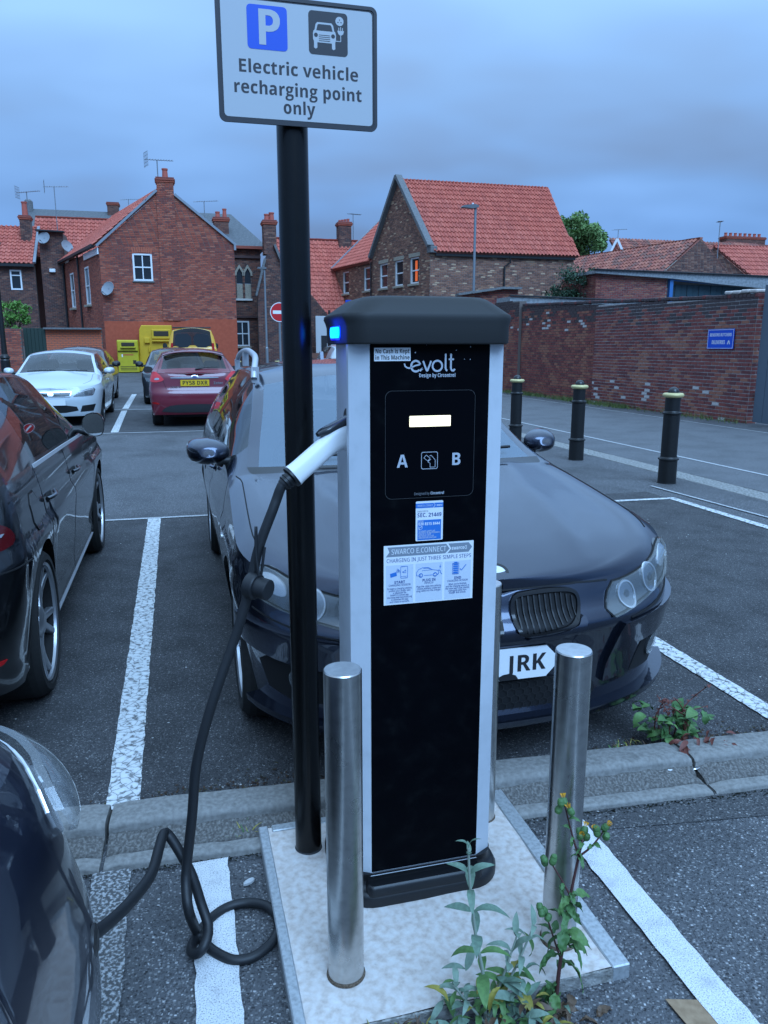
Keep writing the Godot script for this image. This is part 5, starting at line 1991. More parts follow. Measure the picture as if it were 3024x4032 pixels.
		for i in 11:
			var u := 0.045 + i * 0.0222
			var yt := 0.652 - maxf(0, u - 0.22) * 0.3
			var yb := 0.537 + pow(maxf(u - 0.05, 0) / 0.21, 2.0) * 0.035
			c.conform_into(sl, f.call(pv([u - 0.0028, yb, u + 0.0028, yb, u + 0.0028, yt, u - 0.0028, yt])), fr, 0.010, 0.012, 1, 4)
		part("slat", sl.done(), CM.black, gr)
		# painted lip below the kidney
		c.conform("grille_lip", rounded(f.call(pv([0.05, 0.522, 0.16, 0.526, 0.245, 0.54, 0.29, 0.575, 0.305, 0.568, 0.282, 0.525, 0.21, 0.503, 0.08, 0.495])), 1), fr, 0.018, body, 0.02, 8, 4)
		# bonnet shut lines: along the wing and over the grille
		c.line("bonnet_seam", [Vector2(sd * 0.285, 0.676), Vector2(sd * 0.36, 0.672), Vector2(sd * 0.45, 0.668)], 0.005, fr, 0.003, gap)
	c.line("bonnet_seam", [Vector2(-0.30, 0.674), Vector2(0.30, 0.674)], 0.005, fr, 0.003, gap)
	c.seam("bonnet_seam", 3, 0.40, 1.36, gap)
	# lower intake with a honeycomb
	c.conform("lower_intake", rounded(pv([-0.40, 0.235, 0.40, 0.235, 0.385, 0.30, 0.33, 0.345, -0.33, 0.345, -0.385, 0.30]), 1), fr, 0.004, gap, 0.01, 14, 4)
	var hx := MB.new()
	for i in range(-11, 12):
		for j in 4:
			var cc := Vector2(i * 0.033 + (0.0165 if j % 2 else 0.0), 0.25 + j * 0.026)
			if absf(cc.x) > 0.375 - j * 0.012: continue
			for k in 3:
				var p0 := cc + Vector2(0, 0.017).rotated(TAU * k / 6.0) * Vector2(1.1, 0.95)
				var p1 := cc + Vector2(0, 0.017).rotated(TAU * (k + 1) / 6.0) * Vector2(1.1, 0.95)
				var n := (p1 - p0).normalized().rotated(PI / 2) * 0.0018
				hx.quad(fr.call(p0.x - n.x, p0.y - n.y, 0.010), fr.call(p1.x - n.x, p1.y - n.y, 0.010), fr.call(p1.x + n.x, p1.y + n.y, 0.010), fr.call(p0.x + n.x, p0.y + n.y, 0.010))
	part("intake_mesh", hx.done(), CM.black, t)
	# splitter
	var lip := MB.new()
	c.conform_into(lip, pv([-1.02, 0.228, -0.7, 0.196, -0.4, 0.186, 0.0, 0.184, 0.4, 0.186, 0.7, 0.196, 1.02, 0.228, 1.02, 0.252, 0.7, 0.222, 0.4, 0.212, 0.0, 0.21, -0.4, 0.212, -0.7, 0.222, -1.02, 0.252]), fr, 0.055, 0.07, 26, 2)
	part("splitter", lip.done(), body, t)
	# plate: only its far half shows beside the post
	var np = c.number_plate("JRK", 0.0, 0.425, false, CM.plate_white, Vector2(0.40, 0.114), 0.0, true, 0.016)
	for ch in np.get_children():
		if ch is MeshInstance3D and ch.mesh is TextMesh:
			ch.scale.x = 0.155 / ch.mesh.get_aabb().size.x
			ch.position.x = 0.070
	# a broken bite out of the lower edge
	part("broken_edge", plate(pv([-0.03, -0.058, -0.038, -0.045, -0.02, -0.036, 0.005, -0.033, 0.03, -0.042, 0.04, -0.058]), 0.0012), CM.black, np, Vector3(0, 0, 0.0062))
	c.mirror(1.0, 1.66, 0.955, body, Vector3(0.215, 0.135, 0.12), -0.03)
	c.mirror(-1.0, 1.66, 0.955, body, Vector3(0.215, 0.135, 0.12), -0.03)
	for sd in [1.0, -1.0]:
		handle(c, sd, 2.18, 0.83, body)
		handle(c, sd, 3.12, 0.845, body)
		# roof rails
		var pts := []
		for e in [[2.20, 1.325, 0.625], [2.24, 1.375, 0.618], [2.34, 1.425, 0.60], [2.5, 1.452, 0.59], [3.0, 1.478, 0.582], [3.6, 1.462, 0.575], [4.0, 1.42, 0.57], [4.08, 1.37, 0.572]]: pts.append(Vector3(sd * e[2], e[1], e[0] - ln * 0.5))
		var rb := MB.new()
		rb.tube(smooth_path(pts, 0.04), 0.0185, 10)
		for e in [[2.26, 0.612, 1.345], [3.2, 0.582, 1.42], [4.02, 0.575, 1.36]]: rb.box(Vector3(sd * e[1], e[2], e[0] - ln * 0.5), Vector3(0.035, 0.09, 0.10))
		part("roof_rail", rb.done(), CM.satin, t)
		# side repeater and window trim
		c.conform("side_repeater", rounded(pv([1.12, 0.66, 1.19, 0.66, 1.19, 0.685, 1.12, 0.685])), on_side(c, sd), 0.004, CM.lamp_silver, 0.006, 4, 2)
	# shark fin aerial and emblem
	var fin := MB.new()
	fin.prism(pv([-0.08, 0.0, 0.07, 0.0, 0.055, 0.055, 0.035, 0.06]), -0.012, 0.012, Transform3D(Basis(Vector3(0, 0, -1), Vector3.UP, Vector3(1, 0, 0)), Vector3(0, 1.41, 1.25)))
	part("aerial_fin", fin.done(), body, t)
	var em := MB.new()
	em.lathe([[0.041, 0.0], [0.040, 0.004], [0.0, 0.006]], 28)
	var ep := Vector3(0, curve(spec.top, 0.135) - 0.006, 0.13 - ln * 0.5)
	var emo := part("emblem", em.done(), CM.plate_white, t, ep, Vector3(-26, 0, 0))
	var er := MB.new()
	er.lathe([[0.030, 0.0062], [0.041, 0.0066], [0.0412, 0.004]], 28)
	part("emblem_ring", er.done(), CM.black, emo)
	# wipers at the foot of the windscreen
	for e in [[0.55, 0.02], [-0.10, -0.58]]:
		var wp := MB.new()
		var p := []
		for i in 9:
			var u := i / 8.0
			var x := lerpf(e[0], e[1], u)
			p.append(Vector3(x, 0.978 + 0.012 * u + 0.018 * (1.0 - x * x), 1.40 - ln * 0.5 - 0.12 * (1.0 - x * x / 0.6)))
		wp.tube(p, 0.008, 6)
		part("wiper", wp.done(), CM.black, t)

# ---- the glossy black hatchback seen from behind its rear wheel
func black_hatch():
	var tail := 2.70
	var ln := 4.15
	var t := thing("black_hatchback", "glossy black hatchback with large silver wheels in the bay beside the cracked white line", "car", L(-1.465, 0.0, tail + ln * 0.5), YAW)
	var spec := hatch_spec(ln, 1.78, 1.45, {"ax0": 0.86, "ax1": 3.375, "rad": 0.325, "arch": 0.362, "rim": 0.258, "wheel_in": 0.02, "side_glass": [[1.44, 2.22], [2.31, 3.08]], "pillars": [[2.22, 2.31]], "gaps": [[1.20, 0.26, 0.92], [2.265, 0.26, 0.96], [3.14, 0.56, 0.98]], "doors": [[1.20, 2.265, "door"], [2.265, 3.14, "door_rear"]]})
	spec.side_in = [[0.15, 0.075], [0.22, 0.05], [0.27, 0.035], [0.31, 0.040], [0.48, 0.022], [0.62, 0.008], [0.70, 0.0], [0.735, 0.004], [0.75, 0.020], [0.84, 0.034], [0.92, 0.05], [1.0, 0.075]]
	var c := Car.new(self, spec, t)
	var body := paint(Color(0.0025, 0.0028, 0.0036), 0.0, 0.3)
	c.build(body, CM.privacy, CM.gloss_black, CM.clear)
	c.wheels(CM.alloy, 2, 0.225)
	var gap := mat(Color(0.002, 0.002, 0.003), 0.8)
	for sd in [1.0, -1.0]:
		var sm := on_side(c, sd)
		handle(c, sd, 2.08, 0.795, body, 0.22)
		handle(c, sd, 3.00, 0.81, body, 0.22)
		c.conform("sill_strip", pv([1.28, 0.215, 3.0, 0.215, 3.0, 0.24, 1.28, 0.24]), sm, 0.010, CM.satin, 0.012, 20, 1)
		c.conform("window_trim", pv([1.32, 0.925, 2.2, 0.948, 3.12, 0.968, 3.12, 0.984, 2.2, 0.964, 1.32, 0.940]), func(s, y, off): return c.side_at(sd, s, y, off + 0.006), 0.0, CM.trim_silver, 0.006, 20, 1)
		var rr := on_rear(c)
		var f := func(p: PackedVector2Array): return p if sd > 0 else flip_u(p)
		var tl := c.conform("tail_light", rounded(f.call(pv([0.42, 0.80, 0.60, 0.79, 0.80, 0.775, 0.98, 0.785, 1.03, 0.81, 1.0, 0.85, 0.92, 0.885, 0.80, 0.90, 0.45, 0.90])), 1), rr, 0.010, CM.red_dark, 0.02, 12, 5)
		c.conform("tail_light_bar", f.call(pv([0.70, 0.83, 0.93, 0.83, 0.95, 0.84, 0.72, 0.845])), rr, 0.014, CM.lamp_silver, 0.008, 8, 2, tl)
		c.conform("rear_reflector", rounded(f.call(pv([0.55, 0.345, 0.86, 0.36, 0.90, 0.385, 0.58, 0.375])), 1), rr, 0.006, CM.red_lamp, 0.01, 8, 2)
		c.line("bumper_seam", [Vector2(sd * 0.60, 0.70), Vector2(sd * 1.05, 0.705), Vector2(sd * 1.17, 0.69)], 0.005, rr, 0.003, gap)
		# window surrounds
		for w in spec.side_glass:
			pass
	# fuel flap on the driver's side
	var fl := rounded(pv([3.28, 0.745, 3.45, 0.745, 3.45, 0.90, 3.28, 0.90]), 1)
	c.line("fuel_flap_seam", Array(fl), 0.006, on_side(c, 1.0), 0.002, gap, true)
	c.conform("fuel_flap", rounded(pv([3.285, 0.75, 3.445, 0.75, 3.445, 0.895, 3.285, 0.895]), 1), on_side(c, 1.0), 0.0035, body, 0.005, 6, 6)
	c.mirror(1.0, 1.50, 0.99, body, Vector3(0.145, 0.155, 0.13), 0.0)
	c.mirror(-1.0, 1.50, 0.99, body, Vector3(0.145, 0.155, 0.13), 0.0)
	c.number_plate("", 0.0, 0.62, true, CM.plate_yellow)

# ---- burgundy hatchback seen from behind
func burgundy_hatch():
	var tail := 15.10
	var ln := 3.95
	var t := thing("burgundy_hatchback", "burgundy hatchback with a yellow number plate, seen from behind", "car", L(0.36, 0.0, tail + ln * 0.5), YAW)
	var spec := hatch_spec(ln, 1.70, 1.485, {"rad": 0.30, "arch": 0.335, "rim": 0.20, "rg0": 3.40, "rg1": 3.66, "g1": 3.88, "rg_bulge": 0.10, "nr": 3.6, "lr": 0.42})
	spec.shoulder = spec.shoulder.slice(0, 7) + [[3.2, 1.04], [3.6, 1.06], [3.88, 1.02], [3.95, 1.0]]
	spec.top = spec.top.slice(0, 8) + [[2.15, 1.465], [2.7, 1.485], [3.2, 1.465], [3.40, 1.43], [3.46, 1.39], [3.66, 1.12], [3.74, 1.04], [3.95, 1.0]]
	spec.rail_y = spec.rail_y.slice(0, 4) + [[2.2, 1.39], [2.8, 1.40], [3.25, 1.365], [3.42, 1.32], [3.66, 1.09], [3.8, 1.03]]
	spec.rail_x = [[1.0, 0.74], [1.35, 0.70], [1.7, 0.64], [2.2, 0.595], [2.8, 0.585], [3.3, 0.565], [3.66, 0.66], [3.9, 0.72]]
	spec.rear_in = [[0.20, 0.10], [0.28, 0.05], [0.42, 0.015], [0.52, 0.0], [0.64, 0.0], [0.69, 0.025], [0.73, 0.06], [0.85, 0.075], [0.95, 0.085], [1.05, 0.13]]
	spec.side_glass = [[1.38, 2.12], [2.20, 2.98]]
	spec.pillars = [[2.12, 2.20]]
	spec.gaps = [[1.14, 0.26, 0.95], [2.16, 0.26, 1.0], [3.02, 0.5, 1.03]]
	spec.doors = [[1.14, 2.16, "door"], [2.16, 3.02, "door_rear"]]
	var c := Car.new(self, spec, t)
	var body := paint(Color(0.150, 0.006, 0.020), 0.0, 0.4)
	c.build(body, CM.privacy, CM.gloss_black, CM.clear)
	c.wheels(CM.alloy, 3, 0.19)
	c.seam("tailgate_seam", 8, 3.36, 3.86, CM.dark)
	var rr := on_rear(c)
	var gap := mat(Color(0.004, 0.002, 0.003), 0.8)
	# lower bumper in dark plastic
	c.conform("bumper_insert", rounded(pv([-0.66, 0.29, 0.66, 0.29, 0.60, 0.37, 0.44, 0.435, 0.0, 0.45, -0.44, 0.435, -0.60, 0.37]), 1), rr, 0.012, CM.trim, 0.02, 18, 4)
	for sd in [1.0, -1.0]:
		var f := func(p: PackedVector2Array): return p if sd > 0 else flip_u(p)
		var tl := c.conform("tail_light", rounded(f.call(pv([0.56, 0.885, 0.80, 0.845, 1.00, 0.90, 0.98, 1.0, 0.90, 1.055, 0.78, 1.05, 0.64, 0.97])), 1), rr, 0.012, CM.red_lit, 0.025, 10, 6)
		c.conform("clear_lamp", rounded(f.call(pv([0.66, 0.905, 0.78, 0.895, 0.80, 0.925, 0.70, 0.945])), 1), rr, 0.016, CM.lamp_silver, 0.008, 4, 3, tl)
		c.conform("rear_reflector", rounded(f.call(pv([0.66, 0.44, 0.86, 0.46, 0.86, 0.49, 0.70, 0.485])), 1), rr, 0.006, CM.red_lamp, 0.01, 6, 2)
		c.line("tailgate_seam", [Vector2(sd * 0.535, 0.72), Vector2(sd * 0.565, 0.80), Vector2(sd * 0.60, 0.88)], 0.007, rr, 0.002, gap)
		handle(c, sd, 2.0, 0.85, body)
	c.line("tailgate_seam", [Vector2(-0.53, 0.715), Vector2(0.53, 0.715)], 0.007, rr, 0.002, gap)
	c.conform("chrome_strip", rounded(pv([-0.45, 0.925, 0.45, 0.925, 0.45, 0.952, -0.45, 0.952]), 1), rr, 0.014, CM.chrome, 0.016, 16, 2)
	var em := c.conform("emblem", circle2(Vector2(0, 0.955), 0.065, 24, 0.030), rr, 0.020, CM.chrome, 0.02, 4, 3)
	c.conform("emblem_centre", circle2(Vector2(0, 0.955), 0.054, 24, 0.021), rr, 0.023, mat(Color(0.01, 0.03, 0.14), 0.3), 0.006, 4, 3, em)
	c.number_plate("PY58 DXR", 0.0, 0.842, true, CM.plate_yellow, Vector2(0.53, 0.115), 4.0, false, 0.022)
	for e in [["ZETEC", 0.40, 0.80, 0.055, false]]:
		var w := words("Zetec", 0.070, CM.chrome, t, c.rear_at(0.44, 0.835, 0.012), true)
		w.rotation_degrees = Vector3(0, 4, 0)
		w.name = "badge"
	var w2 := words("FIESTA", 0.040, CM.chrome, t, c.rear_at(-0.36, 0.765, 0.012), true, Vector3.ZERO, 1.5)
	w2.name = "badge"
	# spoiler, high lamp, wiper, aerial
	var sp := MB.new()
	var rows := []
	for e in [[0.0, 0.0], [0.10, 0.0], [0.16, -0.016], [0.165, -0.034], [0.06, -0.035]]:
		var row := PackedVector3Array()
		for i in 17:
			var q := i / 8.0 - 1.0
			row.append(Vector3(q * 0.565, 1.443 + e[1] - 0.055 * q * q - 0.02 * pow(absf(q), 6.0), 3.38 + e[0] + 0.05 * (1 - q * q) - ln * 0.5))
		rows.append(row)
	sp.grid(rows, false)
	part("spoiler", sp.done(), body, t)
	part("high_brake_light", bevel_box(Vector3(0.30, 0.016, 0.012), 0.003), CM.red_dark, t, Vector3(0, 1.408, 3.38 + 0.215 - ln * 0.5))
	var wp := MB.new()
	wp.tube([Vector3(0.02, 1.095, 3.80 - ln * 0.5), Vector3(0.20, 1.125, 3.79 - ln * 0.5), Vector3(0.46, 1.135, 3.735 - ln * 0.5)], [0.016, 0.012, 0.008], 6)
	part("wiper", wp.done(), CM.black, t)
	c.mirror(1.0, 1.40, 1.0, body, Vector3(0.19, 0.15, 0.12))
	c.mirror(-1.0, 1.40, 1.0, body, Vector3(0.19, 0.15, 0.12))

# ---- white hatchback facing the camera
func white_hatch():
	var nose := 15.85
	var ln := 4.2
	var t := thing("white_hatchback", "white hatchback with angular headlights facing the charging post", "car", L(-2.30, 0.0, nose + ln * 0.5), YAW + 180.0)
	var spec := hatch_spec(ln, 1.80, 1.46, {"rad": 0.32, "rim": 0.24})
	var c := Car.new(self, spec, t)
	var body := paint(Color(0.50, 0.54, 0.56), 0.0, 0.4)
	c.build(body, CM.glass, CM.gloss_black, CM.clear)
	c.wheels(CM.gloss_black, 1)
	var fr := on_front(c)
	c.seam("bonnet_seam", 8, 0.25, 1.15, CM.dark)
	for sd in [1.0, -1.0]:
		var f := func(p: PackedVector2Array): return p if sd > 0 else flip_u(p)
		var hp: PackedVector2Array = f.call(pv([0.40, 0.575, 0.60, 0.575, 0.80, 0.59, 0.88, 0.69, 0.86, 0.735, 0.66, 0.705, 0.50, 0.66]))
		var lm := lamp(c, hp, fr, CM.lamp_bowl, CM.lamp_glass)
		disc_on(c, "reflector", sd * 0.66, 0.635, 0.04, fr, 0.007, CM.gloss_black, lm)
		c.line("daytime_light", Array(f.call(pv([0.52, 0.655, 0.66, 0.685, 0.83, 0.715, 0.80, 0.61]))), 0.012, fr, 0.008, CM.lamp_silver, false, 0.006, lm)
		c.conform("side_intake", f.call(pv([0.52, 0.28, 0.80, 0.29, 0.86, 0.42, 0.56, 0.40])), fr, 0.004, CM.black, 0.012, 8, 4)
		handle(c, sd, 2.12, 0.82, body)
	c.conform("grille", rounded(pv([-0.34, 0.575, 0.34, 0.575, 0.38, 0.66, -0.38, 0.66]), 1), fr, 0.004, CM.gloss_black, 0.012, 10, 3)
	c.line("grille_frame", [Vector2(-0.34, 0.575), Vector2(0.34, 0.575), Vector2(0.38, 0.66), Vector2(-0.38, 0.66)], 0.014, fr, 0.01, CM.chrome, true)
	c.conform("lower_intake", rounded(pv([-0.50, 0.27, 0.50, 0.27, 0.44, 0.42, -0.44, 0.42]), 1), fr, 0.004, CM.black, 0.012, 12, 3)
	c.conform("emblem", circle2(Vector2(0, 0.62), 0.05, 18), fr, 0.014, CM.chrome, 0.01, 3, 3)
	c.number_plate("", 0.0, 0.47, false, CM.plate_white)
	c.mirror(1.0, 1.50, 1.0, body, Vector3(0.21, 0.14, 0.12), 0.02)
	c.mirror(-1.0, 1.50, 1.0, body, Vector3(0.21, 0.14, 0.12), 0.02)
	for e in [[0.55, 0.02], [-0.10, -0.58]]:
		var wp := MB.new()
		wp.tube([Vector3(e[0], 1.03, 1.13 - ln * 0.5), Vector3((e[0] + e[1]) * 0.5, 1.045, 1.10 - ln * 0.5), Vector3(e[1], 1.04, 1.13 - ln * 0.5)], 0.010, 6)
		part("wiper", wp.done(), CM.black, t)

# ---- the dark car that is being charged: its front corner reaches into the picture
func plugged_car():
	var nose := 1.78
	var ln := 4.3
	var t := thing("plugged_in_car", "dark blue car being charged, its headlight and front wing beside the cable", "car", L(-1.085, 0.0, nose - ln * 0.5), YAW)
	var spec := hatch_spec(ln, 1.80, 1.56, {"lf": 0.62, "nf": 2.7, "ax0": 1.22, "arch": 0.34})
	spec.front_in = [[0.15, 0.09], [0.24, 0.03], [0.42, 0.0], [0.54, 0.0], [0.62, 0.02], [0.70, 0.06], [0.80, 0.13], [0.95, 0.22]]
	spec.side_in = [[0.15, 0.06], [0.24, 0.03], [0.36, 0.0], [0.46, 0.004], [0.56, 0.026], [0.66, 0.05], [0.74, 0.075], [0.80, 0.11], [0.90, 0.16], [1.0, 0.19]]
	spec.shoulder = [[0.0, 0.72], [0.10, 0.74], [0.35, 0.79], [0.7, 0.83], [1.3, 0.92], [1.8, 0.97], [3.5, 1.03], [4.3, 1.0]]
	var c := Car.new(self, spec, t)
	var body := paint(Color(0.007, 0.010, 0.024), 0.3, 0.3)
	c.build(body, CM.privacy, CM.gloss_black, CM.clear)
	c.wheels(CM.alloy, 3)
	var fr := on_front(c)
	var gap := mat(Color(0.002, 0.002, 0.003), 0.8)
	for sd in [1.0, -1.0]:
		var f := func(p: PackedVector2Array): return p if sd > 0 else flip_u(p)
		var hp: PackedVector2Array = rounded(f.call(pv([0.56, 0.60, 0.72, 0.595, 0.92, 0.60, 1.06, 0.63, 1.12, 0.69, 1.06, 0.755, 0.90, 0.775, 0.72, 0.765, 0.60, 0.72])), 1)
		var lm := c.conform("headlight", hp, fr, 0.004, CM.lamp_silver, 0.02, 12, 6)
		for k in 3:
			disc_on(c, "reflector", sd * (0.70 + k * 0.13), 0.69, 0.045, fr, 0.008, CM.lamp_bowl, lm)
		# the lens bulges well clear of the wing
		var mid := Vector2(0.84 * sd, 0.69)
		var bulge := func(u, y, off):
			var e: float = clampf(1.0 - pow((u - mid.x) / 0.29, 2.0) - pow((y - mid.y) / 0.10, 2.0), 0.0, 1.0)
			return c.front_at(u, y, off + 0.050 * sqrt(e))
		c.conform("lens", hp, bulge, 0.010, CM.lamp_glass, 0.016, 18, 10, lm)
	c.line("bonnet_seam", [Vector2(-0.8, 0.735), Vector2(-0.4, 0.70), Vector2(0.0, 0.69), Vector2(0.4, 0.70), Vector2(0.8, 0.735)], 0.005, fr, 0.002, gap)
	c.conform("grille", rounded(pv([-0.42, 0.42, 0.42, 0.42, 0.46, 0.52, -0.46, 0.52]), 1), fr, 0.004, CM.black, 0.01, 10, 3)
	# socket in the wing where the plug goes
	var sk := MB.new()
	sk.lathe([[0.0, 0.0], [0.030, 0.0], [0.030, 0.006], [0.018, 0.010], [0.0, 0.010]], 20)
	var q := c.side_at(1.0, 0.50, 0.46, -0.004)
	part("charging_socket", sk.done(), CM.black, t, q, Vector3(0, 0, -90))
	c.mirror(1.0, 1.55, 1.02, body, Vector3(0.2, 0.14, 0.12))
	c.mirror(-1.0, 1.55, 1.02, body, Vector3(0.2, 0.14, 0.12))

func other_cars():
	# grey hatchback parked beyond the burgundy one
	var ln := 4.1
	var t := thing("grey_hatchback", "dark grey car parked just beyond the burgundy hatchback", "car", L(0.02, gy(23.5), 23.2), YAW + 180.0)
	var c := Car.new(self, hatch_spec(ln, 1.76, 1.50), t)
	var grey_p := paint(Color(0.035, 0.038, 0.045), 0.3, 0.35)
	c.build(grey_p, CM.glass, CM.gloss_black, CM.clear)
	c.wheels(CM.dark_alloy, 1)
	c.mirror(1.0, 1.48, 1.02, CM.black, Vector3(0.22, 0.16, 0.12), 0.02)
	c.mirror(-1.0, 1.48, 1.02, CM.black, Vector3(0.22, 0.16, 0.12), 0.02)
	for sd in [1.0, -1.0]:
		lamp(c, pv([0.45 * sd, 0.60, 0.80 * sd, 0.62, 0.86 * sd, 0.72, 0.5 * sd, 0.68]), on_front(c), CM.lamp_bowl, CM.lamp_glass)
	# dark car behind the white one
	t = thing("dark_hatchback", "dark car parked nose-out behind the white hatchback", "car", L(-2.55, gy(23.6), 23.4), YAW + 180.0)
	c = Car.new(self, hatch_spec(4.25, 1.80, 1.53), t)
	var dk := paint(Color(0.020, 0.018, 0.020), 0.2, 0.35)
	c.build(dk, CM.glass, CM.gloss_black, CM.clear)
	c.wheels(CM.gloss_black, 1)
	c.mirror(1.0, 1.55, 1.03, CM.black, Vector3(0.22, 0.16, 0.12), 0.04)
	c.mirror(-1.0, 1.55, 1.03, CM.black, Vector3(0.22, 0.16, 0.12), 0.04)
	for sd in [1.0, -1.0]:
		lamp(c, pv([0.45 * sd, 0.60, 0.80 * sd, 0.62, 0.86 * sd, 0.72, 0.5 * sd, 0.68]), on_front(c), CM.lamp_bowl, CM.lamp_glass)
	# silver car whose roof shows over the estate
	t = thing("silver_car", "pale silver car whose roof shows above the black estate car", "car", L(5.55, gy(25.0), 26.0), YAW)
	c = Car.new(self, hatch_spec(4.2, 1.80, 1.62), t)
	var sv := paint(Color(0.45, 0.47, 0.49), 0.4, 0.35)
	c.build(sv, CM.glass, CM.gloss_black, CM.clear)
	c.wheels(CM.alloy, 1)
	c.mirror(1.0, 1.55, 1.05, sv)
	c.mirror(-1.0, 1.55, 1.05, sv)
	for sd in [1.0, -1.0]:
		var f := func(p: PackedVector2Array): return p if sd > 0 else flip_u(p)
		c.conform("tail_light", f.call(pv([0.62, 0.80, 0.88, 0.80, 0.92, 0.95, 0.66, 0.95])), on_rear(c), 0.008, CM.red_lamp, 0.02, 6, 4)
	yellow_van()

func yellow_van():
	var ln := 4.9
	var t := thing("yellow_van", "yellow van with tall rear doors parked by the clothing banks", "van", L(0.75, gy(34.5), 34.6), YAW)
	var spec := hatch_spec(ln, 1.92, 1.98, {"rad": 0.33, "arch": 0.37, "nr": 6.0, "lr": 0.22, "rim": 0.22})
	spec.ax0 = 0.95
	spec.ax1 = 3.95
	spec.shoulder = [[0.0, 0.85], [0.15, 0.92], [0.5, 1.0], [1.0, 1.10], [4.75, 1.12], [4.9, 1.10]]
	spec.top = [[0.0, 0.85], [0.10, 0.95], [0.5, 1.08], [0.75, 1.15], [1.2, 1.52], [1.6, 1.84], [1.9, 1.94], [2.6, 1.98], [4.5, 1.98], [4.62, 1.97], [4.69, 1.93], [4.79, 1.18], [4.9, 1.10]]
	spec.rail_y = [[0.7, 1.12], [1.2, 1.42], [1.6, 1.72], [2.0, 1.84], [4.5, 1.86], [4.66, 1.83], [4.78, 1.16]]
	spec.rail_x = [[0.7, 0.86], [1.2, 0.80], [1.7, 0.755], [2.4, 0.75], [4.66, 0.75], [4.8, 0.86]]
	spec.g0 = 0.62
	spec.g1 = 4.86
	spec.ws0 = 0.75
	spec.ws1 = 1.62
	spec.rg0 = 4.69
	spec.rg1 = 4.75
	spec.side_glass = [[1.15, 1.95], [2.05, 3.0]]
	spec.pillars = [[1.95, 2.05]]
	spec.gaps = [[1.0, 0.3, 1.1], [2.0, 0.3, 1.1], [3.1, 0.3, 1.1]]
	spec.doors = [[1.0, 2.0, "door"]]
	spec.rear_in = [[0.25, 0.06], [0.36, 0.0], [0.55, 0.0], [0.62, 0.05], [0.9, 0.055], [1.1, 0.065]]
	spec.seat = 1.9
	spec.seat_end = 2.2
	var c := Car.new(self, spec, t)
	var yel := paint(Color(0.72, 0.36, 0.012), 0.0, 0.4)
	c.build(yel, CM.privacy, CM.gloss_black, CM.clear)
	c.wheels(CM.dark_alloy, 3)
	# rear doors: dark window, frame, lamps
	var rz := 4.90 - ln * 0.5
	for sd in [1.0, -1.0]:
		var b := MB.new()
		b.prism(rounded(pv([sd * 0.04, 1.20, sd * 0.68, 1.20, sd * 0.66, 1.62, sd * 0.60, 1.72, sd * 0.04, 1.74]), 1), 0.0, 0.02, Transform3D(Basis(Vector3.RIGHT, deg_to_rad(-6.0)), Vector3(0, 0.0, rz - 0.02 + 0.05)))
		part("rear_window", b.done(), mat(Color(0.02, 0.025, 0.03), 0.06), t)
		b = MB.new()
		b.prism(pv([sd * 0.76, 0.95, sd * 0.86, 0.95, sd * 0.83, 1.36, sd * 0.75, 1.36]), 0.0, 0.03, Transform3D(Basis(Vector3.RIGHT, deg_to_rad(-5.0)), Vector3(0, 0.0, rz - 0.05 + 0.06)))
		part("tail_light", b.done(), CM.red_lamp, t)
		c.mirror(sd, 1.15, 1.22, CM.black, Vector3(0.20, 0.26, 0.14), 0.05)
	part("roof_edge", bevel_box(Vector3(1.50, 0.05, 0.10), 0.02), CM.black, t, Vector3(0, 1.955, 4.66 - ln * 0.5))
	# dark printed mark on the flank
	var mk := MB.new()
	var r := RandomNumberGenerator.new()
	r.seed = 4
	for i in 14:
		var a := TAU * i / 14.0
		var p0 := Vector2(3.75, 1.45) + Vector2(cos(a), sin(a)) * 0.07
		var p1 := Vector2(3.75, 1.45) + Vector2(cos(a) * 0.30, sin(a) * 0.24) * r.randf_range(0.7, 1.0)
		var n := (p1 - p0).normalized().rotated(PI / 2) * 0.035
		var mp := func(q: Vector2): return Vector3(lerpf(0.902, 0.765, (q.y - 1.12) / 0.74) + 0.022, q.y, q.x - ln * 0.5)
		mk.quad(mp.call(p0 - n), mp.call(p0 + n), mp.call(p1 + n), mp.call(p1 - n))
	part("printed_mark", mk.done(), CM.black, t)

# ------------------------------------------------------------------ buildings
var plain = null   # a wall without bricks of its own
const CAM := Vector3(0, 1.5, 0)
var brick_mesh: ArrayMesh
var tile_meshes := {}
var palettes := {}

class House:
	var root: Node3D
	var o: Vector2
	var xfs := []
	var tones := []
	var tile_xfs := []
	var tile_tones := []
	var tile_mesh: ArrayMesh
	func p(a: float, h: float, b: float) -> Vector3:
		return Vector3(a - o.x, h, -(b - o.y))

func house(called: String, label: String, a: float, b: float, category := "house", group := "") -> House:
	var H := House.new()
	H.o = Vector2(a, b)
	H.root = thing(called, label, category, L(a, 0, b), YAW, group)
	return H

func palette(name_: String, cols: Array, rough := 0.9):
	var ms := []
	for c in cols:
		ms.append(triplanar(mat(c, rough), textures.grain, 0.37))
	palettes[name_] = [ms, cols]

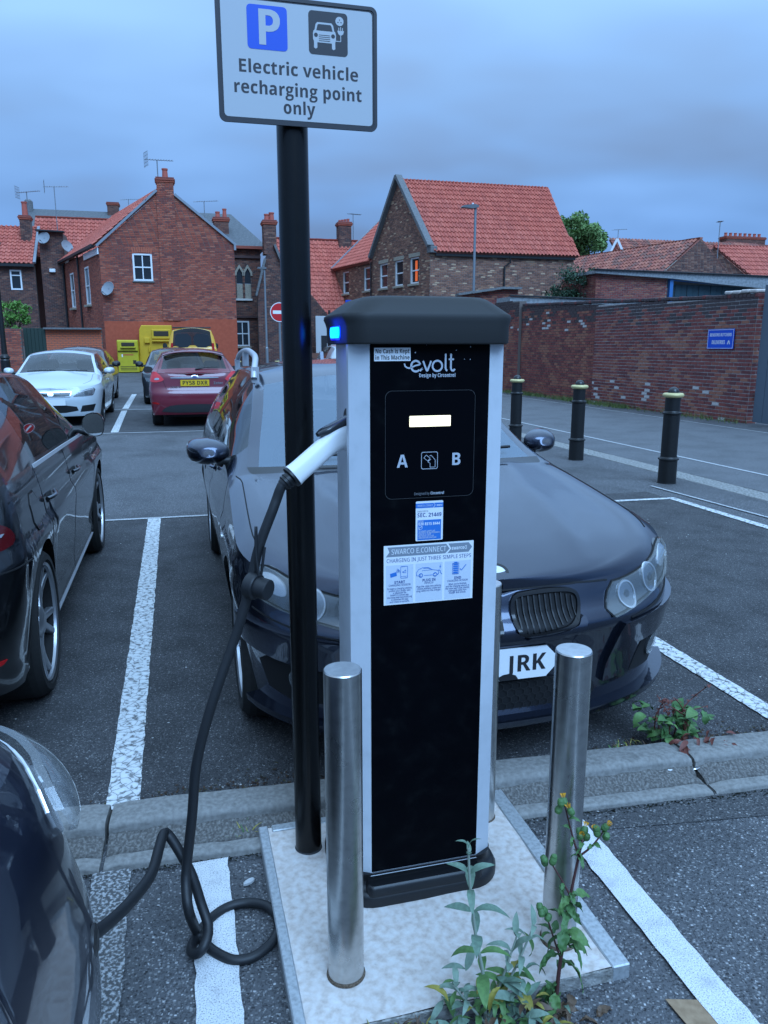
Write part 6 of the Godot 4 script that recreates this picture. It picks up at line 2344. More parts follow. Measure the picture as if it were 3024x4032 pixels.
func building_materials():
	var b := MB.new()
	b.box(Vector3(0, 0, 0.004), Vector3(0.204, 0.0575, 0.016))
	brick_mesh = b.done()
	textures.grain = noise_tex(256, 0.08, [[0.0, grey(0.62)], [0.5, grey(0.9)], [1.0, grey(1.0)]], 5, 70)
	var stuffm := triplanar(mat(Color.WHITE, 0.9), textures.grain, 0.37)
	stuffm.vertex_color_use_as_albedo = true
	M.brick_rest = stuffm
	palette("red", [Color(0.448, 0.109, 0.063), Color(0.390, 0.091, 0.054), Color(0.496, 0.136, 0.077), Color(0.324, 0.082, 0.054), Color(0.238, 0.065, 0.051), Color(0.476, 0.154, 0.095), Color(0.620, 0.154, 0.072)])
	palette("brown", [Color(0.295, 0.136, 0.091), Color(0.248, 0.113, 0.076), Color(0.348, 0.168, 0.111), Color(0.201, 0.096, 0.070), Color(0.573, 0.369, 0.236), Color(0.160, 0.082, 0.062), Color(0.388, 0.197, 0.122)])
	palette("wall", [Color(0.273, 0.069, 0.055), Color(0.228, 0.055, 0.048), Color(0.310, 0.091, 0.064), Color(0.174, 0.048, 0.045), Color(0.363, 0.135, 0.084), Color(0.084, 0.055, 0.055), Color(0.605, 0.544, 0.515)])
	palette("dark", [Color(0.179, 0.074, 0.054), Color(0.139, 0.059, 0.048), Color(0.219, 0.095, 0.066), Color(0.109, 0.052, 0.045), Color(0.297, 0.147, 0.101), Color(0.089, 0.048, 0.045), Color(0.237, 0.083, 0.054)])
	palette("tile", [Color(0.559, 0.131, 0.087), Color(0.530, 0.121, 0.081), Color(0.581, 0.144, 0.096), Color(0.509, 0.117, 0.080), Color(0.597, 0.154, 0.105), Color(0.487, 0.115, 0.080)], 0.75)
	palette("old_tile", [Color(0.364, 0.111, 0.077), Color(0.310, 0.098, 0.071), Color(0.400, 0.133, 0.087), Color(0.256, 0.094, 0.074), Color(0.436, 0.161, 0.111), Color(0.226, 0.106, 0.083)], 0.85)
	M.mortar_light = mat(Color(0.44, 0.40, 0.375), 0.95)
	M.mortar_dark = mat(Color(0.15, 0.12, 0.105), 0.95)
	M.mortar_mid = mat(Color(0.26, 0.21, 0.18), 0.95)
	M.render_orange = triplanar(mat(Color.WHITE, 0.9), noise_tex(512, 0.02, [[0.0, Color(0.34, 0.070, 0.034)], [0.5, Color(0.40, 0.080, 0.038)], [1.0, Color(0.45, 0.10, 0.05)]], 4, 71), 2.0)
	M.stone = triplanar(mat(Color.WHITE, 0.9), noise_tex(256, 0.03, [[0.0, Color(0.26, 0.22, 0.17)], [1.0, Color(0.42, 0.37, 0.29)]], 4, 72), 0.8)
	M.coping = triplanar(mat(Color.WHITE, 0.9), noise_tex(256, 0.03, [[0.0, Color(0.10, 0.10, 0.10)], [1.0, Color(0.22, 0.22, 0.22)]], 4, 73), 0.8)
	M.white_frame = mat(Color(0.76, 0.77, 0.78), 0.4)
	M.dark_glass = mat(Color(0.020, 0.024, 0.028), 0.06)
	M.slate = triplanar(mat(Color.WHITE, 0.7), noise_tex(512, 0.03, [[0.0, Color(0.050, 0.056, 0.062)], [0.5, Color(0.085, 0.092, 0.098)], [1.0, Color(0.14, 0.145, 0.15)]], 5, 74), 2.2)
	M.felt = triplanar(mat(Color.WHITE, 0.9), noise_tex(512, 0.02, [[0.0, Color(0.14, 0.15, 0.155)], [0.5, Color(0.24, 0.255, 0.265)], [1.0, Color(0.36, 0.38, 0.39)]], 5, 75), 1.2)
	M.pipe_black = mat(Color(0.012, 0.012, 0.014), 0.5)
	M.lead = mat(Color(0.24, 0.26, 0.29), 0.6, 0.2)
	M.grey_metal = mat(Color(0.24, 0.26, 0.28), 0.45, 0.5)
	M.teal = mat(Color(0.012, 0.045, 0.062), 0.55)
	M.blue_wood = mat(Color(0.03, 0.14, 0.36), 0.6)
	M.gate_grey = mat(Color(0.10, 0.13, 0.16), 0.5)
	M.green_gate = mat(Color(0.012, 0.030, 0.022), 0.6)
	M.lamp_orange = mat(Color(0.5, 0.2, 0.05), 0.8, 0.0, {"emission_enabled": true, "emission": Color(1.0, 0.34, 0.09), "emission_energy_multiplier": 0.20})

func interval(poly: PackedVector2Array, y: float) -> Vector2:
	var lo := INF
	var hi := -INF
	for i in poly.size():
		var a := poly[i]
		var b := poly[(i + 1) % poly.size()]
		if (a.y <= y) != (b.y <= y):
			var x := a.x + (b.x - a.x) * (y - a.y) / (b.y - a.y)
			lo = minf(lo, x)
			hi = maxf(hi, x)
	return Vector2(lo, hi)

# p0 is the end on the left seen from outside; profile (t along the wall, height), openings as Rect2 in the same
func wall_face(H: House, p0: Vector2, p1: Vector2, profile: PackedVector2Array, openings: Array, tone, mortar: Material, called := "wall", thick := 0.22, from_h := 0.0, off := 0.0) -> Transform3D:
	var a := H.p(p0.x, 0, p0.y)
	var b := H.p(p1.x, 0, p1.y)
	var dir := (b - a).normalized()
	var n := dir.cross(Vector3.UP).normalized()
	var xf := Transform3D(Basis(dir, Vector3.UP, n), a + n * off)
	var cuts := [-1000.0]
	for o in openings:
		cuts.append(o.position.x)
		cuts.append(o.end.x)
	cuts.append(1000.0)
	cuts.sort()
	var mb := MB.new()
	for i in cuts.size() - 1:
		if cuts[i + 1] - cuts[i] < 0.001: continue
		var pieces_ := Geometry2D.intersect_polygons(profile, pv([cuts[i], -10, cuts[i + 1], -10, cuts[i + 1], 50, cuts[i], 50]))
		var xm: float = (cuts[i] + cuts[i + 1]) * 0.5
		for o in openings:
			if xm > o.position.x and xm < o.end.x:
				var nx := []
				for q in pieces_:
					for r in Geometry2D.clip_polygons(q, pv([cuts[i] - 0.01, o.position.y, cuts[i + 1] + 0.01, o.position.y, cuts[i + 1] + 0.01, o.end.y, cuts[i] - 0.01, o.end.y])):
						if not Geometry2D.is_polygon_clockwise(r): nx.append(r)
				pieces_.assign(nx)
		for q in pieces_: mb.prism(q, -thick, 0.0, xf)
	part(called, mb.done(), mortar, H.root)
	if tone != null:
		var top := 0.0
		for q in profile: top = maxf(top, q.y)
		var k := int(from_h / 0.075)
		while k * 0.075 < top:
			var y := k * 0.075 + 0.0375
			var iv := interval(profile, y)
			if iv.x < iv.y:
				var x := iv.x - (0.1125 if k % 2 else 0.0) - rng.randf() * 0.01
				while x < iv.y:
					var segs := [[maxf(x, iv.x), minf(x + 0.215, iv.y)]]
					for o in openings:
						if y > o.position.y and y < o.end.y:
							var ns := []
							for s in segs:
								if s[1] <= o.position.x or s[0] >= o.end.x: ns.append(s)
								else:
									if s[0] < o.position.x: ns.append([s[0], o.position.x])
									if s[1] > o.end.x: ns.append([o.end.x, s[1]])
							segs = ns
					for s in segs:
						var w: float = s[1] - s[0]
						if w < 0.045: continue
						var cx: float = (s[0] + s[1]) * 0.5
						var t: int = tone.call(cx, y)
						if t < 0: continue
						var sc := Basis(Vector3(w / 0.215, 0, 0), Vector3(0, 1, 0), Vector3(0, 0, 1))
						H.xfs.append(xf * Transform3D(sc, Vector3(cx, y + rng.randf_range(-0.002, 0.002), rng.randf_range(-0.004, 0.003))))
						H.tones.append(t)
					x += 0.225
			k += 1
	return xf

func weighted(ws: Array) -> Callable:
	var total := 0.0
	for w in ws: total += w
	return func(_x, _y):
		var u := rng.randf() * total
		for i in ws.size():
			u -= ws[i]
			if u <= 0: return i
		return 0

func finish(H: House, pal: String, most := 300, tile_pal := "tile", tile_most := 300):
	var near: Vector3 = H.p(0, 1.5, 0)
	if H.xfs.size() > 0: pieces("brick", brick_mesh, palettes[pal][0], H.xfs, H.tones, near, H.root, M.brick_rest, palettes[pal][1], most)
	if H.tile_xfs.size() > 0: pieces("roof_tile", H.tile_mesh, palettes[tile_pal][0], H.tile_xfs, H.tile_tones, near, H.root, M.brick_rest, palettes[tile_pal][1], tile_most)

func pantile(w: float, l: float) -> ArrayMesh:
	var key := "%.3f %.3f" % [w, l]
	if tile_meshes.has(key): return tile_meshes[key]
	var prof := [[0.0, 0.35], [0.14, 0.85], [0.28, 1.0], [0.42, 0.75], [0.55, 0.25], [0.72, 0.0], [0.88, 0.08], [1.0, 0.35]]
	var b := MB.new()
	var hgt := 0.075
	var rows := []
	for e in [[0.0, 0.046], [l * 1.04, 0.004]]:
		var row := PackedVector3Array()
		for q in prof: row.append(Vector3(q[0] * w, e[0], e[1] + q[1] * hgt))
		rows.append(row)
	b.grid(rows)
	for i in prof.size() - 1:
		var p0: Vector3 = rows[0][i]
		var p1: Vector3 = rows[0][i + 1]
		b.quad(p0 - Vector3(0, -0.01, 0.040), p1 - Vector3(0, -0.01, 0.040), p1, p0)
	tile_meshes[key] = b.done()
	return tile_meshes[key]

func roof_plane(H: House, e0: Vector3, e1: Vector3, r1: Vector3, r0: Vector3, w := 0.21, l := 0.30, tones := 6, deck: Material = null, called := "roof"):
	# e0, e1 eaves left to right seen from outside, r1, r0 ridge
	var u := (e1 - e0).normalized()
	var n := u.cross(r0 - e0).normalized()
	if n.y < 0: n = -n
	var v := n.cross(u).normalized()
	var poly := PackedVector2Array()
	for q in [e0, e1, r1, r0]: poly.append(Vector2((q - e0).dot(u), (q - e0).dot(v)))
	var mb := MB.new()
	mb.prism(poly, -0.10, 0.0, Transform3D(Basis(u, v, n), e0))
	part(called, mb.done(), deck if deck else palettes["old_tile"][0][1], H.root)
	if tones <= 0: return
	H.tile_mesh = pantile(w, l)
	var top := 0.0
	var lo := 0.0
	var hi := 0.0
	for q in poly:
		top = maxf(top, q.y)
		lo = minf(lo, q.x)
		hi = maxf(hi, q.x)
	var j := 0
	while j * l < top - l * 0.3:
		var iv := interval(poly, j * l + l * 0.5)
		var x := lo
		while x < hi:
			if x + w * 0.5 > iv.x and x + w * 0.5 < iv.y:
				var tilt := Basis(u, v, n)
				H.tile_xfs.append(Transform3D(tilt, e0 + u * (x + rng.randf_range(-0.004, 0.004)) + v * (j * l + rng.randf_range(-0.006, 0.006) - 0.03) + n * rng.randf_range(0.0, 0.006)))
				H.tile_tones.append(rng.randi() % tones)
			x += w
		j += 1

func ridge_tiles(H: House, a: Vector3, b: Vector3, m: Material, r := 0.12):
	var n := int(a.distance_to(b) / 0.45) + 1
	var mesh := MB.new()
	var rows := []
	for e in 2:
		var row := PackedVector3Array()
		for k in 9:
			var t := PI * k / 8.0
			row.append(Vector3(cos(t) * r, sin(t) * r * 0.9, -0.22 if e == 0 else 0.22))
		rows.append(row)
	mesh.grid(rows, true)
	for e in 2:
		for k in range(1, 8):
			mesh.tri(rows[e][0], rows[e][k], rows[e][k + 1])
	var am := mesh.done()
	var d := (b - a).normalized()
	var x := d.cross(Vector3.UP).normalized()
	for i in n:
		var o := part("ridge_tile", am, m, H.root)
		o.transform = Transform3D(Basis(x, x.cross(-d), -d).orthonormalized(), a.lerp(b, (i + 0.5) / n) + Vector3(0, 0.02 + 0.006 * (i % 2), 0))

func bar(H: House, called: String, a: Vector3, b: Vector3, w: float, h: float, m: Material, up := Vector3.UP) -> MeshInstance3D:
	var d := (b - a)
	var ln := d.length()
	d /= ln
	var s := d.cross(up).normalized()
	var u := s.cross(d).normalized()
	var mb := MB.new()
	mb.box((a + b) * 0.5, Vector3(ln, h, w), Basis(d, u, s))
	return part(called, mb.done(), m, H.root)

func sash(H: House, xf: Transform3D, r: Rect2, style := 0, sill := true, deep := 0.09, inside: Material = null):
	# a white window set back in its opening: style 0 two panes one over the other, 1 four panes, 2 top light
	var w := Node3D.new()
	w.name = "window"
	H.root.add_child(w, true)
	w.transform = xf * Transform3D(Basis.IDENTITY, Vector3(r.get_center().x, r.get_center().y, -deep))
	var hw := r.size.x * 0.5
	var hh := r.size.y * 0.5
	var fr := MB.new()
	var ft := 0.075
	fr.box(Vector3(-hw + ft * 0.5, 0, 0.02), Vector3(ft, hh * 2, 0.07))
	fr.box(Vector3(hw - ft * 0.5, 0, 0.02), Vector3(ft, hh * 2, 0.07))
	fr.box(Vector3(0, hh - ft * 0.5, 0.02), Vector3(hw * 2 - ft * 2, ft, 0.07))
	fr.box(Vector3(0, -hh + ft * 0.5, 0.02), Vector3(hw * 2 - ft * 2, ft, 0.07))
	part("frame", fr.done(), M.white_frame, w)
	var my := hh * 0.45 if style == 2 else 0.0
	part("glazing_bar", box_mesh(Vector3(hw * 2 - ft * 2, 0.055, 0.05), Vector3(0, my, 0.018)), M.white_frame, w)
	if style == 1: part("glazing_bar", box_mesh(Vector3(0.045, hh * 2 - ft * 2, 0.044), Vector3(0, 0, 0.016)), M.white_frame, w)
	for e in [[my, hh], [-hh, my]]:
		part("pane", box_mesh(Vector3(hw * 2 - ft, e[1] - e[0] - 0.02, 0.012), Vector3(0, (e[0] + e[1]) * 0.5, 0.0 if e[1] == hh else -0.012)), M.dark_glass if not inside else inside, w)
	if sill: part("sill", bevel_box(Vector3(hw * 2 + 0.14, 0.10, 0.22), 0.01), M.stone, w, Vector3(0, -hh - 0.05, 0.09))

func pot(H: House, at: Vector3, h := 0.45, r := 0.13):
	var mb := MB.new()
	mb.lathe([[r * 1.15, 0.0], [r * 1.15, 0.04], [r, 0.06], [r * 0.86, h - 0.07], [r * 1.05, h - 0.06], [r * 1.05, h], [r * 0.8, h], [r * 0.8, h - 0.15]], 14, at)
	part("chimney_pot", mb.done(), palettes["tile"][0][3], H.root)

func stack(H: House, a0: float, a1: float, b0: float, b1: float, h0: float, h1: float, tone: Callable, mortar: Material):
	var prof := pv([0, h0, a1 - a0, h0, a1 - a0, h1 - 0.22, 0, h1 - 0.22])
	wall_face(H, Vector2(a0, b0), Vector2(a1, b0), prof, [], tone, mortar, "chimney", b1 - b0, h0)
	var side := pv([0, h0, b1 - b0, h0, b1 - b0, h1 - 0.22, 0, h1 - 0.22])
	wall_face(H, Vector2(a0, b1), Vector2(a0, b0), side, [], tone, mortar, "chimney", 0.05, h0)
	for e in [[0.05, 0.22, 0.075], [0.08, 0.145, 0.075], [0.04, 0.07, 0.07]]:
		var c := bevel_box(Vector3(a1 - a0 + e[0] * 2, e[2], b1 - b0 + e[0] * 2), 0.01)
		part("chimney_course", c, palettes["red"][0][int(e[0] * 100) % 5], H.root, H.p((a0 + a1) * 0.5, h1 - e[1] + 0.035, (b0 + b1) * 0.5))

func aerial(label: String, at: Vector3, h: float, turn := 0.0, kind := 0):
	var t := thing("tv_aerial", label, "aerial", at, turn, "aerials on the rooftops")
	var mb := MB.new()
	mb.tube([Vector3.ZERO, Vector3(0, h, 0)], 0.024, 6)
	part("mast", mb.done(), M.grey_metal, t)
	mb = MB.new()
	mb.tube([Vector3(-0.55, h - 0.05, 0), Vector3(0.75, h + 0.05, 0)], 0.016, 6)
	part("boom", mb.done(), M.grey_metal, t)
	mb = MB.new()
	for i in 9:
		var x := -0.35 + i * 0.125
		mb.tube([Vector3(x, h + x * 0.08, -0.16), Vector3(x, h + x * 0.08, 0.16)], 0.009, 4)
	if kind == 1:
		for k in 5:
			mb.tube([Vector3(-0.5, h - 0.30 + k * 0.14, -0.25), Vector3(-0.5, h - 0.30 + k * 0.14, 0.25)], 0.008, 4)
			mb.tube([Vector3(-0.5, h - 0.35, -0.25 + k * 0.125), Vector3(-0.5, h + 0.28, -0.25 + k * 0.125)], 0.008, 4)
	part("elements", mb.done(), M.grey_metal, t)

func dish(label: String, at: Vector3, turn: float, r := 0.32):
	var t := thing("satellite_dish", label, "satellite dish", at, turn, "satellite dishes on the houses")
	var mb := MB.new()
	mb.lathe([[0.0, 0.0], [r * 0.5, 0.02], [r * 0.85, 0.055], [r, 0.085], [r + 0.01, 0.08], [r * 0.5, 0.005]], 20, Vector3.ZERO, Basis(Vector3.RIGHT, deg_to_rad(68)))
	part("reflector", mb.done(), mat(Color(0.25, 0.27, 0.29), 0.6), t)
	mb = MB.new()
	mb.tube([Vector3(0, -r, 0.02), Vector3(0, -r * 0.5, 0.42)], 0.012, 6)
	mb.box(Vector3(0, -r * 0.45, 0.45), Vector3(0.05, 0.05, 0.10))
	part("arm", mb.done(), M.grey_metal, t)
	part("bracket", box_mesh(Vector3(0.05, 0.05, 0.22), Vector3(0, 0, -0.10)), M.grey_metal, t)

func all_buildings():
	building_materials()
	tiled_house()
	gable_house()
	back_houses()
	garden_wall()
	print("near walls")
	right_houses()

func tiled_house():
	# brown brick house with a steep gable and a bright pantile roof; its gable wall is not quite square to its front
	var H := house("tiled_house", "brown brick house with steep gable and bright orange pantile roof above the garden wall", 11.5, 34.78)
	var th := deg_to_rad(12.0)
	var g := Vector2(-sin(th), cos(th))
	var inn := Vector2(cos(th), sin(th))
	var C0 := Vector2(11.5, 34.78)
	var tone := weighted([4, 4, 3, 3, 1.5, 1.6, 2])
	var W := 6.0
	var wins := []
	for e in [[4.25, 5.10], [2.60, 3.45], [1.05, 1.90]]: wins.append(Rect2(W - e[1], 4.44, 0.85, 1.21))
	var prof := pv([0, -0.5, W, -0.5, W, 5.90, W - 3.05, 9.30, 0, 5.98])
	var xf := wall_face(H, C0 + g * W, C0, prof, wins, tone, M.mortar_mid, "wall", 0.25, 2.2)
	for i in 3:
		sash(H, xf, wins[i], 0, true, 0.09)
		part("lintel", bevel_box(Vector3(1.05, 0.17, 0.06), 0.006), M.stone, H.root).transform = xf * Transform3D(Basis.IDENTITY, Vector3(wins[i].get_center().x, wins[i].end.y + 0.085, 0.0))
	# a lamp glows behind the third window
	part("lit_curtain", box_mesh(Vector3(0.20, 0.92, 0.02)), M.lamp_orange, H.root).transform = xf * Transform3D(Basis.IDENTITY, Vector3(wins[2].get_center().x + 0.05, wins[2].get_center().y - 0.02, -0.083))
	# lower wing further along
	var ww := 4.7
	var w2 := [Rect2(ww - 3.75, 4.44, 0.82, 1.21), Rect2(ww - 1.0, 4.44, 0.82, 1.21)]
	var xf2 := wall_face(H, C0 + g * (W + ww), C0 + g * W, pv([0, -0.5, ww - 0.002, -0.5, ww - 0.002, 5.95, 0, 5.95]), w2, tone, M.mortar_mid, "wall", 0.25, 2.2)
	for r in w2: sash(H, xf2, r, 0)
	# front
	var fl := 7.2
	wall_face(H, C0 + Vector2(0.004, 0), C0 + Vector2(fl, 0), pv([0, -0.5, fl, -0.5, fl, 5.87, 0, 5.87]), [], tone, M.mortar_mid, "wall", 0.25, 2.0)
	# roofs
	var A := C0 + g * 3.05
	var hh := 9.34
	var e0 := H.p(C0.x + 0.10, 5.72, C0.y - 0.22)
	var e1 := H.p(C0.x + fl + 0.12, 5.72, C0.y - 0.22)
	var r0 := H.p(A.x + 0.16, hh, A.y)
	var r1 := H.p(A.x + fl + 0.55, hh, A.y)
	roof_plane(H, e0, e1, r1, r0, 0.182, 0.325)
	ridge_tiles(H, r0, r1, palettes["tile"][0][1])
	# hidden back slope
	var B := C0 + g * W
	roof_plane(H, H.p(B.x + fl + 0.6, 5.8, B.y + 0.2), H.p(B.x, 5.8, B.y + 0.2), r0, r1, 0.182, 0.325, 0)
	# wing roof rises away from the wall line
	var we0 := C0 + g * (W + ww + 0.15) - inn * 0.18
	var we1 := C0 + g * W - inn * 0.18
	var wr0 := C0 + g * (W + ww + 0.15) + inn * 3.0
	var wr1 := C0 + g * W + inn * 3.0
	var p0 := H.p(we0.x, 5.86, we0.y)
	var p1 := H.p(we1.x, 5.86, we1.y)
	var q1 := H.p(wr1.x, 8.75, wr1.y)
	var q0 := H.p(wr0.x, 8.75, wr0.y)
	roof_plane(H, p0, p1, q1, q0, 0.182, 0.325)
	bar(H, "verge", p0 + Vector3(-0.02, 0.03, 0), q0 + Vector3(-0.02, 0.03, 0), 0.20, 0.16, M.lead)
	# stone coping of the gable
	var out := Vector3(-inn.x, 0, inn.y) * 0.06
	var cA := H.p(A.x, 9.50, A.y) + out
	var cF := H.p(C0.x, 5.86, C0.y) + out + Vector3(0, 0.10, 0.15)
	var cB := H.p(B.x, 6.05, B.y) + out
	bar(H, "coping", cF, cA, 0.34, 0.15, M.coping)
	bar(H, "coping", cB, cA - Vector3(0, 0.005, 0), 0.34, 0.15, M.coping)
	part("kneeler", bevel_box(Vector3(0.34, 0.30, 0.40), 0.03), M.coping, H.root, H.p(C0.x + 0.05, 5.82, C0.y - 0.06), Vector3(0, 12, 0))
	# fascia, gutter, downpipe
	bar(H, "fascia", H.p(C0.x + 0.2, 5.66, C0.y - 0.10), H.p(C0.x + fl, 5.66, C0.y - 0.10), 0.12, 0.20, M.pipe_black)
	var mb := MB.new()
	mb.tube([H.p(15.35, 5.62, C0.y - 0.18), H.p(15.35, 5.35, C0.y - 0.18), H.p(15.12, 5.18, C0.y - 0.07), H.p(15.12, 0, C0.y - 0.07)], 0.042, 8)
	part("downpipe", mb.done(), M.pipe_black, H.root)
	mb = MB.new()
	var jn := C0 + g * (W + 0.02) - inn * 0.07
	mb.tube([H.p(jn.x, 5.85, jn.y), H.p(jn.x, 0, jn.y)], 0.04, 8)
	part("downpipe", mb.done(), M.pipe_black, H.root)
	finish(H, "brown")

func gable_house():
	var H := house("gable_house", "red brick gable-end house with a tall chimney breast and orange painted base", 0.0, 38.0)
	var aL := -2.957
	var aR := 2.975
	var b := 38.0
	var w := aR - aL
	var ap := -0.06 - aL
	var nse := noise(0.5, 3, 77)
	var mix := weighted([5, 5, 3, 3, 2, 2])
	var tone := func(x, y):
		var t: int = mix.call(x, y)
		var edge := 2.66 + 0.03 * nse.get_noise_2d(x * 3.0, 0) + (0.13 if x > 3.6 else 0.0)
		if y < edge - 0.02: return -1
		# a darker, rebuilt patch near the top and along the breast
		if nse.get_noise_2d(x * 0.9, y * 0.7) > 0.22 and t < 3: t = 3 + (t % 2)
		return t
	var win := Rect2(-1.563 - aL, 4.45, 0.85, 1.19)
	var prof := pv([0, -0.3, w, -0.3, w, 6.20, ap, 8.40, 0, 5.93])
	var xf := wall_face(H, Vector2(aL, b), Vector2(aR, b), prof, [win], tone, M.mortar_dark, "wall", 0.25, 0.3)
	sash(H, xf, win, 1, false, 0.05)
	# smooth orange paint over the foot of the wall, its upper edge uneven
	var edgep := PackedVector2Array([Vector2(w, -0.3)])
	for i in 31:
		var x := w - w * i / 30.0
		edgep.append(Vector2(x, 2.66 + 0.03 * nse.get_noise_2d(x * 3.0, 0) + 0.13 * smoothstep(3.4, 3.9, x)))
	edgep.append(Vector2(0, -0.3))
	var pm := MB.new()
	pm.prism(edgep, 0.002, 0.016, xf)
	part("painted_render", pm.done(), M.render_orange, H.root)
	# segmental head and slim sill
	var hd := MB.new()
	for i in 9:
		var x := -0.40 + i * 0.10
		hd.box(Vector3(x, 0.08 - 0.25 * x * x, 0), Vector3(0.075, 0.24, 0.03), Basis(Vector3(0, 0, 1), -x * 0.35))
	part("arch", hd.done(), palettes["red"][0][2], H.root).transform = xf * Transform3D(Basis.IDENTITY, Vector3(win.get_center().x, win.end.y + 0.08, 0.012))
	part("sill", bevel_box(Vector3(0.95, 0.07, 0.10), 0.01), M.coping, H.root).transform = xf * Transform3D(Basis.IDENTITY, Vector3(win.get_center().x, win.position.y - 0.035, 0.02))
	# chimney breast and stack
	var bx := [-0.37, 0.41]
	wall_face(H, Vector2(bx[0], b - 0.06), Vector2(bx[1], b - 0.06), pv([0, 2.72, 0.78, 2.72, 0.78, 8.15, 0, 8.30]), [], tone, M.mortar_dark, "chimney_breast", 0.058, 2.7)
	stack(H, -0.32, 0.40, b - 0.062, b + 0.55, 8.10, 8.92, mix, M.mortar_dark)
	pot(H, H.p(0.06, 8.9, b + 0.2), 0.42, 0.13)
	# left flank, splayed away
	var d := Vector2(-0.29, 0.957).normalized()
	var ln := 8.5
	var P0 := Vector2(aL, b) + d * ln
	var sw := [Rect2(1.5, 3.5, 0.9, 1.75), Rect2(5.2, 3.5, 0.9, 1.75), Rect2(6.4, 0.9, 0.8, 1.5)]
	var xs := wall_face(H, P0, Vector2(aL, b), pv([0, -0.3, ln, -0.3, ln, 5.85, 0, 5.85]), sw, weighted([5, 4, 3, 3, 2, 2]), M.mortar_dark, "wall", 0.25, 0.3)
	for r in sw: sash(H, xs, r, 0, true, 0.03)
	var out := Vector3(-d.y, 0, -d.x) * 0.16
	bar(H, "gutter", H.p(P0.x, 5.93, P0.y) + out * 1.6, H.p(aL, 5.93, b) + out * 1.6, 0.13, 0.12, M.pipe_black)
	bar(H, "soffit", H.p(aL, 5.70, b) + out * 0.35, H.p(aL, 5.70, b).lerp(H.p(P0.x, 5.70, P0.y), 0.36) + out * 0.35, 0.05, 0.28, M.white_frame)
	var mb := MB.new()
	for e in [0.98, 0.52]:
		var q := H.p(aL, 0, b).lerp(H.p(P0.x, 0, P0.y), e) + out * 0.6
		mb = MB.new()
		mb.tube([q + Vector3(0, 5.9, 0), q], 0.05, 8)
		part("downpipe", mb.done(), M.pipe_black, H.root)
	# roof slabs with pale verge boards
	var e0 := H.p(P0.x, 5.93, P0.y) + out * 1.4
	var e1 := H.p(aL, 5.93, b) + out * 1.4
	var r1 := H.p(-0.06, 8.52, b)
	var r0 := H.p(-0.06 + d.x * ln, 8.52, b + d.y * ln)
	roof_plane(H, e0, e1, r1, r0, 0.21, 0.3, 6)
	roof_plane(H, H.p(aR + 0.1, 6.2, b), H.p(aR + 0.1, 6.2, b + 8), H.p(-0.06, 8.52, b + 8), r1, 0.21, 0.3, 0)
	bar(H, "verge_board", H.p(aL - 0.10, 5.90, b - 0.05), H.p(-0.34, 8.35, b - 0.05), 0.12, 0.10, M.lead)
	bar(H, "verge_board", H.p(aR + 0.08, 6.14, b - 0.05), H.p(0.42, 8.22, b - 0.05), 0.12, 0.10, M.lead)
	bar(H, "verge_board", H.p(aR + 0.04, 6.14, b - 0.05), H.p(aR + 0.04, 5.90, b - 0.05), 0.12, 0.10, M.lead, Vector3.RIGHT)
	finish(H, "red")
	dish("grey satellite dish on the corner of the red gable-end house", L(-2.66, 4.05, 37.85), YAW - 35.0)
	aerial("rooftop aerial with a square grid on the chimney of the gable-end house", L(-0.25, 8.7, 38.1), 0.95, YAW + 20.0, 1)

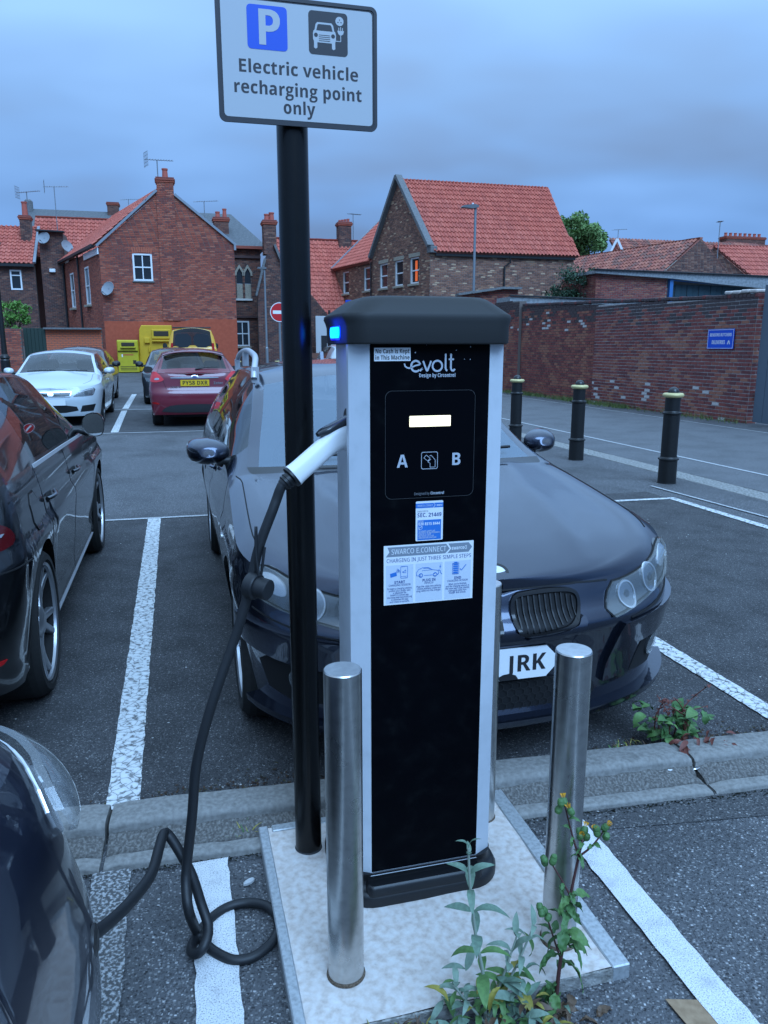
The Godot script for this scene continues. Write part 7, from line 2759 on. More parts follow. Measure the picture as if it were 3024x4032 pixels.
func back_houses():
	# low house at the picture's edge
	var tn := weighted([5, 5, 3, 4, 1, 3])
	var H := house("brown_house", "dark brick house with a white top-hung window beside the street lamp", -9.0, 46.0)
	var win := Rect2(12.0 - 8.12, 4.48, 0.56, 1.02)
	var xf := wall_face(H, Vector2(-12.0, 46), Vector2(-6.88, 46), pv([0, -0.2, 5.12, -0.2, 5.12, 5.85, 0, 5.85]), [win], tn, M.mortar_dark, "wall", 0.25, 1.6)
	sash(H, xf, win, 2, false, 0.04)
	roof_plane(H, H.p(-12, 5.8, 45.75), H.p(-6.86, 5.8, 45.75), H.p(-6.86, 7.95, 48.4), H.p(-12, 7.95, 48.4), 0.23, 0.32)
	ridge_tiles(H, H.p(-12, 7.97, 48.4), H.p(-6.86, 7.97, 48.4), palettes["tile"][0][3])
	bar(H, "gutter", H.p(-12, 5.72, 45.72), H.p(-6.86, 5.72, 45.72), 0.12, 0.14, M.pipe_black)
	bar(H, "verge", H.p(-6.84, 5.86, 45.75), H.p(-6.84, 8.02, 48.4), 0.14, 0.10, M.lead)
	stack(H, -7.62, -7.10, 47.3, 47.9, 6.9, 8.45, tn, M.mortar_dark)
	pot(H, H.p(-7.36, 8.42, 47.6), 0.75, 0.15)
	finish(H, "dark", 120, "tile", 120)
	aerial("rooftop aerial on the chimney of the dark brick house", L(-7.2, 8.4, 47.7), 1.3, YAW - 15.0, 1)
	# taller house behind with an outrigger
	H = house("terrace_house", "terraced house with orange pantile roof and narrow brick outrigger behind the gable house", -5.0, 48.0)
	wall_face(H, Vector2(-7.2, 48.0), Vector2(-1.0, 48.0), pv([0, -0.2, 6.2, -0.2, 6.2, 6.3, 0, 6.3]), [], plain, palettes["dark"][0][1], "wall")
	wall_face(H, Vector2(-6.56, 46.05), Vector2(-5.36, 46.05), pv([0, -0.2, 1.2, -0.2, 1.2, 7.45, 0, 7.50]), [], tn, M.mortar_dark, "outrigger_wall", 1.9, 1.6)
	bar(H, "outrigger_roof", H.p(-6.66, 7.52, 46.0), H.p(-5.26, 7.48, 46.0), 0.5, 0.07, M.pipe_black)
	roof_plane(H, H.p(-7.25, 6.35, 47.7), H.p(-1.0, 6.35, 47.7), H.p(-1.0, 8.85, 50.4), H.p(-7.25, 8.85, 50.4), 0.23, 0.32)
	ridge_tiles(H, H.p(-7.25, 8.87, 50.4), H.p(-1.0, 8.87, 50.4), palettes["tile"][0][1])
	part("vent_box", bevel_box(Vector3(0.30, 0.18, 0.14), 0.02), M.white_frame, H.root, H.p(-6.0, 5.5, 45.95))
	finish(H, "dark", 120, "tile", 200)
	dish("grey satellite dish high on the narrow brick outrigger", L(-6.25, 7.1, 45.8), YAW - 20.0)
	dish("grey satellite dish beside the outrigger under the orange roof", L(-5.18, 6.72, 45.8), YAW + 40.0)
	aerial("tall rooftop aerial with a grid above the terraced house", L(-5.9, 7.6, 48.6), 2.6, YAW + 10.0, 1)
	# long slate roof far behind
	H = house("slate_house", "long grey slate roof with a small stack behind the terraced house", -5.0, 60.0)
	wall_face(H, Vector2(-9.2, 58.0), Vector2(2.0, 58.0), pv([0, -0.2, 11.2, -0.2, 11.2, 9.0, 0, 9.0]), [], plain, palettes["dark"][0][0], "wall")
	roof_plane(H, H.p(-9.3, 8.9, 57.6), H.p(2.0, 8.9, 57.6), H.p(2.0, 10.9, 61.0), H.p(-9.3, 10.9, 61.0), 0.2, 0.3, 0, M.slate)
	stack(H, -3.95, -3.2, 60.5, 61.3, 10.2, 11.5, weighted([1, 1, 1]), M.mortar_dark)
	part("finial", bevel_box(Vector3(0.5, 0.9, 0.5), 0.1), M.coping, H.root, H.p(-9.1, 11.0, 60.8))
	finish(H, "dark", 60)
	aerial("slim rooftop aerial above the slate roof beside the gable house", L(-2.5, 10.6, 60.4), 1.1, YAW, 0)
	# building with pointed windows
	H = house("chapel_building", "dark brick building with pointed stone windows and a grey slate hip roof", 3.9, 42.0, "building")
	var wins := [Rect2(3.36 - 3.0, 3.98, 0.30, 1.55), Rect2(3.78 - 3.0, 3.98, 0.30, 1.55), Rect2(3.20 - 3.0, 1.55, 0.72, 1.30)]
	xf = wall_face(H, Vector2(3.0, 42), Vector2(4.62, 42), pv([0, -0.2, 1.62, -0.2, 1.62, 6.45, 0, 6.45]), wins, weighted([4, 4, 3, 3, 1, 2, 4]), M.mortar_dark, "wall", 0.3, 0.8)
	for i in 2:
		var r: Rect2 = wins[i]
		var o := Transform3D(Basis.IDENTITY, Vector3(r.get_center().x, 0, -0.06))
		part("stone_panel", box_mesh(Vector3(0.30, 0.74, 0.05), Vector3(0, r.position.y + 0.37, 0)), M.stone, H.root).transform = xf * o
		part("pane", box_mesh(Vector3(0.30, 0.80, 0.03), Vector3(0, r.position.y + 1.15, 0)), M.dark_glass, H.root).transform = xf * o
		# pointed hood of stone
		var hb := MB.new()
		hb.prism(pv([-0.24, 5.12, -0.24, 5.30, 0.0, 5.68, 0.24, 5.30, 0.24, 5.12, 0.15, 5.12, 0.13, 5.28, 0.0, 5.50, -0.13, 5.28, -0.15, 5.12]), -0.05, 0.06, xf * Transform3D(Basis.IDENTITY, Vector3(r.get_center().x, 0, 0)))
		part("pointed_arch", hb.done(), M.stone, H.root)
	part("sill", bevel_box(Vector3(0.95, 0.10, 0.15), 0.01), mat(Color(0.6, 0.58, 0.54), 0.8), H.root).transform = xf * Transform3D(Basis.IDENTITY, Vector3(0.66, 3.92, 0.03))
	sash(H, xf, wins[2], 1, true, 0.05)
	bar(H, "string_course", H.p(3.0, 6.05, 41.95), H.p(4.62, 6.05, 41.95), 0.14, 0.12, palettes["dark"][0][5])
	bar(H, "string_course", H.p(3.0, 3.05, 41.95), H.p(4.62, 3.05, 41.95), 0.14, 0.10, palettes["dark"][0][5])
	bar(H, "cornice", H.p(2.9, 6.50, 41.85), H.p(4.75, 6.50, 41.85), 0.35, 0.14, palettes["red"][0][3])
	roof_plane(H, H.p(0.5, 6.55, 41.7), H.p(4.95, 6.55, 41.7), H.p(3.5, 8.65, 46.0), H.p(1.0, 8.75, 46.0), 0.2, 0.3, 0, M.slate)
	roof_plane(H, H.p(4.95, 6.55, 41.7), H.p(4.95, 6.55, 50), H.p(3.5, 8.65, 46.6), H.p(3.5, 8.65, 46.0), 0.2, 0.3, 0, M.slate)
	stack(H, 2.40, 3.15, 43.2, 43.8, 6.9, 8.15, weighted([1, 1, 2]), M.mortar_dark)
	pot(H, H.p(2.62, 8.1, 43.5), 0.34, 0.12)
	pot(H, H.p(2.98, 8.1, 43.5), 0.50, 0.11)
	finish(H, "dark", 120)
	aerial("low rooftop aerials over the slate hip roof", L(2.0, 8.0, 44.5), 1.1, YAW, 0)
	# narrow dark gable with a tall stack, its roof sloping away behind the pole
	H = house("corner_house", "dark brick corner house with a tall chimney and steep orange pantile roof", 6.0, 41.0)
	wall_face(H, Vector2(4.18, 40.0), Vector2(6.6, 40.0), pv([0, -0.2, 2.42, -0.2, 2.42, 2.6, 1.25, 5.6, 0.95, 6.35, 0.70, 6.40, 0.45, 5.75, 0.02, 4.0]), [], tn, M.mortar_dark, "wall", 0.3, 0.5)
	stack(H, 4.60, 5.22, 40.02, 40.7, 6.0, 7.62, weighted([1, 2, 2, 1, 1]), M.mortar_dark)
	pot(H, H.p(4.80, 7.58, 40.3), 0.34, 0.13)
	pot(H, H.p(5.04, 7.58, 40.3), 0.42, 0.13)
	bar(H, "coping", H.p(4.12, 4.0, 39.95), H.p(4.62, 5.78, 39.95), 0.3, 0.10, M.coping)
	bar(H, "coping", H.p(5.10, 6.45, 39.95), H.p(6.65, 2.65, 39.95), 0.3, 0.12, M.coping)
	roof_plane(H, H.p(5.4, 2.9, 43.2), H.p(11.8, 2.9, 43.2), H.p(11.8, 7.7, 47.0), H.p(5.4, 7.7, 47.0), 0.235, 0.30)
	ridge_tiles(H, H.p(5.4, 7.72, 47.0), H.p(11.8, 7.72, 47.0), palettes["tile"][0][3])
	stack(H, 9.75, 10.5, 46.6, 47.3, 6.7, 8.70, tn, M.mortar_dark)
	for k in 4: pot(H, H.p(9.88 + k * 0.17, 8.66, 46.95), 0.16 + 0.03 * k, 0.08)
	bar(H, "flashing", H.p(9.72, 6.95, 46.55), H.p(10.55, 6.85, 46.55), 0.10, 0.16, M.lead)
	wall_face(H, Vector2(6.6, 42.2), Vector2(9.2, 42.2), pv([0, -0.2, 2.6, -0.2, 2.6, 2.0, 0.25, 4.75, 0, 4.95]), [], tn, M.mortar_dark, "wall", 0.3, 0.5)
	finish(H, "dark", 120, "tile", 250)
	aerial("small aerial on a pole beside the four-pot chimney", L(10.7, 7.6, 47.0), 1.6, YAW + 40.0, 0)
	# white boards and a blue sign low down beside the post
	var bd := thing("white_shopfront", "white boarded shopfront low down below the steep pantile roof", "shopfront", L(8.0, 0, 41.0))
	part("board", bevel_box(Vector3(0.62, 1.9, 0.1), 0.01), mat(Color(0.5, 0.5, 0.5), 0.7), bd, Vector3(-0.42, 2.15, 0))
	part("board", bevel_box(Vector3(0.75, 2.0, 0.1), 0.01), mat(Color(0.55, 0.54, 0.53), 0.7), bd, Vector3(0.45, 2.15, 0))
	part("doorway", bevel_box(Vector3(0.30, 1.0, 0.1), 0.01), M.pipe_black, bd, Vector3(-0.30, 1.6, 0.04))
	part("plinth", box_mesh(Vector3(2.4, 1.2, 0.3)), palettes["dark"][0][2], bd, Vector3(0.2, 0.6, -0.05))
	part("post", box_mesh(Vector3(0.09, 2.6, 0.12)), M.pipe_black, bd, Vector3(0.0, 2.1, 0.03))
	part("blue_panel", bevel_box(Vector3(0.35, 0.75, 0.08), 0.01), M.sign_blue, bd, Vector3(1.05, 3.55, 0.05))

func garden_wall():
	var H := house("garden_wall", "long weathered red brick garden wall beside the road with a blue sign on it", 10.95, 18.0, "wall")
	var nse := noise(1.0, 4, 88)
	var base := weighted([5, 5, 3, 3, 1.2])
	var sect := func(t0: float, older: bool):
		return func(x, y):
			var s: float = x + t0
			var top: float = 2.84 - (s - 0.0) * 0.0355
			var t: int = base.call(x, y)
			var d: float = top - y
			if d < 0.20 + 0.16 * nse.get_noise_2d(s * 1.3, 3.0): return 5
			if d < 0.55 and nse.get_noise_2d(s * 2.1, y * 2.1) > 0.10: return 5 if rng.randf() < 0.8 else 3
			if d < 0.75 and older and nse.get_noise_2d(s * 1.7 + 9.0, y * 2.5) > 0.20 and rng.randf() < 0.6: return 6
			if y < 0.75 and not older and nse.get_noise_2d(s * 0.9 + 40.0, y * 1.2) > 0.12 and rng.randf() < 0.22: return 6
			if nse.get_noise_2d(s * 1.1 + 70.0, y * 1.1) > 0.30: return 4
			if older and t < 3 and rng.randf() < 0.3: t = 2
			return t
	# three lengths: an old pier, an old length, a newer one with wide joints
	wall_face(H, Vector2(10.95, 23.6), Vector2(10.95, 18.97), pv([0, -0.3, 4.63, -0.3, 4.63, 2.62, 0, 2.80]), [], sect.call(0.0, true), M.mortar_dark, "wall", 0.24, 0.0)
	wall_face(H, Vector2(10.95, 18.96), Vector2(10.95, 12.95), pv([0, -0.3, 6.01, -0.3, 6.01, 2.44, 0, 2.59]), [], sect.call(4.64, false), M.mortar_light, "wall", 0.24, 0.0, 0.02)
	wall_face(H, Vector2(10.95, 25.6), Vector2(10.95, 23.62), pv([0, -0.3, 1.98, -0.3, 1.98, 2.95, 0, 3.0]), [], sect.call(-1.0, true), M.mortar_dark, "wall", 0.24, 0.0, 0.10)
	# end of the wall turns towards us
	wall_face(H, Vector2(10.93, 12.95), Vector2(11.17, 12.95), pv([0, -0.3, 0.24, -0.3, 0.24, 2.44, 0, 2.44]), [], base, M.mortar_light, "wall", 0.05, 0.0)
	# coping: brick on edge, dark and uneven
	var ce := bevel_box(Vector3(0.26, 0.075, 0.105), 0.012)
	var k := 0
	var s := 12.98
	while s < 23.6:
		var h := lerpf(2.445, 2.80, (s - 12.95) / 10.65) + 0.03
		var o := part("coping_brick", ce, palettes["wall"][0][5 if k % 7 else 3], H.root, H.p(11.04, h + rng.randf_range(-0.006, 0.006), s), Vector3(0, rng.randf_range(-2, 2), 0))
		o.name = "coping_brick" if k == 0 else "coping_brick_%03d" % k
		s += 0.113
		k += 1
	for e in [[13.08, 2.54], [13.32, 2.55], [13.57, 2.545], [13.80, 2.55]]:
		part("loose_capping", bevel_box(Vector3(0.30, 0.07, 0.22), 0.02), M.concrete, H.root, H.p(11.05, e[1] + 0.03, e[0]), Vector3(2, rng.randf_range(-6, 6), 1))
	finish(H, "wall")
	# deliveries sign
	var t := thing("deliveries_sign", "small blue deliveries sign fixed to the garden wall", "sign", L(10.895, 1.665, 13.88), YAW - 90.0)
	part("plate", plate(round_rect(0.80, 0.40, 0.01), 0.012), M.sign_blue, t)
	part("border", stroke([Vector2(-0.385, -0.185), Vector2(0.385, -0.185), Vector2(0.385, 0.185), Vector2(-0.385, 0.185)], 0.008, 0.002, true), M.print_white, t, Vector3(0, 0, 0.0122))
	words("BENSONS BUTCHERS", 0.088, M.print_white, t, Vector3(0, 0.085, 0.0125), true, Vector3.ZERO, 0.78)
	words("DELIVERIES", 0.105, M.print_white, t, Vector3(-0.055, -0.065, 0.0125), true, Vector3.ZERO, 0.72)
	part("arrow", stroke([Vector2(0.225, -0.105), Vector2(0.260, -0.03), Vector2(0.295, -0.105)], 0.022), M.print_white, t, Vector3(0, 0, 0.0125))
	# the gate beside the wall
	t = thing("yard_gate", "tall slate-blue metal gate at the end of the garden wall", "gate", L(11.02, 0, 11.2), YAW - 90.0)
	for i in 12:
		part("panel", bevel_box(Vector3(0.255, 2.62, 0.04), 0.006), M.gate_grey, t, Vector3(-1.55 + i * 0.262, 1.36, 0))
	part("rail", bevel_box(Vector3(3.2, 0.10, 0.06), 0.01), M.gate_grey, t, Vector3(-0.1, 0.6, -0.05))
	part("rail", bevel_box(Vector3(3.2, 0.10, 0.06), 0.01), M.gate_grey, t, Vector3(-0.1, 2.3, -0.05))

func right_houses():
	var tn := weighted([4, 4, 3, 2, 2])
	# flat-roofed store behind the wall
	var H := house("store_building", "low brick store with grey felt roof edge behind the garden wall", 19.0, 30.0, "building")
	wall_face(H, Vector2(17.2, 30.0), Vector2(20.6, 30.0), pv([0, 0, 3.4, 0, 3.4, 4.36, 0.2, 4.52, 0, 4.50]), [], tn, M.mortar_mid, "wall", 0.24, 1.8)
	wall_face(H, Vector2(17.2, 33.0), Vector2(17.2, 30.0), pv([0, 0, 3.0, 0, 3.0, 4.50, 0, 4.50]), [], tn, M.mortar_mid, "wall", 0.24, 1.8)
	var mb := MB.new()
	mb.prism(pv([17.05 - 19.0, 4.50, 20.7 - 19.0, 4.36, 23.0 - 19.0, 4.18, 26.5 - 19.0, 3.98, 26.5 - 19.0, 4.52, 23 - 19.0, 4.58, 17.05 - 19.0, 4.62]), -3.0, 0.0, Transform3D(Basis.IDENTITY, Vector3(0, 0, 0.25)))
	part("felt_roof", mb.done(), M.felt, H.root)
	part("roof_edge", bevel_box(Vector3(9.6, 0.05, 0.3), 0.01), M.pipe_black, H.root, H.p(21.8, 4.60, 29.8), Vector3(0, 0, -0.6))
	part("blue_post", box_mesh(Vector3(0.16, 4.3, 0.16)), M.blue_wood, H.root, H.p(20.75, 2.2, 29.95))
	part("blue_rail", box_mesh(Vector3(2.6, 0.10, 0.10)), M.blue_wood, H.root, H.p(22.0, 4.28, 30.02), Vector3(0, 0, -3))
	for i in 18: part("cladding_board", bevel_box(Vector3(0.29, 4.2, 0.05), 0.01), M.teal, H.root, H.p(20.98 + i * 0.30, 2.05, 30.2 - 0.02 * (i % 2)))
	part("pale_board", bevel_box(Vector3(1.6, 0.22, 0.04), 0.01), M.felt, H.root, H.p(24.6, 3.72, 29.9))
	finish(H, "wall", 200)
	# felt-roofed lean-to close behind the far part of the wall
	var t := thing("lean_to", "felt-roofed lean-to just behind the garden wall coping", "shed", L(13.0, 0, 25.6))
	mb = MB.new()
	mb.prism(pv([-1.6, 3.02, 2.0, 2.95, 3.6, 2.86, 3.6, 3.10, -1.6, 3.22]), -1.2, 0.0)
	part("felt_roof", mb.done(), M.felt, t)
	part("roof_edge", bevel_box(Vector3(5.25, 0.05, 0.1), 0.01), M.pipe_black, t, Vector3(1.0, 3.20, 0.02), Vector3(0, 0, -1.2))
	part("wall", box_mesh(Vector3(4.8, 3.0, 1.0)), palettes["dark"][0][2], t, Vector3(1.0, 1.5, -0.7))
	# stepped end of an older wall beside the lamp column
	H = house("old_wall_stub", "short stretch of old stepped brick wall beside the tall lamp column", 11.6, 27.5, "wall")
	wall_face(H, Vector2(10.2, 27.6), Vector2(12.6, 27.6), pv([0, 0, 2.4, 0, 2.4, 3.60, 1.7, 3.60, 0, 3.35]), [], tn, M.mortar_dark, "wall", 0.3, 1.8)
	bar(H, "coping", H.p(10.15, 3.39, 27.55), H.p(11.9, 3.65, 27.55), 0.36, 0.08, M.coping)
	bar(H, "coping", H.p(11.9, 3.65, 27.55), H.p(12.65, 3.65, 27.55), 0.36, 0.08, M.coping)
	finish(H, "wall", 120)
	# far dark-red roof with a white trimmed gable
	H = house("far_house", "long dark red tiled roof with a white trimmed gable beyond the tree", 37.0, 55.0)
	wall_face(H, Vector2(32.3, 52.5), Vector2(44.0, 52.5), pv([0, 0, 11.7, 0, 11.7, 7.0, 0, 7.0]), [], plain, palettes["dark"][0][2], "wall")
	roof_plane(H, H.p(32.6, 6.9, 52.3), H.p(46.0, 6.9, 52.3), H.p(46.0, 9.55, 55.2), H.p(32.6, 9.55, 55.2), 0.28, 0.34)
	wall_face(H, Vector2(31.9, 54.5), Vector2(33.4, 54.0), pv([0, 7.4, 1.5, 7.4, 0.75, 9.2]), [], plain, palettes["red"][0][3], "gable")
	bar(H, "barge_board", H.p(31.75, 7.5, 54.4), H.p(32.6, 9.45, 54.1), 0.12, 0.16, M.white_frame)
	bar(H, "barge_board", H.p(32.6, 9.45, 54.1), H.p(33.5, 7.6, 53.8), 0.12, 0.16, M.white_frame)
	finish(H, "dark", 0, "old_tile", 60)
	aerial("long flat aerial above the dark red roof", L(33.2, 9.5, 55.0), 0.75, YAW, 0)
	# old rust-coloured roof running away from us
	var apx := to_lot(Vector3((1468 - 829.5) / 1662.0 * 42.7, 7.0, -42.7 * 0.98))
	var far := to_lot(Vector3((1236 - 829.5) / 1662.0 * 51.0, 7.0, -51.0 * 0.98))
	H = house("old_barn", "old outbuilding with a long rust-coloured pantile roof and blind brick gable", apx.x, apx.y, "building")
	var along := (far - apx).normalized()
	var acr := Vector2(along.y, -along.x)
	var hw := 2.6
	var gl := apx - acr * hw
	var gr := apx + acr * hw
	wall_face(H, gl, gr, pv([0, 0, hw * 2, 0, hw * 2, 5.1, hw, 6.95, 0, 5.1]), [], tn, M.mortar_mid, "gable", 0.25, 3.8)
	var gl2 := gl + along * 14.0
	var ap2 := apx + along * 14.0
	roof_plane(H, H.p(gl2.x, 5.05, gl2.y), H.p(gl.x, 5.05, gl.y), H.p(apx.x, 7.02, apx.y), H.p(ap2.x, 7.02, ap2.y), 0.24, 0.32)
	ridge_tiles(H, H.p(apx.x, 7.04, apx.y), H.p(ap2.x, 7.04, ap2.y), palettes["old_tile"][0][2])
	wall_face(H, gl2, gl, pv([0, 0, 14, 0, 14, 5.0, 0, 5.0]), [], plain, palettes["dark"][0][2], "wall")
	var gr2 := gr + along * 14.0
	roof_plane(H, H.p(gr.x, 5.05, gr.y), H.p(gr2.x, 5.05, gr2.y), H.p(ap2.x, 7.02, ap2.y), H.p(apx.x, 7.02, apx.y), 0.24, 0.32, 0)
	finish(H, "dark", 100, "old_tile", 150)
	# bright roof at the right edge
	H = house("orange_roof_house", "brick gable house with bright orange pantile roof and an aerial on a tall mast", 32.3, 42.0)
	wall_face(H, Vector2(30.7, 43.6), Vector2(33.8, 41.2), pv([0, 0, 3.92, 0, 3.92, 5.7, 1.9, 7.45, 0, 5.7]), [], tn, M.mortar_mid, "gable", 0.25, 4.0)
	roof_plane(H, H.p(33.9, 5.6, 40.9), H.p(42.0, 5.6, 40.9), H.p(40.4, 7.62, 42.6), H.p(32.2, 7.55, 42.4), 0.24, 0.32)
	ridge_tiles(H, H.p(32.2, 7.58, 42.4), H.p(40.4, 7.64, 42.6), palettes["tile"][0][3])
	wall_face(H, Vector2(33.8, 41.15), Vector2(42.0, 41.15), pv([0, 0, 8.2, 0, 8.2, 5.6, 0, 5.6]), [], plain, palettes["dark"][0][2], "wall")
	finish(H, "dark", 100, "tile", 150)
	aerial("bent aerial on a tall mast on the right-hand gable", L(32.2, 6.6, 42.0), 2.3, YAW + 60.0, 0)
	H = house("far_chimney_house", "distant roof with a long row of chimney pots", 44.0, 58.0)
	wall_face(H, Vector2(42.0, 58.0), Vector2(52.0, 58.0), pv([0, 0, 10, 0, 10, 9.9, 3.4, 10.2, 0, 9.5]), [], plain, palettes["old_tile"][0][1], "wall", 3.0)
	stack(H, 45.6, 49.5, 58.5, 59.4, 9.0, 10.7, weighted([1, 1, 1]), M.mortar_dark)
	for k in 8: pot(H, H.p(45.8 + k * 0.48, 10.7, 58.9), 0.3, 0.13)
	finish(H, "dark", 40)

func to_lot(p: Vector3) -> Vector2:
	return Vector2(p.dot(R), p.dot(F))

# ------------------------------------------------------------------ street furniture
func street_things():
	# tall lamp column in front of the tiled house
	var t := thing("street_lamp", "tall grey lamp column in front of the tiled house", "street lamp", L(12.15, gy(31.0), 31.0), YAW)
	var mb := MB.new()
	mb.lathe([[0.085, 0.0], [0.085, 1.2], [0.060, 1.25], [0.050, 6.85], [0.0, 6.86]], 14)
	part("column", mb.done(), M.grey_metal, t)
	mb = MB.new()
	mb.prism(pv([-0.62, -0.02, -0.55, 0.05, -0.05, 0.12, 0.10, 0.08, 0.10, 0.0, -0.15, -0.05]), -0.12, 0.12, Transform3D(Basis.IDENTITY, Vector3(0, 6.86, 0)))
	part("lantern", mb.done(), mat(Color(0.12, 0.13, 0.14), 0.5), t)
	mb = MB.new()
	mb.lathe([[0.045, 0.0], [0.045, 0.06], [0.0, 0.08]], 12)
	part("light_cell", mb.done(), M.white_frame, t, Vector3(-0.12, 6.96, 0))
	t = thing("street_lamp", "slim grey lamp column beside the dark corner house", "street lamp", L(4.12, gy(36.0), 36.0), YAW)
	mb = MB.new()
	mb.lathe([[0.075, 0.0], [0.075, 1.1], [0.05, 1.15], [0.042, 4.55], [0.0, 4.56]], 12)
	part("column", mb.done(), M.grey_metal, t)
	mb = MB.new()
	mb.prism(pv([-0.34, 0.0, -0.28, 0.07, 0.08, 0.07, 0.08, -0.02]), -0.09, 0.09, Transform3D(Basis.IDENTITY, Vector3(0, 4.56, 0)))
	part("lantern", mb.done(), mat(Color(0.12, 0.13, 0.14), 0.5), t)
	t = thing("street_lamp", "black ornate lamp column in front of the dark brick house", "street lamp", L(-5.72, gy(30.0), 30.0), YAW)
	mb = MB.new()
	mb.lathe([[0.16, 0.0], [0.16, 0.9], [0.14, 0.95], [0.17, 1.0], [0.15, 1.06], [0.10, 1.12], [0.09, 1.5], [0.07, 3.4], [0.05, 4.4], [0.0, 4.41]], 18)
	part("column", mb.done(), M.iron_black, t)
	mb = MB.new()
	mb.lathe([[0.06, 4.40], [0.14, 4.46], [0.22, 4.80], [0.24, 4.82], [0.10, 5.0], [0.0, 5.06]], 12)
	part("lantern", mb.done(), M.iron_black, t)
	mb = MB.new()
	mb.lathe([[0.0, -0.09], [0.07, -0.06], [0.09, 0.0], [0.06, 0.07], [0.0, 0.09]], 12)
	part("bracket_globe", mb.done(), M.white_frame, t, Vector3(0.02, 3.55, 0.16))
	# no entry sign
	t = thing("no_entry_sign", "round red and white no entry sign on a grey post", "sign", L(3.42, gy(26.0), 26.0), YAW)
	mb = MB.new()
	mb.tube([Vector3.ZERO, Vector3(0, 2.95, 0)], 0.038, 10)
	part("post", mb.done(), M.grey_metal, t)
	part("white_rim", plate(circle2(Vector2.ZERO, 0.31, 36), 0.006), M.print_white, t, Vector3(0, 2.62, 0.045))
	part("red_disc", plate(circle2(Vector2.ZERO, 0.285, 36), 0.003), mat(Color(0.55, 0.012, 0.015), 0.4), t, Vector3(0, 2.62, 0.0515))
	part("white_bar", plate(round_rect(0.44, 0.105, 0.005), 0.002), M.print_white, t, Vector3(0, 2.62, 0.055))
	# clothing banks
	var yel := triplanar(mat(Color.WHITE, 0.5), noise_tex(256, 0.02, [[0.0, Color(0.55, 0.33, 0.012)], [1.0, Color(0.66, 0.40, 0.015)]], 4, 80), 1.5)
	var lime := triplanar(mat(Color.WHITE, 0.5), noise_tex(256, 0.02, [[0.0, Color(0.44, 0.36, 0.012)], [1.0, Color(0.54, 0.44, 0.018)]], 4, 81), 1.5)
	var dk := mat(Color(0.03, 0.02, 0.01), 0.7)
	t = thing("clothing_bank", "lime yellow clothing bank, the smaller of the two", "clothing bank", L(-1.95, gy(37.0) , 37.0), YAW, "clothing banks")
	part("body", bevel_box(Vector3(0.90, 1.42, 0.85), 0.03), lime, t, Vector3(0, 0.71, 0))
	part("hood", bevel_box(Vector3(0.86, 0.44, 0.10), 0.02), lime, t, Vector3(0, 1.16, 0.45))
	part("flap", bevel_box(Vector3(0.56, 0.17, 0.06), 0.02), dk, t, Vector3(0.02, 1.22, 0.49))
	part("flap_lip", bevel_box(Vector3(0.64, 0.05, 0.16), 0.01), lime, t, Vector3(0.02, 1.10, 0.53))
	part("seam", box_mesh(Vector3(0.86, 0.02, 0.01)), dk, t, Vector3(0, 0.90, 0.43))
	for k in 3: part("printed_line", box_mesh(Vector3(0.70, 0.025, 0.004)), dk, t, Vector3(0, 0.12 + k * 0.07, 0.4285))
	part("printed_panel", box_mesh(Vector3(0.45, 0.06, 0.004)), mat(Color(0.55, 0.16, 0.03), 0.6), t, Vector3(0.0, 0.78, 0.4285))
	part("printed_panel", box_mesh(Vector3(0.14, 0.16, 0.004)), dk, t, Vector3(0.26, 0.46, 0.4285))
	part("printed_panel", box_mesh(Vector3(0.05, 0.12, 0.004)), M.print_white, t, Vector3(-0.25, 0.74, 0.4285))
	t = thing("clothing_bank", "tall golden yellow clothing bank beside the yellow van", "clothing bank", L(-0.82, gy(37.6), 37.6), YAW, "clothing banks")
	mb = MB.new()
	mb.prism(pv([-0.70, 0.0, 0.80, 0.0, 0.80, 2.05, -0.52, 2.05, -0.62, 1.85]), -1.0, 0.0, Transform3D(Basis.IDENTITY, Vector3(0, 0, 0.5)), 0.03)
	part("body", mb.done(), yel, t)
	part("flap_frame", bevel_box(Vector3(0.82, 0.42, 0.08), 0.02), yel, t, Vector3(0.32, 1.66, 0.53))
	part("flap", bevel_box(Vector3(0.66, 0.24, 0.06), 0.02), dk, t, Vector3(0.32, 1.68, 0.555))
	part("shelf", bevel_box(Vector3(0.82, 0.05, 0.16), 0.01), yel, t, Vector3(0.32, 1.36, 0.57))
	part("lock_box", bevel_box(Vector3(0.24, 0.24, 0.14), 0.02), yel, t, Vector3(-0.30, 1.38, 0.55))
	part("handle", bevel_box(Vector3(0.06, 0.22, 0.10), 0.01), yel, t, Vector3(-0.22, 0.98, 0.55))
	part("printed_mark", plate(circle2(Vector2.ZERO, 0.10, 14), 0.004), dk, t, Vector3(0.10, 0.85, 0.501))
	# yard wall painted orange, its gate, and the brick wall before it
	var H := house("yard_wall", "low yard wall painted orange in front of the terraced houses", -4.0, 36.2, "wall")
	wall_face(H, Vector2(-5.22, 36.2), Vector2(-2.96, 36.2), pv([0, -0.2, 2.26, -0.2, 2.26, 2.24, 0, 2.24]), [], func(_x, y): return 6 if y > 1.25 else (rng.randi() % 5), M.mortar_dark, "wall", 0.22, 0.2)
	bar(H, "coping", H.p(-5.26, 2.28, 36.1), H.p(-2.94, 2.28, 36.1), 0.34, 0.07, M.coping)
	finish(H, "red", 120)
	t = thing("yard_gate", "dark green boarded yard gate beside the orange yard wall", "gate", L(-5.66, gy(36.2), 36.2), YAW)
	for k in 6: part("board", bevel_box(Vector3(0.142, 1.92, 0.05), 0.008), M.green_gate, t, Vector3(-0.36 + k * 0.146, 0.97, 0))
	part("number_disc", plate(circle2(Vector2.ZERO, 0.03, 10), 0.004), M.print_white, t, Vector3(-0.26, 0.7, 0.028))
	H = house("side_wall", "plain brick yard wall behind the black lamp column", -8.0, 35.8, "wall")
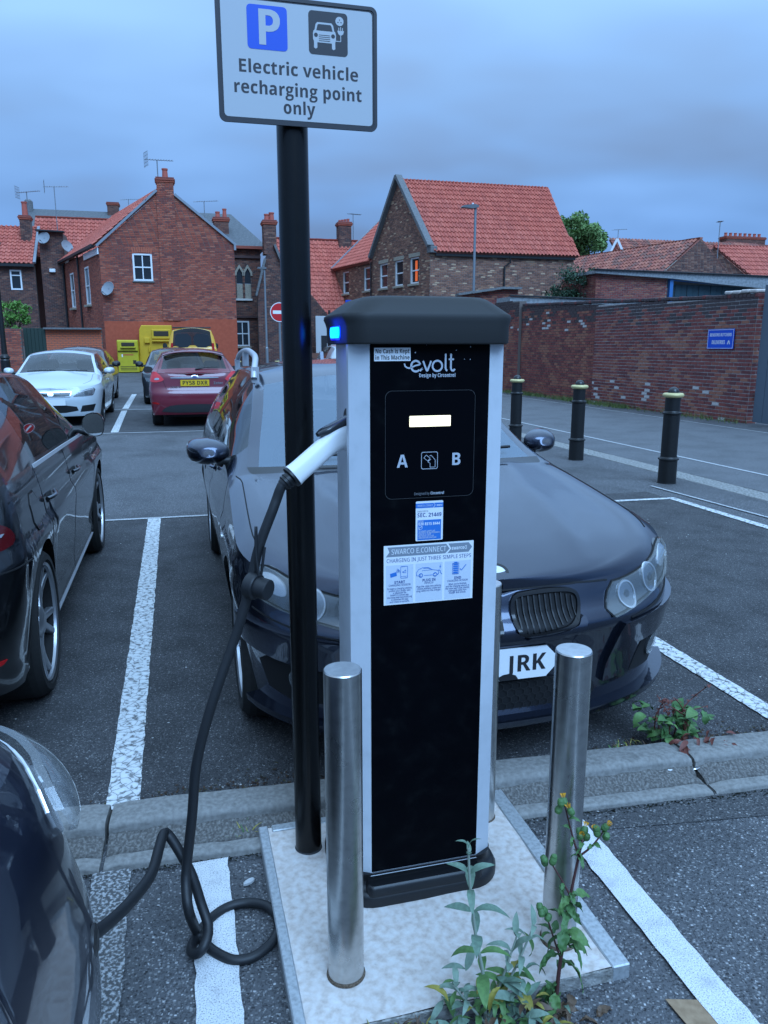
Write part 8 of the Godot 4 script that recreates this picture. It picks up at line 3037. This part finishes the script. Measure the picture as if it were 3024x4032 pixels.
	wall_face(H, Vector2(-12.0, 35.8), Vector2(-6.12, 35.8), pv([0, -0.2, 5.88, -0.2, 5.88, 2.26, 0, 2.26]), [], weighted([3, 4, 3, 4, 3]), M.mortar_dark, "wall", 0.22, 0.2)
	finish(H, "red", 60)
	# two far bollards with gold bands
	for e in [[2.10, 27.0, "far black bollard with a gold band beside the yellow van"], [3.46, 27.0, "far black bollard with a gold band near the no entry sign"]]:
		var src: Node3D = get_node("cast_bollard")
		var c := copy_of(src, e[2], "cast bollards along the side road")
		c.position = L(e[0], gy(e[1]), e[1])

# ------------------------------------------------------------------ plants
var leaf_cache := {}

func leaf_mesh(ratio: float, bend: float, fold := 0.25, wavy := 0.0, seed_ := 0) -> ArrayMesh:
	# unit leaf: grows along -z from the origin, 1 long; bend droops the tip, fold lifts the edges
	var key := "%.2f %.2f %.2f %.2f %d" % [ratio, bend, fold, wavy, seed_]
	if leaf_cache.has(key): return leaf_cache[key]
	var b := MB.new()
	var rows := []
	var n := 8
	var r := RandomNumberGenerator.new()
	r.seed = seed_ + 1
	for i in n + 1:
		var t := i / float(n)
		var w := ratio * 0.5 * pow(sin(PI * clampf(t * 0.97 + 0.03, 0, 1)), 0.8) * (1.0 - 0.25 * t)
		if i == 0: w = ratio * 0.04
		w *= 1.0 + wavy * r.randf_range(-1, 1)
		var ang := bend * t
		var c := Vector3(0, -sin(ang) * t * 0.5 + 0.12 * sin(PI * t), -t * cos(ang * 0.6))
		var row := PackedVector3Array()
		for k in 5:
			var q := k / 2.0 - 1.0
			row.append(c + Vector3(q * w, absf(q) * w * fold + wavy * 0.08 * sin(t * 19.0 + q * 3.0), 0))
		rows.append(row)
	b.grid(rows, true)
	leaf_cache[key] = b.done()
	return leaf_cache[key]

func put_leaf(parent: Node, at: Vector3, dir: Vector3, size: float, mesh: Mesh, m: Material, roll := 0.0, called := "leaf"):
	var d := dir.normalized()
	var up := Vector3.UP
	if absf(d.y) > 0.95: up = Vector3(0.3, 0, 0.9)
	var x := d.cross(up).normalized()
	var u := x.cross(d).normalized()
	var bs := Basis(x, u, -d)
	bs = bs * Basis(Vector3(0, 0, 1), roll)
	var o := part(called, mesh, m, parent)
	o.transform = Transform3D(bs.scaled_local(Vector3.ONE * size), at)

func stem_tube(parent: Node, pts: Array, r0: float, r1: float, m: Material, called := "stem") -> Array:
	var sm := smooth_path(pts, 0.012)
	var rad := []
	for i in sm.size(): rad.append(lerpf(r0, r1, i / float(sm.size() - 1)))
	var mb := MB.new()
	mb.tube(sm, rad, 7)
	part(called, mb.done(), m, parent)
	return sm

func leaf_mat(c: Color, rough := 0.6) -> StandardMaterial3D:
	var m := mat(Color.WHITE, rough)
	triplanar(m, noise_tex(256, 0.03, [[0.0, c * 0.72], [0.5, c], [1.0, c * 1.25]], 4, int(c.g * 1000)), 0.09)
	m.backlight_enabled = true
	m.backlight = Color(c.r, c.g, c.b) * 0.8
	m.cull_mode = BaseMaterial3D.CULL_DISABLED
	return m

func all_plants():
	var sage := leaf_mat(Color(0.120, 0.190, 0.135))
	var sage2 := leaf_mat(Color(0.165, 0.235, 0.175))
	var green := leaf_mat(Color(0.065, 0.150, 0.045))
	var green2 := leaf_mat(Color(0.095, 0.190, 0.055))
	var yellowed := leaf_mat(Color(0.28, 0.24, 0.045))
	var orange := leaf_mat(Color(0.36, 0.13, 0.03))
	var brown := leaf_mat(Color(0.10, 0.060, 0.035))
	var rust := leaf_mat(Color(0.135, 0.036, 0.024))
	var pale_stem := mat(Color(0.26, 0.30, 0.24), 0.7)
	var red_stem := mat(Color(0.085, 0.030, 0.028), 0.6)
	var long := [leaf_mesh(0.30, 0.7, 0.22, 0.05, 1), leaf_mesh(0.26, 1.3, 0.3, 0.08, 2), leaf_mesh(0.34, 0.3, 0.15, 0.05, 3)]
	var jag := [leaf_mesh(0.34, 0.8, 0.3, 0.55, 4), leaf_mesh(0.30, 1.2, 0.35, 0.6, 5)]
	var broad := [leaf_mesh(0.75, 0.7, 0.2, 0.08, 6), leaf_mesh(0.65, 1.1, 0.25, 0.12, 7)]
	var r := RandomNumberGenerator.new()
	r.seed = 77
	# ---- tall grey-green weed in front of the slab
	var bb := 1.365
	var t := thing("grey_leaved_weed", "upright weed with soft grey-green leaves growing at the front of the slab", "plant", L(0.245, 0.0, bb), YAW)
	var o := L(0.245, 0.0, bb)
	var loc := func(a: float, h: float, b: float) -> Vector3: return Vector3(a - 0.245, h, -(b - bb))
	var main := stem_tube(t, [loc.call(0.606, 0.0, bb), loc.call(0.594, 0.128, bb - 0.005), loc.call(0.578, 0.216, bb), loc.call(0.566, 0.302, bb), loc.call(0.558, 0.373, bb), loc.call(0.553, 0.450, bb)], 0.0048, 0.0026, pale_stem)
	var side_of := func(k: int, p: Vector3, size: float, m: Material, lift: float):
		var a := k * PI / 2.0 + 0.35
		for s in [0.0, PI]:
			var d: Vector3 = Vector3(cos(a + s), lift + r.randf_range(-0.15, 0.15), sin(a + s))
			put_leaf(t, p, d, size * r.randf_range(0.8, 1.15), long[r.randi() % 3], m, r.randf_range(-0.4, 0.4))
	var nodes := [[0.16, 0.085, 0.25], [0.30, 0.095, 0.15], [0.42, 0.070, 0.2], [0.54, 0.085, 0.35], [0.66, 0.075, 0.25], [0.78, 0.072, 0.55], [0.88, 0.062, 0.75], [0.95, 0.045, 1.0], [1.0, 0.035, 1.8]]
	for i in nodes.size():
		var p: Vector3 = main[int(nodes[i][0] * (main.size() - 1))]
		side_of.call(i, p, nodes[i][1], sage if i > 2 else green2, nodes[i][2])
	for sh in [[[0.61, 0.0, bb], [0.648, 0.10, bb + 0.005], [0.682, 0.20, bb + 0.01]], [[0.615, 0.0, bb], [0.68, 0.11, bb + 0.01], [0.725, 0.21, bb + 0.015]], [[0.60, 0.0, bb - 0.01], [0.55, 0.08, bb - 0.02], [0.515, 0.14, bb - 0.03]]]:
		var pts := []
		for e in sh: pts.append(loc.call(e[0], e[1], e[2]))
		var st := stem_tube(t, pts, 0.004, 0.002, pale_stem)
		for i in 5:
			side_of.call(i + 1, st[int((0.3 + i * 0.17) * (st.size() - 1))], 0.062, sage2 if i > 1 else green2, 0.3 + i * 0.22)
	for i in 44:
		var p: Vector3 = loc.call(0.60 + r.randf_range(-0.10, 0.12), r.randf_range(0.005, 0.12), bb + r.randf_range(-0.05, 0.03))
		var m: Material = [sage, sage2, green2, green, sage, sage2, yellowed, orange][mini(int(r.randf() * 7.3), 7)]
		put_leaf(t, p, Vector3(r.randf_range(-1, 1), r.randf_range(-0.2, 0.7), r.randf_range(-0.6, 1)), r.randf_range(0.04, 0.085), long[r.randi() % 3], m, r.randf_range(-0.6, 0.6))
	# ---- low mat of leaves below it
	t = thing("low_weed_clump", "low tangle of pale leaves and dry stalks along the front of the slab", "plant", L(0.56, 0.0, 1.315), YAW)
	for i in 130:
		var p := Vector3(r.randf_range(-0.17, 0.24), r.randf_range(0.0, 0.05), r.randf_range(-0.045, 0.07))
		var m: Material = [sage, sage2, sage, green2, green, yellowed, brown, brown][r.randi() % 8]
		put_leaf(t, p, Vector3(r.randf_range(-1, 1), r.randf_range(0.0, 0.9), r.randf_range(-0.5, 1)), r.randf_range(0.025, 0.06), long[r.randi() % 3], m, r.randf_range(-0.8, 0.8))
	for i in 12:
		var p := Vector3(r.randf_range(-0.1, 0.25), 0.005, r.randf_range(-0.03, 0.05))
		stem_tube(t, [p, p + Vector3(r.randf_range(-0.05, 0.05), r.randf_range(0.005, 0.03), r.randf_range(-0.02, 0.05))], 0.0014, 0.0008, mat(Color(0.20, 0.16, 0.11), 0.9), "dry_stalk")
	# ---- flowering weed against the steel bollard
	t = thing("flowering_weed", "tall spindly weed with dark stem and yellow buds in front of the steel bollard", "plant", L(0.78, 0.0, 1.37), YAW)
	var q := func(a: float, h: float, db := 0.0) -> Vector3: return Vector3(a - 0.78, h, -db)
	var ms := stem_tube(t, [q.call(0.786, 0.0), q.call(0.789, 0.08), q.call(0.797, 0.162), q.call(0.804, 0.247), q.call(0.817, 0.341), q.call(0.823, 0.375)], 0.0052, 0.003, red_stem)
	var tips := [[[0.823, 0.375, 0.0], [0.812, 0.41, 0.005], [0.795, 0.46, 0.0], [0.781, 0.508, 0.0]], [[0.823, 0.375, 0.0], [0.850, 0.405, -0.01], [0.877, 0.440, -0.01]], [[0.823, 0.375, 0.0], [0.835, 0.40, 0.01], [0.843, 0.418, 0.02]], [[0.808, 0.275, 0.0], [0.785, 0.32, 0.01], [0.762, 0.360, 0.015]], [[0.792, 0.11, 0.0], [0.775, 0.17, 0.015], [0.758, 0.225, 0.02]]]
	var bud := MB.new()
	bud.lathe([[0.0, -0.002], [0.006, 0.0], [0.0085, 0.006], [0.0075, 0.013], [0.0055, 0.017], [0.0, 0.017]], 10)
	var budm := bud.done()
	var pet := MB.new()
	for k in 9:
		var a := TAU * k / 9.0
		pet.tri(Vector3(cos(a) * 0.002, 0.015, sin(a) * 0.002), Vector3(cos(a + 0.5) * 0.006, 0.027, sin(a + 0.5) * 0.006), Vector3(cos(a) * 0.007, 0.026, sin(a) * 0.007))
	var petm := pet.done()
	for e in tips:
		var pts := []
		for w in e: pts.append(q.call(w[0], w[1], w[2]))
		var st := stem_tube(t, pts, 0.0028, 0.0016, red_stem, "branch")
		var tip: Vector3 = st[st.size() - 1]
		for k in 4:
			var p := tip + Vector3(r.randf_range(-0.016, 0.016), r.randf_range(-0.018, 0.006), r.randf_range(-0.014, 0.014)) * (0.2 if k == 0 else 1.0)
			var bo := part("bud", budm, green, t, p, Vector3(r.randf_range(-35, 35), 0, r.randf_range(-35, 35)))
			if k < 2 and e[e.size() - 1][1] > 0.41: part("petals", petm, mat(Color(0.62, 0.30, 0.015), 0.6), bo)
		for k in 5:
			put_leaf(t, st[int(r.randf_range(0.1, 0.95) * (st.size() - 1))], Vector3(r.randf_range(-1, 1), r.randf_range(-0.2, 0.7), r.randf_range(-1, 1)), r.randf_range(0.022, 0.042), jag[r.randi() % 2], green, r.randf_range(-0.5, 0.5))
	for k in 22:
		var u := r.randf_range(0.02, 0.85)
		var p: Vector3 = ms[int(u * (ms.size() - 1))]
		put_leaf(t, p, Vector3(r.randf_range(-1, 1), r.randf_range(-0.45, 0.3), r.randf_range(-0.7, 0.7)), lerpf(0.095, 0.045, u), jag[r.randi() % 2], green if k % 3 else green2, r.randf_range(-0.7, 0.7))
	for k in 14:
		put_leaf(t, Vector3(r.randf_range(-0.05, 0.09), 0.004, r.randf_range(-0.01, 0.07)), Vector3(r.randf_range(-1, 1), r.randf_range(-0.02, 0.3), r.randf_range(-0.6, 1)), r.randf_range(0.035, 0.07), jag[r.randi() % 2], brown, r.randf_range(-0.8, 0.8), "dead_leaf")
	# ---- clump on the kerb by the estate car
	var ck := L(1.77, 0.0, 2.33)
	t = thing("kerb_weed", "bushy green weed with rust-red dead leaves growing over the kerb", "plant", ck, YAW)
	for i in 80:
		var p := Vector3(r.randf_range(-0.11, 0.12), r.randf_range(0.02, 0.15), r.randf_range(-0.08, 0.06))
		put_leaf(t, p, Vector3(r.randf_range(-1, 1), r.randf_range(-0.1, 0.8), r.randf_range(-0.6, 1)), r.randf_range(0.035, 0.075), broad[r.randi() % 2], green if i % 3 else green2, r.randf_range(-0.7, 0.7))
	for i in 9:
		var p := Vector3(r.randf_range(-0.07, 0.08), 0.0, r.randf_range(-0.06, 0.02))
		var st := stem_tube(t, [p, p + Vector3(r.randf_range(-0.06, 0.06), 0.12, r.randf_range(-0.03, 0.03)), p + Vector3(r.randf_range(-0.10, 0.10), r.randf_range(0.16, 0.24), r.randf_range(-0.05, 0.05))], 0.003, 0.0015, rust)
		for k in 7: put_leaf(t, st[int(r.randf_range(0.4, 1.0) * (st.size() - 1))], Vector3(r.randf_range(-1, 1), r.randf_range(0, 1), r.randf_range(-1, 1)), r.randf_range(0.012, 0.024), broad[0], rust, 0.0, "seed_head")
	for i in 20:
		put_leaf(t, Vector3(r.randf_range(-0.08, 0.17), r.randf_range(0.055, 0.085), r.randf_range(0.05, 0.15)), Vector3(r.randf_range(-1, 1), r.randf_range(-0.15, 0.15), r.randf_range(-0.3, 1)), r.randf_range(0.04, 0.075), long[r.randi() % 3], rust, r.randf_range(-0.5, 0.5), "dead_leaf")
	# ---- tufts
	var spots := [[1.60, 2.33, 40, 0.045, "dry grass tuft on the kerb joint near the bushy weed", [yellowed, green2, brown], 0.07], [1.519, 2.335, 10, 0.035, "tiny green seedling on the kerb edge", [green2, green], 0.02], [0.13, 2.19, 34, 0.05, "small grass tuft at the corner of the concrete slab", [green2, green, yellowed], 0.03], [0.40, 1.365, 90, 0.05, "dry brown moss tuft at the front corner of the slab", [brown, yellowed, brown], 0.07], [0.25, 1.36, 8, 0.045, "small red seedling at the front of the slab", [rust, orange], 0.015]]
	for e in spots:
		t = thing("grass_tuft", e[4], "plant", L(e[0], 0.0, e[1]), YAW)
		for k in e[2]:
			var p := Vector3(r.randf_range(-1, 1) * e[6], 0.0, r.randf_range(-1, 1) * e[6] * 0.5)
			put_leaf(t, p, Vector3(r.randf_range(-0.7, 0.7), r.randf_range(0.6, 1.6), r.randf_range(-0.7, 0.7)), e[3] * r.randf_range(0.5, 1.2), leaf_mesh(0.10, 0.9, 0.2, 0.0, 9) if e[2] > 20 else long[1], e[5][r.randi() % e[5].size()], 0.0, "blade")
	# ---- grass at the foot of the garden wall: nobody could count it
	var gm := MB.new()
	gm.use_col = true
	for i in 5200:
		var s := 12.9 + 11.5 * r.randf()
		var dens := 0.5 + 0.5 * sin(s * 1.7) * sin(s * 0.61 + 1.0)
		if s < 17.0 and r.randf() > 0.25: continue
		if r.randf() > dens + 0.25: continue
		var a := 10.90 - absf(r.randfn(0.0, 0.16))
		var p := L(a, gy(s) + 0.01, s)
		var hh := r.randf_range(0.03, 0.16)
		var lean := Vector3(r.randf_range(-0.08, 0.08), hh, r.randf_range(-0.08, 0.08))
		var sd := Vector3(r.randf_range(-1, 1), 0, r.randf_range(-1, 1)).normalized() * 0.008
		gm.cur = Color(0.07, 0.13, 0.03).lerp(Color(0.22, 0.19, 0.07), r.randf() * r.randf())
		gm.tri(p - sd, p + sd, p + lean)
	var gmat := mat(Color.WHITE, 0.8, 0.0, {"vertex_color_use_as_albedo": true, "cull_mode": BaseMaterial3D.CULL_DISABLED})
	var go := part("grass", gm.done(), gmat, self)
	tag(go, "rough grass and weeds along the foot of the garden wall", "grass", "", "stuff")
	tree("broadleaf_tree", "rounded green tree beyond the tiled house", Vector3(30.4, 0, 57.0), 9.0, 2.45, 11000, Color(0.150, 0.250, 0.075), 0.25)
	tree("dark_bush", "dark ivy-like bush between the tiled house and the brick store", Vector3(17.25, 0, 31.5), 3.55, 1.25, 3600, Color(0.022, 0.055, 0.026), 0.12)
	tree("yard_bush", "bright green bush showing over the dark green yard gate", Vector3(-6.6, 0, 37.4), 2.35, 0.75, 1800, Color(0.10, 0.22, 0.035), 0.12)

func tree(called: String, label: String, at: Vector3, h: float, rad: float, n: int, c: Color, leaf: float):
	var t := thing(called, label, "tree" if h > 5 else "bush", L(at.x, gy(at.z), at.z), YAW)
	var r := RandomNumberGenerator.new()
	r.seed = n
	var bark := mat(Color(0.07, 0.055, 0.042), 0.9)
	var mb := MB.new()
	mb.tube([Vector3.ZERO, Vector3(0.1, h * 0.45, 0), Vector3(0, h * 0.95, 0.1)], [rad * 0.10, rad * 0.075, rad * 0.03], 9)
	var clumps := []
	for i in 34:
		var d := Vector3(r.randfn(), r.randfn() * 0.8, r.randfn()).normalized()
		var k := rad * pow(r.randf(), 0.45)
		var p := Vector3(0, h, 0) + d * k * Vector3(1.0, 0.92, 1.0)
		clumps.append([p, rad * r.randf_range(0.20, 0.36)])
		if i % 2 == 0: mb.tube([Vector3(0, h * 0.6, 0), Vector3(0, h * 0.8, 0).lerp(p, 0.5), p], [rad * 0.035, rad * 0.02, rad * 0.008], 5)
	part("trunk", mb.done(), bark, t)
	var lv := MB.new()
	lv.use_col = true
	for i in n:
		var cl: Array = clumps[r.randi() % clumps.size()]
		var d: Vector3 = Vector3(r.randfn(), r.randfn() * 0.75, r.randfn()).normalized() * pow(r.randf(), 0.4) * cl[1]
		var p: Vector3 = cl[0] + d
		var u := Vector3(r.randfn(), r.randfn(), r.randfn()).normalized()
		var v := u.cross(Vector3(r.randfn(), r.randfn(), r.randfn()).normalized()).normalized()
		var s := leaf * r.randf_range(0.4, 0.8)
		lv.cur = c * r.randf_range(0.6, 1.5)
		lv.tri(p - u * s, p + v * s * 0.45, p + u * s)
		lv.tri(p - u * s, p + u * s, p - v * s * 0.45)
	var lm := mat(Color.WHITE, 0.65, 0.0, {"vertex_color_use_as_albedo": true, "cull_mode": BaseMaterial3D.CULL_DISABLED, "backlight_enabled": true, "backlight": Color(0.05, 0.09, 0.02)})
	part("crown", lv.done(), lm, t)

# ------------------------------------------------------------------ small things on the ground
func litter():
	var r := RandomNumberGenerator.new()
	r.seed = 909
	# loose stones and specks over the asphalt
	var st := MB.new()
	st.lathe([[0.0, -0.3], [0.8, -0.2], [1.0, 0.1], [0.6, 0.45], [0.0, 0.55]], 6)
	var mm := MultiMesh.new()
	mm.transform_format = MultiMesh.TRANSFORM_3D
	mm.use_colors = true
	mm.mesh = st.done()
	mm.instance_count = 1500
	for i in 1500:
		var b := 0.9 + 6.5 * pow(r.randf(), 1.4)
		var a := r.randf_range(-2.6, 4.6)
		if r.randf() < 0.3:
			b = 2.40 - a * 0.063 + absf(r.randfn(0.0, 0.07))
		var s := r.randf_range(0.0012, 0.0042) * (1.0 + b * 0.08)
		if a > 0.16 and a < 1.0 and b > 1.37 and b < 2.18: a -= 1.2
		mm.set_instance_transform(i, Transform3D(Basis(Vector3.UP, r.randf() * TAU).scaled(Vector3(s, s * 0.7, s * r.randf_range(0.6, 1.0))), L(a, 0.004, b)))
		var g := 0.10 + 0.5 * pow(r.randf(), 3.0)
		mm.set_instance_color(i, Color(g, g * 0.97, g * 0.92))
	var mi := MultiMeshInstance3D.new()
	mi.name = "loose_grit"
	mi.multimesh = mm
	mi.material_override = mat(Color.WHITE, 0.9, 0.0, {"vertex_color_use_as_albedo": true})
	add_child(mi)
	tag(mi, "scattered grit and pale stone chips on the asphalt", "grit", "", "stuff")
	# moss and dirt in the angle behind the kerb
	var md := MB.new()
	md.use_col = true
	for i in 5200:
		var a := r.randf_range(-2.5, 3.2)
		var edge := 2.385 - a * 0.063
		var band := 0.05 + 0.10 * maxf(0.0, sin(a * 2.3 + 0.6) * sin(a * 0.9 + 2.0))
		var b := edge + absf(r.randfn(0.0, band * 0.6))
		var p := L(a, 0.006, b)
		var s := r.randf_range(0.003, 0.009)
		md.cur = [Color(0.040, 0.022, 0.014), Color(0.060, 0.034, 0.018), Color(0.028, 0.020, 0.014), Color(0.055, 0.050, 0.020)][r.randi() % 4]
		var th := r.randf() * TAU
		var u := Vector3(cos(th), r.randf_range(-0.15, 0.15), sin(th)) * s
		var v := Vector3(-sin(th), r.randf_range(-0.15, 0.15), cos(th)) * s * 0.6
		md.tri(p - u, p + v, p + u + Vector3(0, 0.004, 0))
		md.tri(p - u, p + u + Vector3(0, 0.004, 0), p - v)
	for i in 900:
		var a := r.randf_range(-0.9, 0.2) if i < 500 else r.randf_range(1.0, 2.6)
		var b := 2.375 - 0.278 - a * 0.063 - absf(r.randfn(0.0, 0.012))
		var p := L(a, 0.003, b)
		var s := r.randf_range(0.003, 0.007)
		md.cur = Color(0.055, 0.060, 0.022) * r.randf_range(0.6, 1.3)
		md.tri(p - Vector3(s, 0, 0), p + Vector3(0, 0.006, s), p + Vector3(s, 0, 0))
	var mo := part("moss", md.done(), mat(Color.WHITE, 0.95, 0.0, {"vertex_color_use_as_albedo": true, "cull_mode": BaseMaterial3D.CULL_DISABLED}), self)
	tag(mo, "brown moss and dirt lying along both edges of the kerb", "moss", "", "stuff")
	# single bits one can point at
	var chip := func(called: String, label: String, a: float, b: float, h: float, s: Vector3, m: Material, turn: float):
		var poly := PackedVector2Array()
		for i in 9: poly.append(Vector2(cos(TAU * i / 9.0) * s.x, sin(TAU * i / 9.0) * s.z) * r.randf_range(0.75, 1.05))
		var b_ := MB.new()
		b_.prism(poly, 0.0, s.y, Transform3D(Basis(Vector3.RIGHT, -PI / 2), Vector3.ZERO), s.y * 0.35)
		var o := part(numbered(called), b_.done(), m, self, L(a, h, b), Vector3(0, turn, 0))
		tag(o, label, "litter", "bits of litter on the ground")
	var white := mat(Color(0.70, 0.70, 0.70), 0.7)
	chip.call("pebble", "smooth pale grey pebble lying between the white line and the slab", 0.126, 1.961, 0.004, Vector3(0.020, 0.010, 0.009), mat(Color(0.42, 0.42, 0.42), 0.8), 40.0)
	chip.call("paper_scrap", "white paper scrap on the kerb below the rust-red leaves", 1.62, 2.13, 0.033, Vector3(0.010, 0.004, 0.008), white, 10.0)
	chip.call("bottle_cap", "flattened silver bottle cap on the kerb below the bushy weed", 1.72, 2.12, 0.03, Vector3(0.018, 0.004, 0.011), CM.chrome, 30.0)
	chip.call("cigarette_end", "tan cigarette end on the kerb under the bushy weed", 1.68, 2.17, 0.055, Vector3(0.006, 0.005, 0.011), mat(Color(0.55, 0.40, 0.25), 0.8), 0.0)
	chip.call("stone_chip", "pale stone chip on the asphalt beyond the kerb corner of the bay line", 2.55, 3.6, 0.004, Vector3(0.016, 0.006, 0.010), white, 60.0)
	# tan patch of old card at the lower corner
	var cb := MB.new()
	cb.prism(pv([0.0, 0.0, 0.10, -0.03, 0.13, -0.13, 0.01, -0.14]), 0.0, 0.002, Transform3D(Basis(Vector3.RIGHT, -PI / 2), Vector3.ZERO))
	var co := part(numbered("card_scrap"), cb.done(), triplanar(mat(Color.WHITE, 0.9), noise_tex(256, 0.04, [[0.0, Color(0.22, 0.14, 0.08)], [1.0, Color(0.34, 0.23, 0.14)]], 4, 90), 0.3), self, L(1.03, 0.006, 1.30), Vector3(0, YAW, 0))
	tag(co, "flat tan scrap of card beside the white line at the slab corner", "litter")
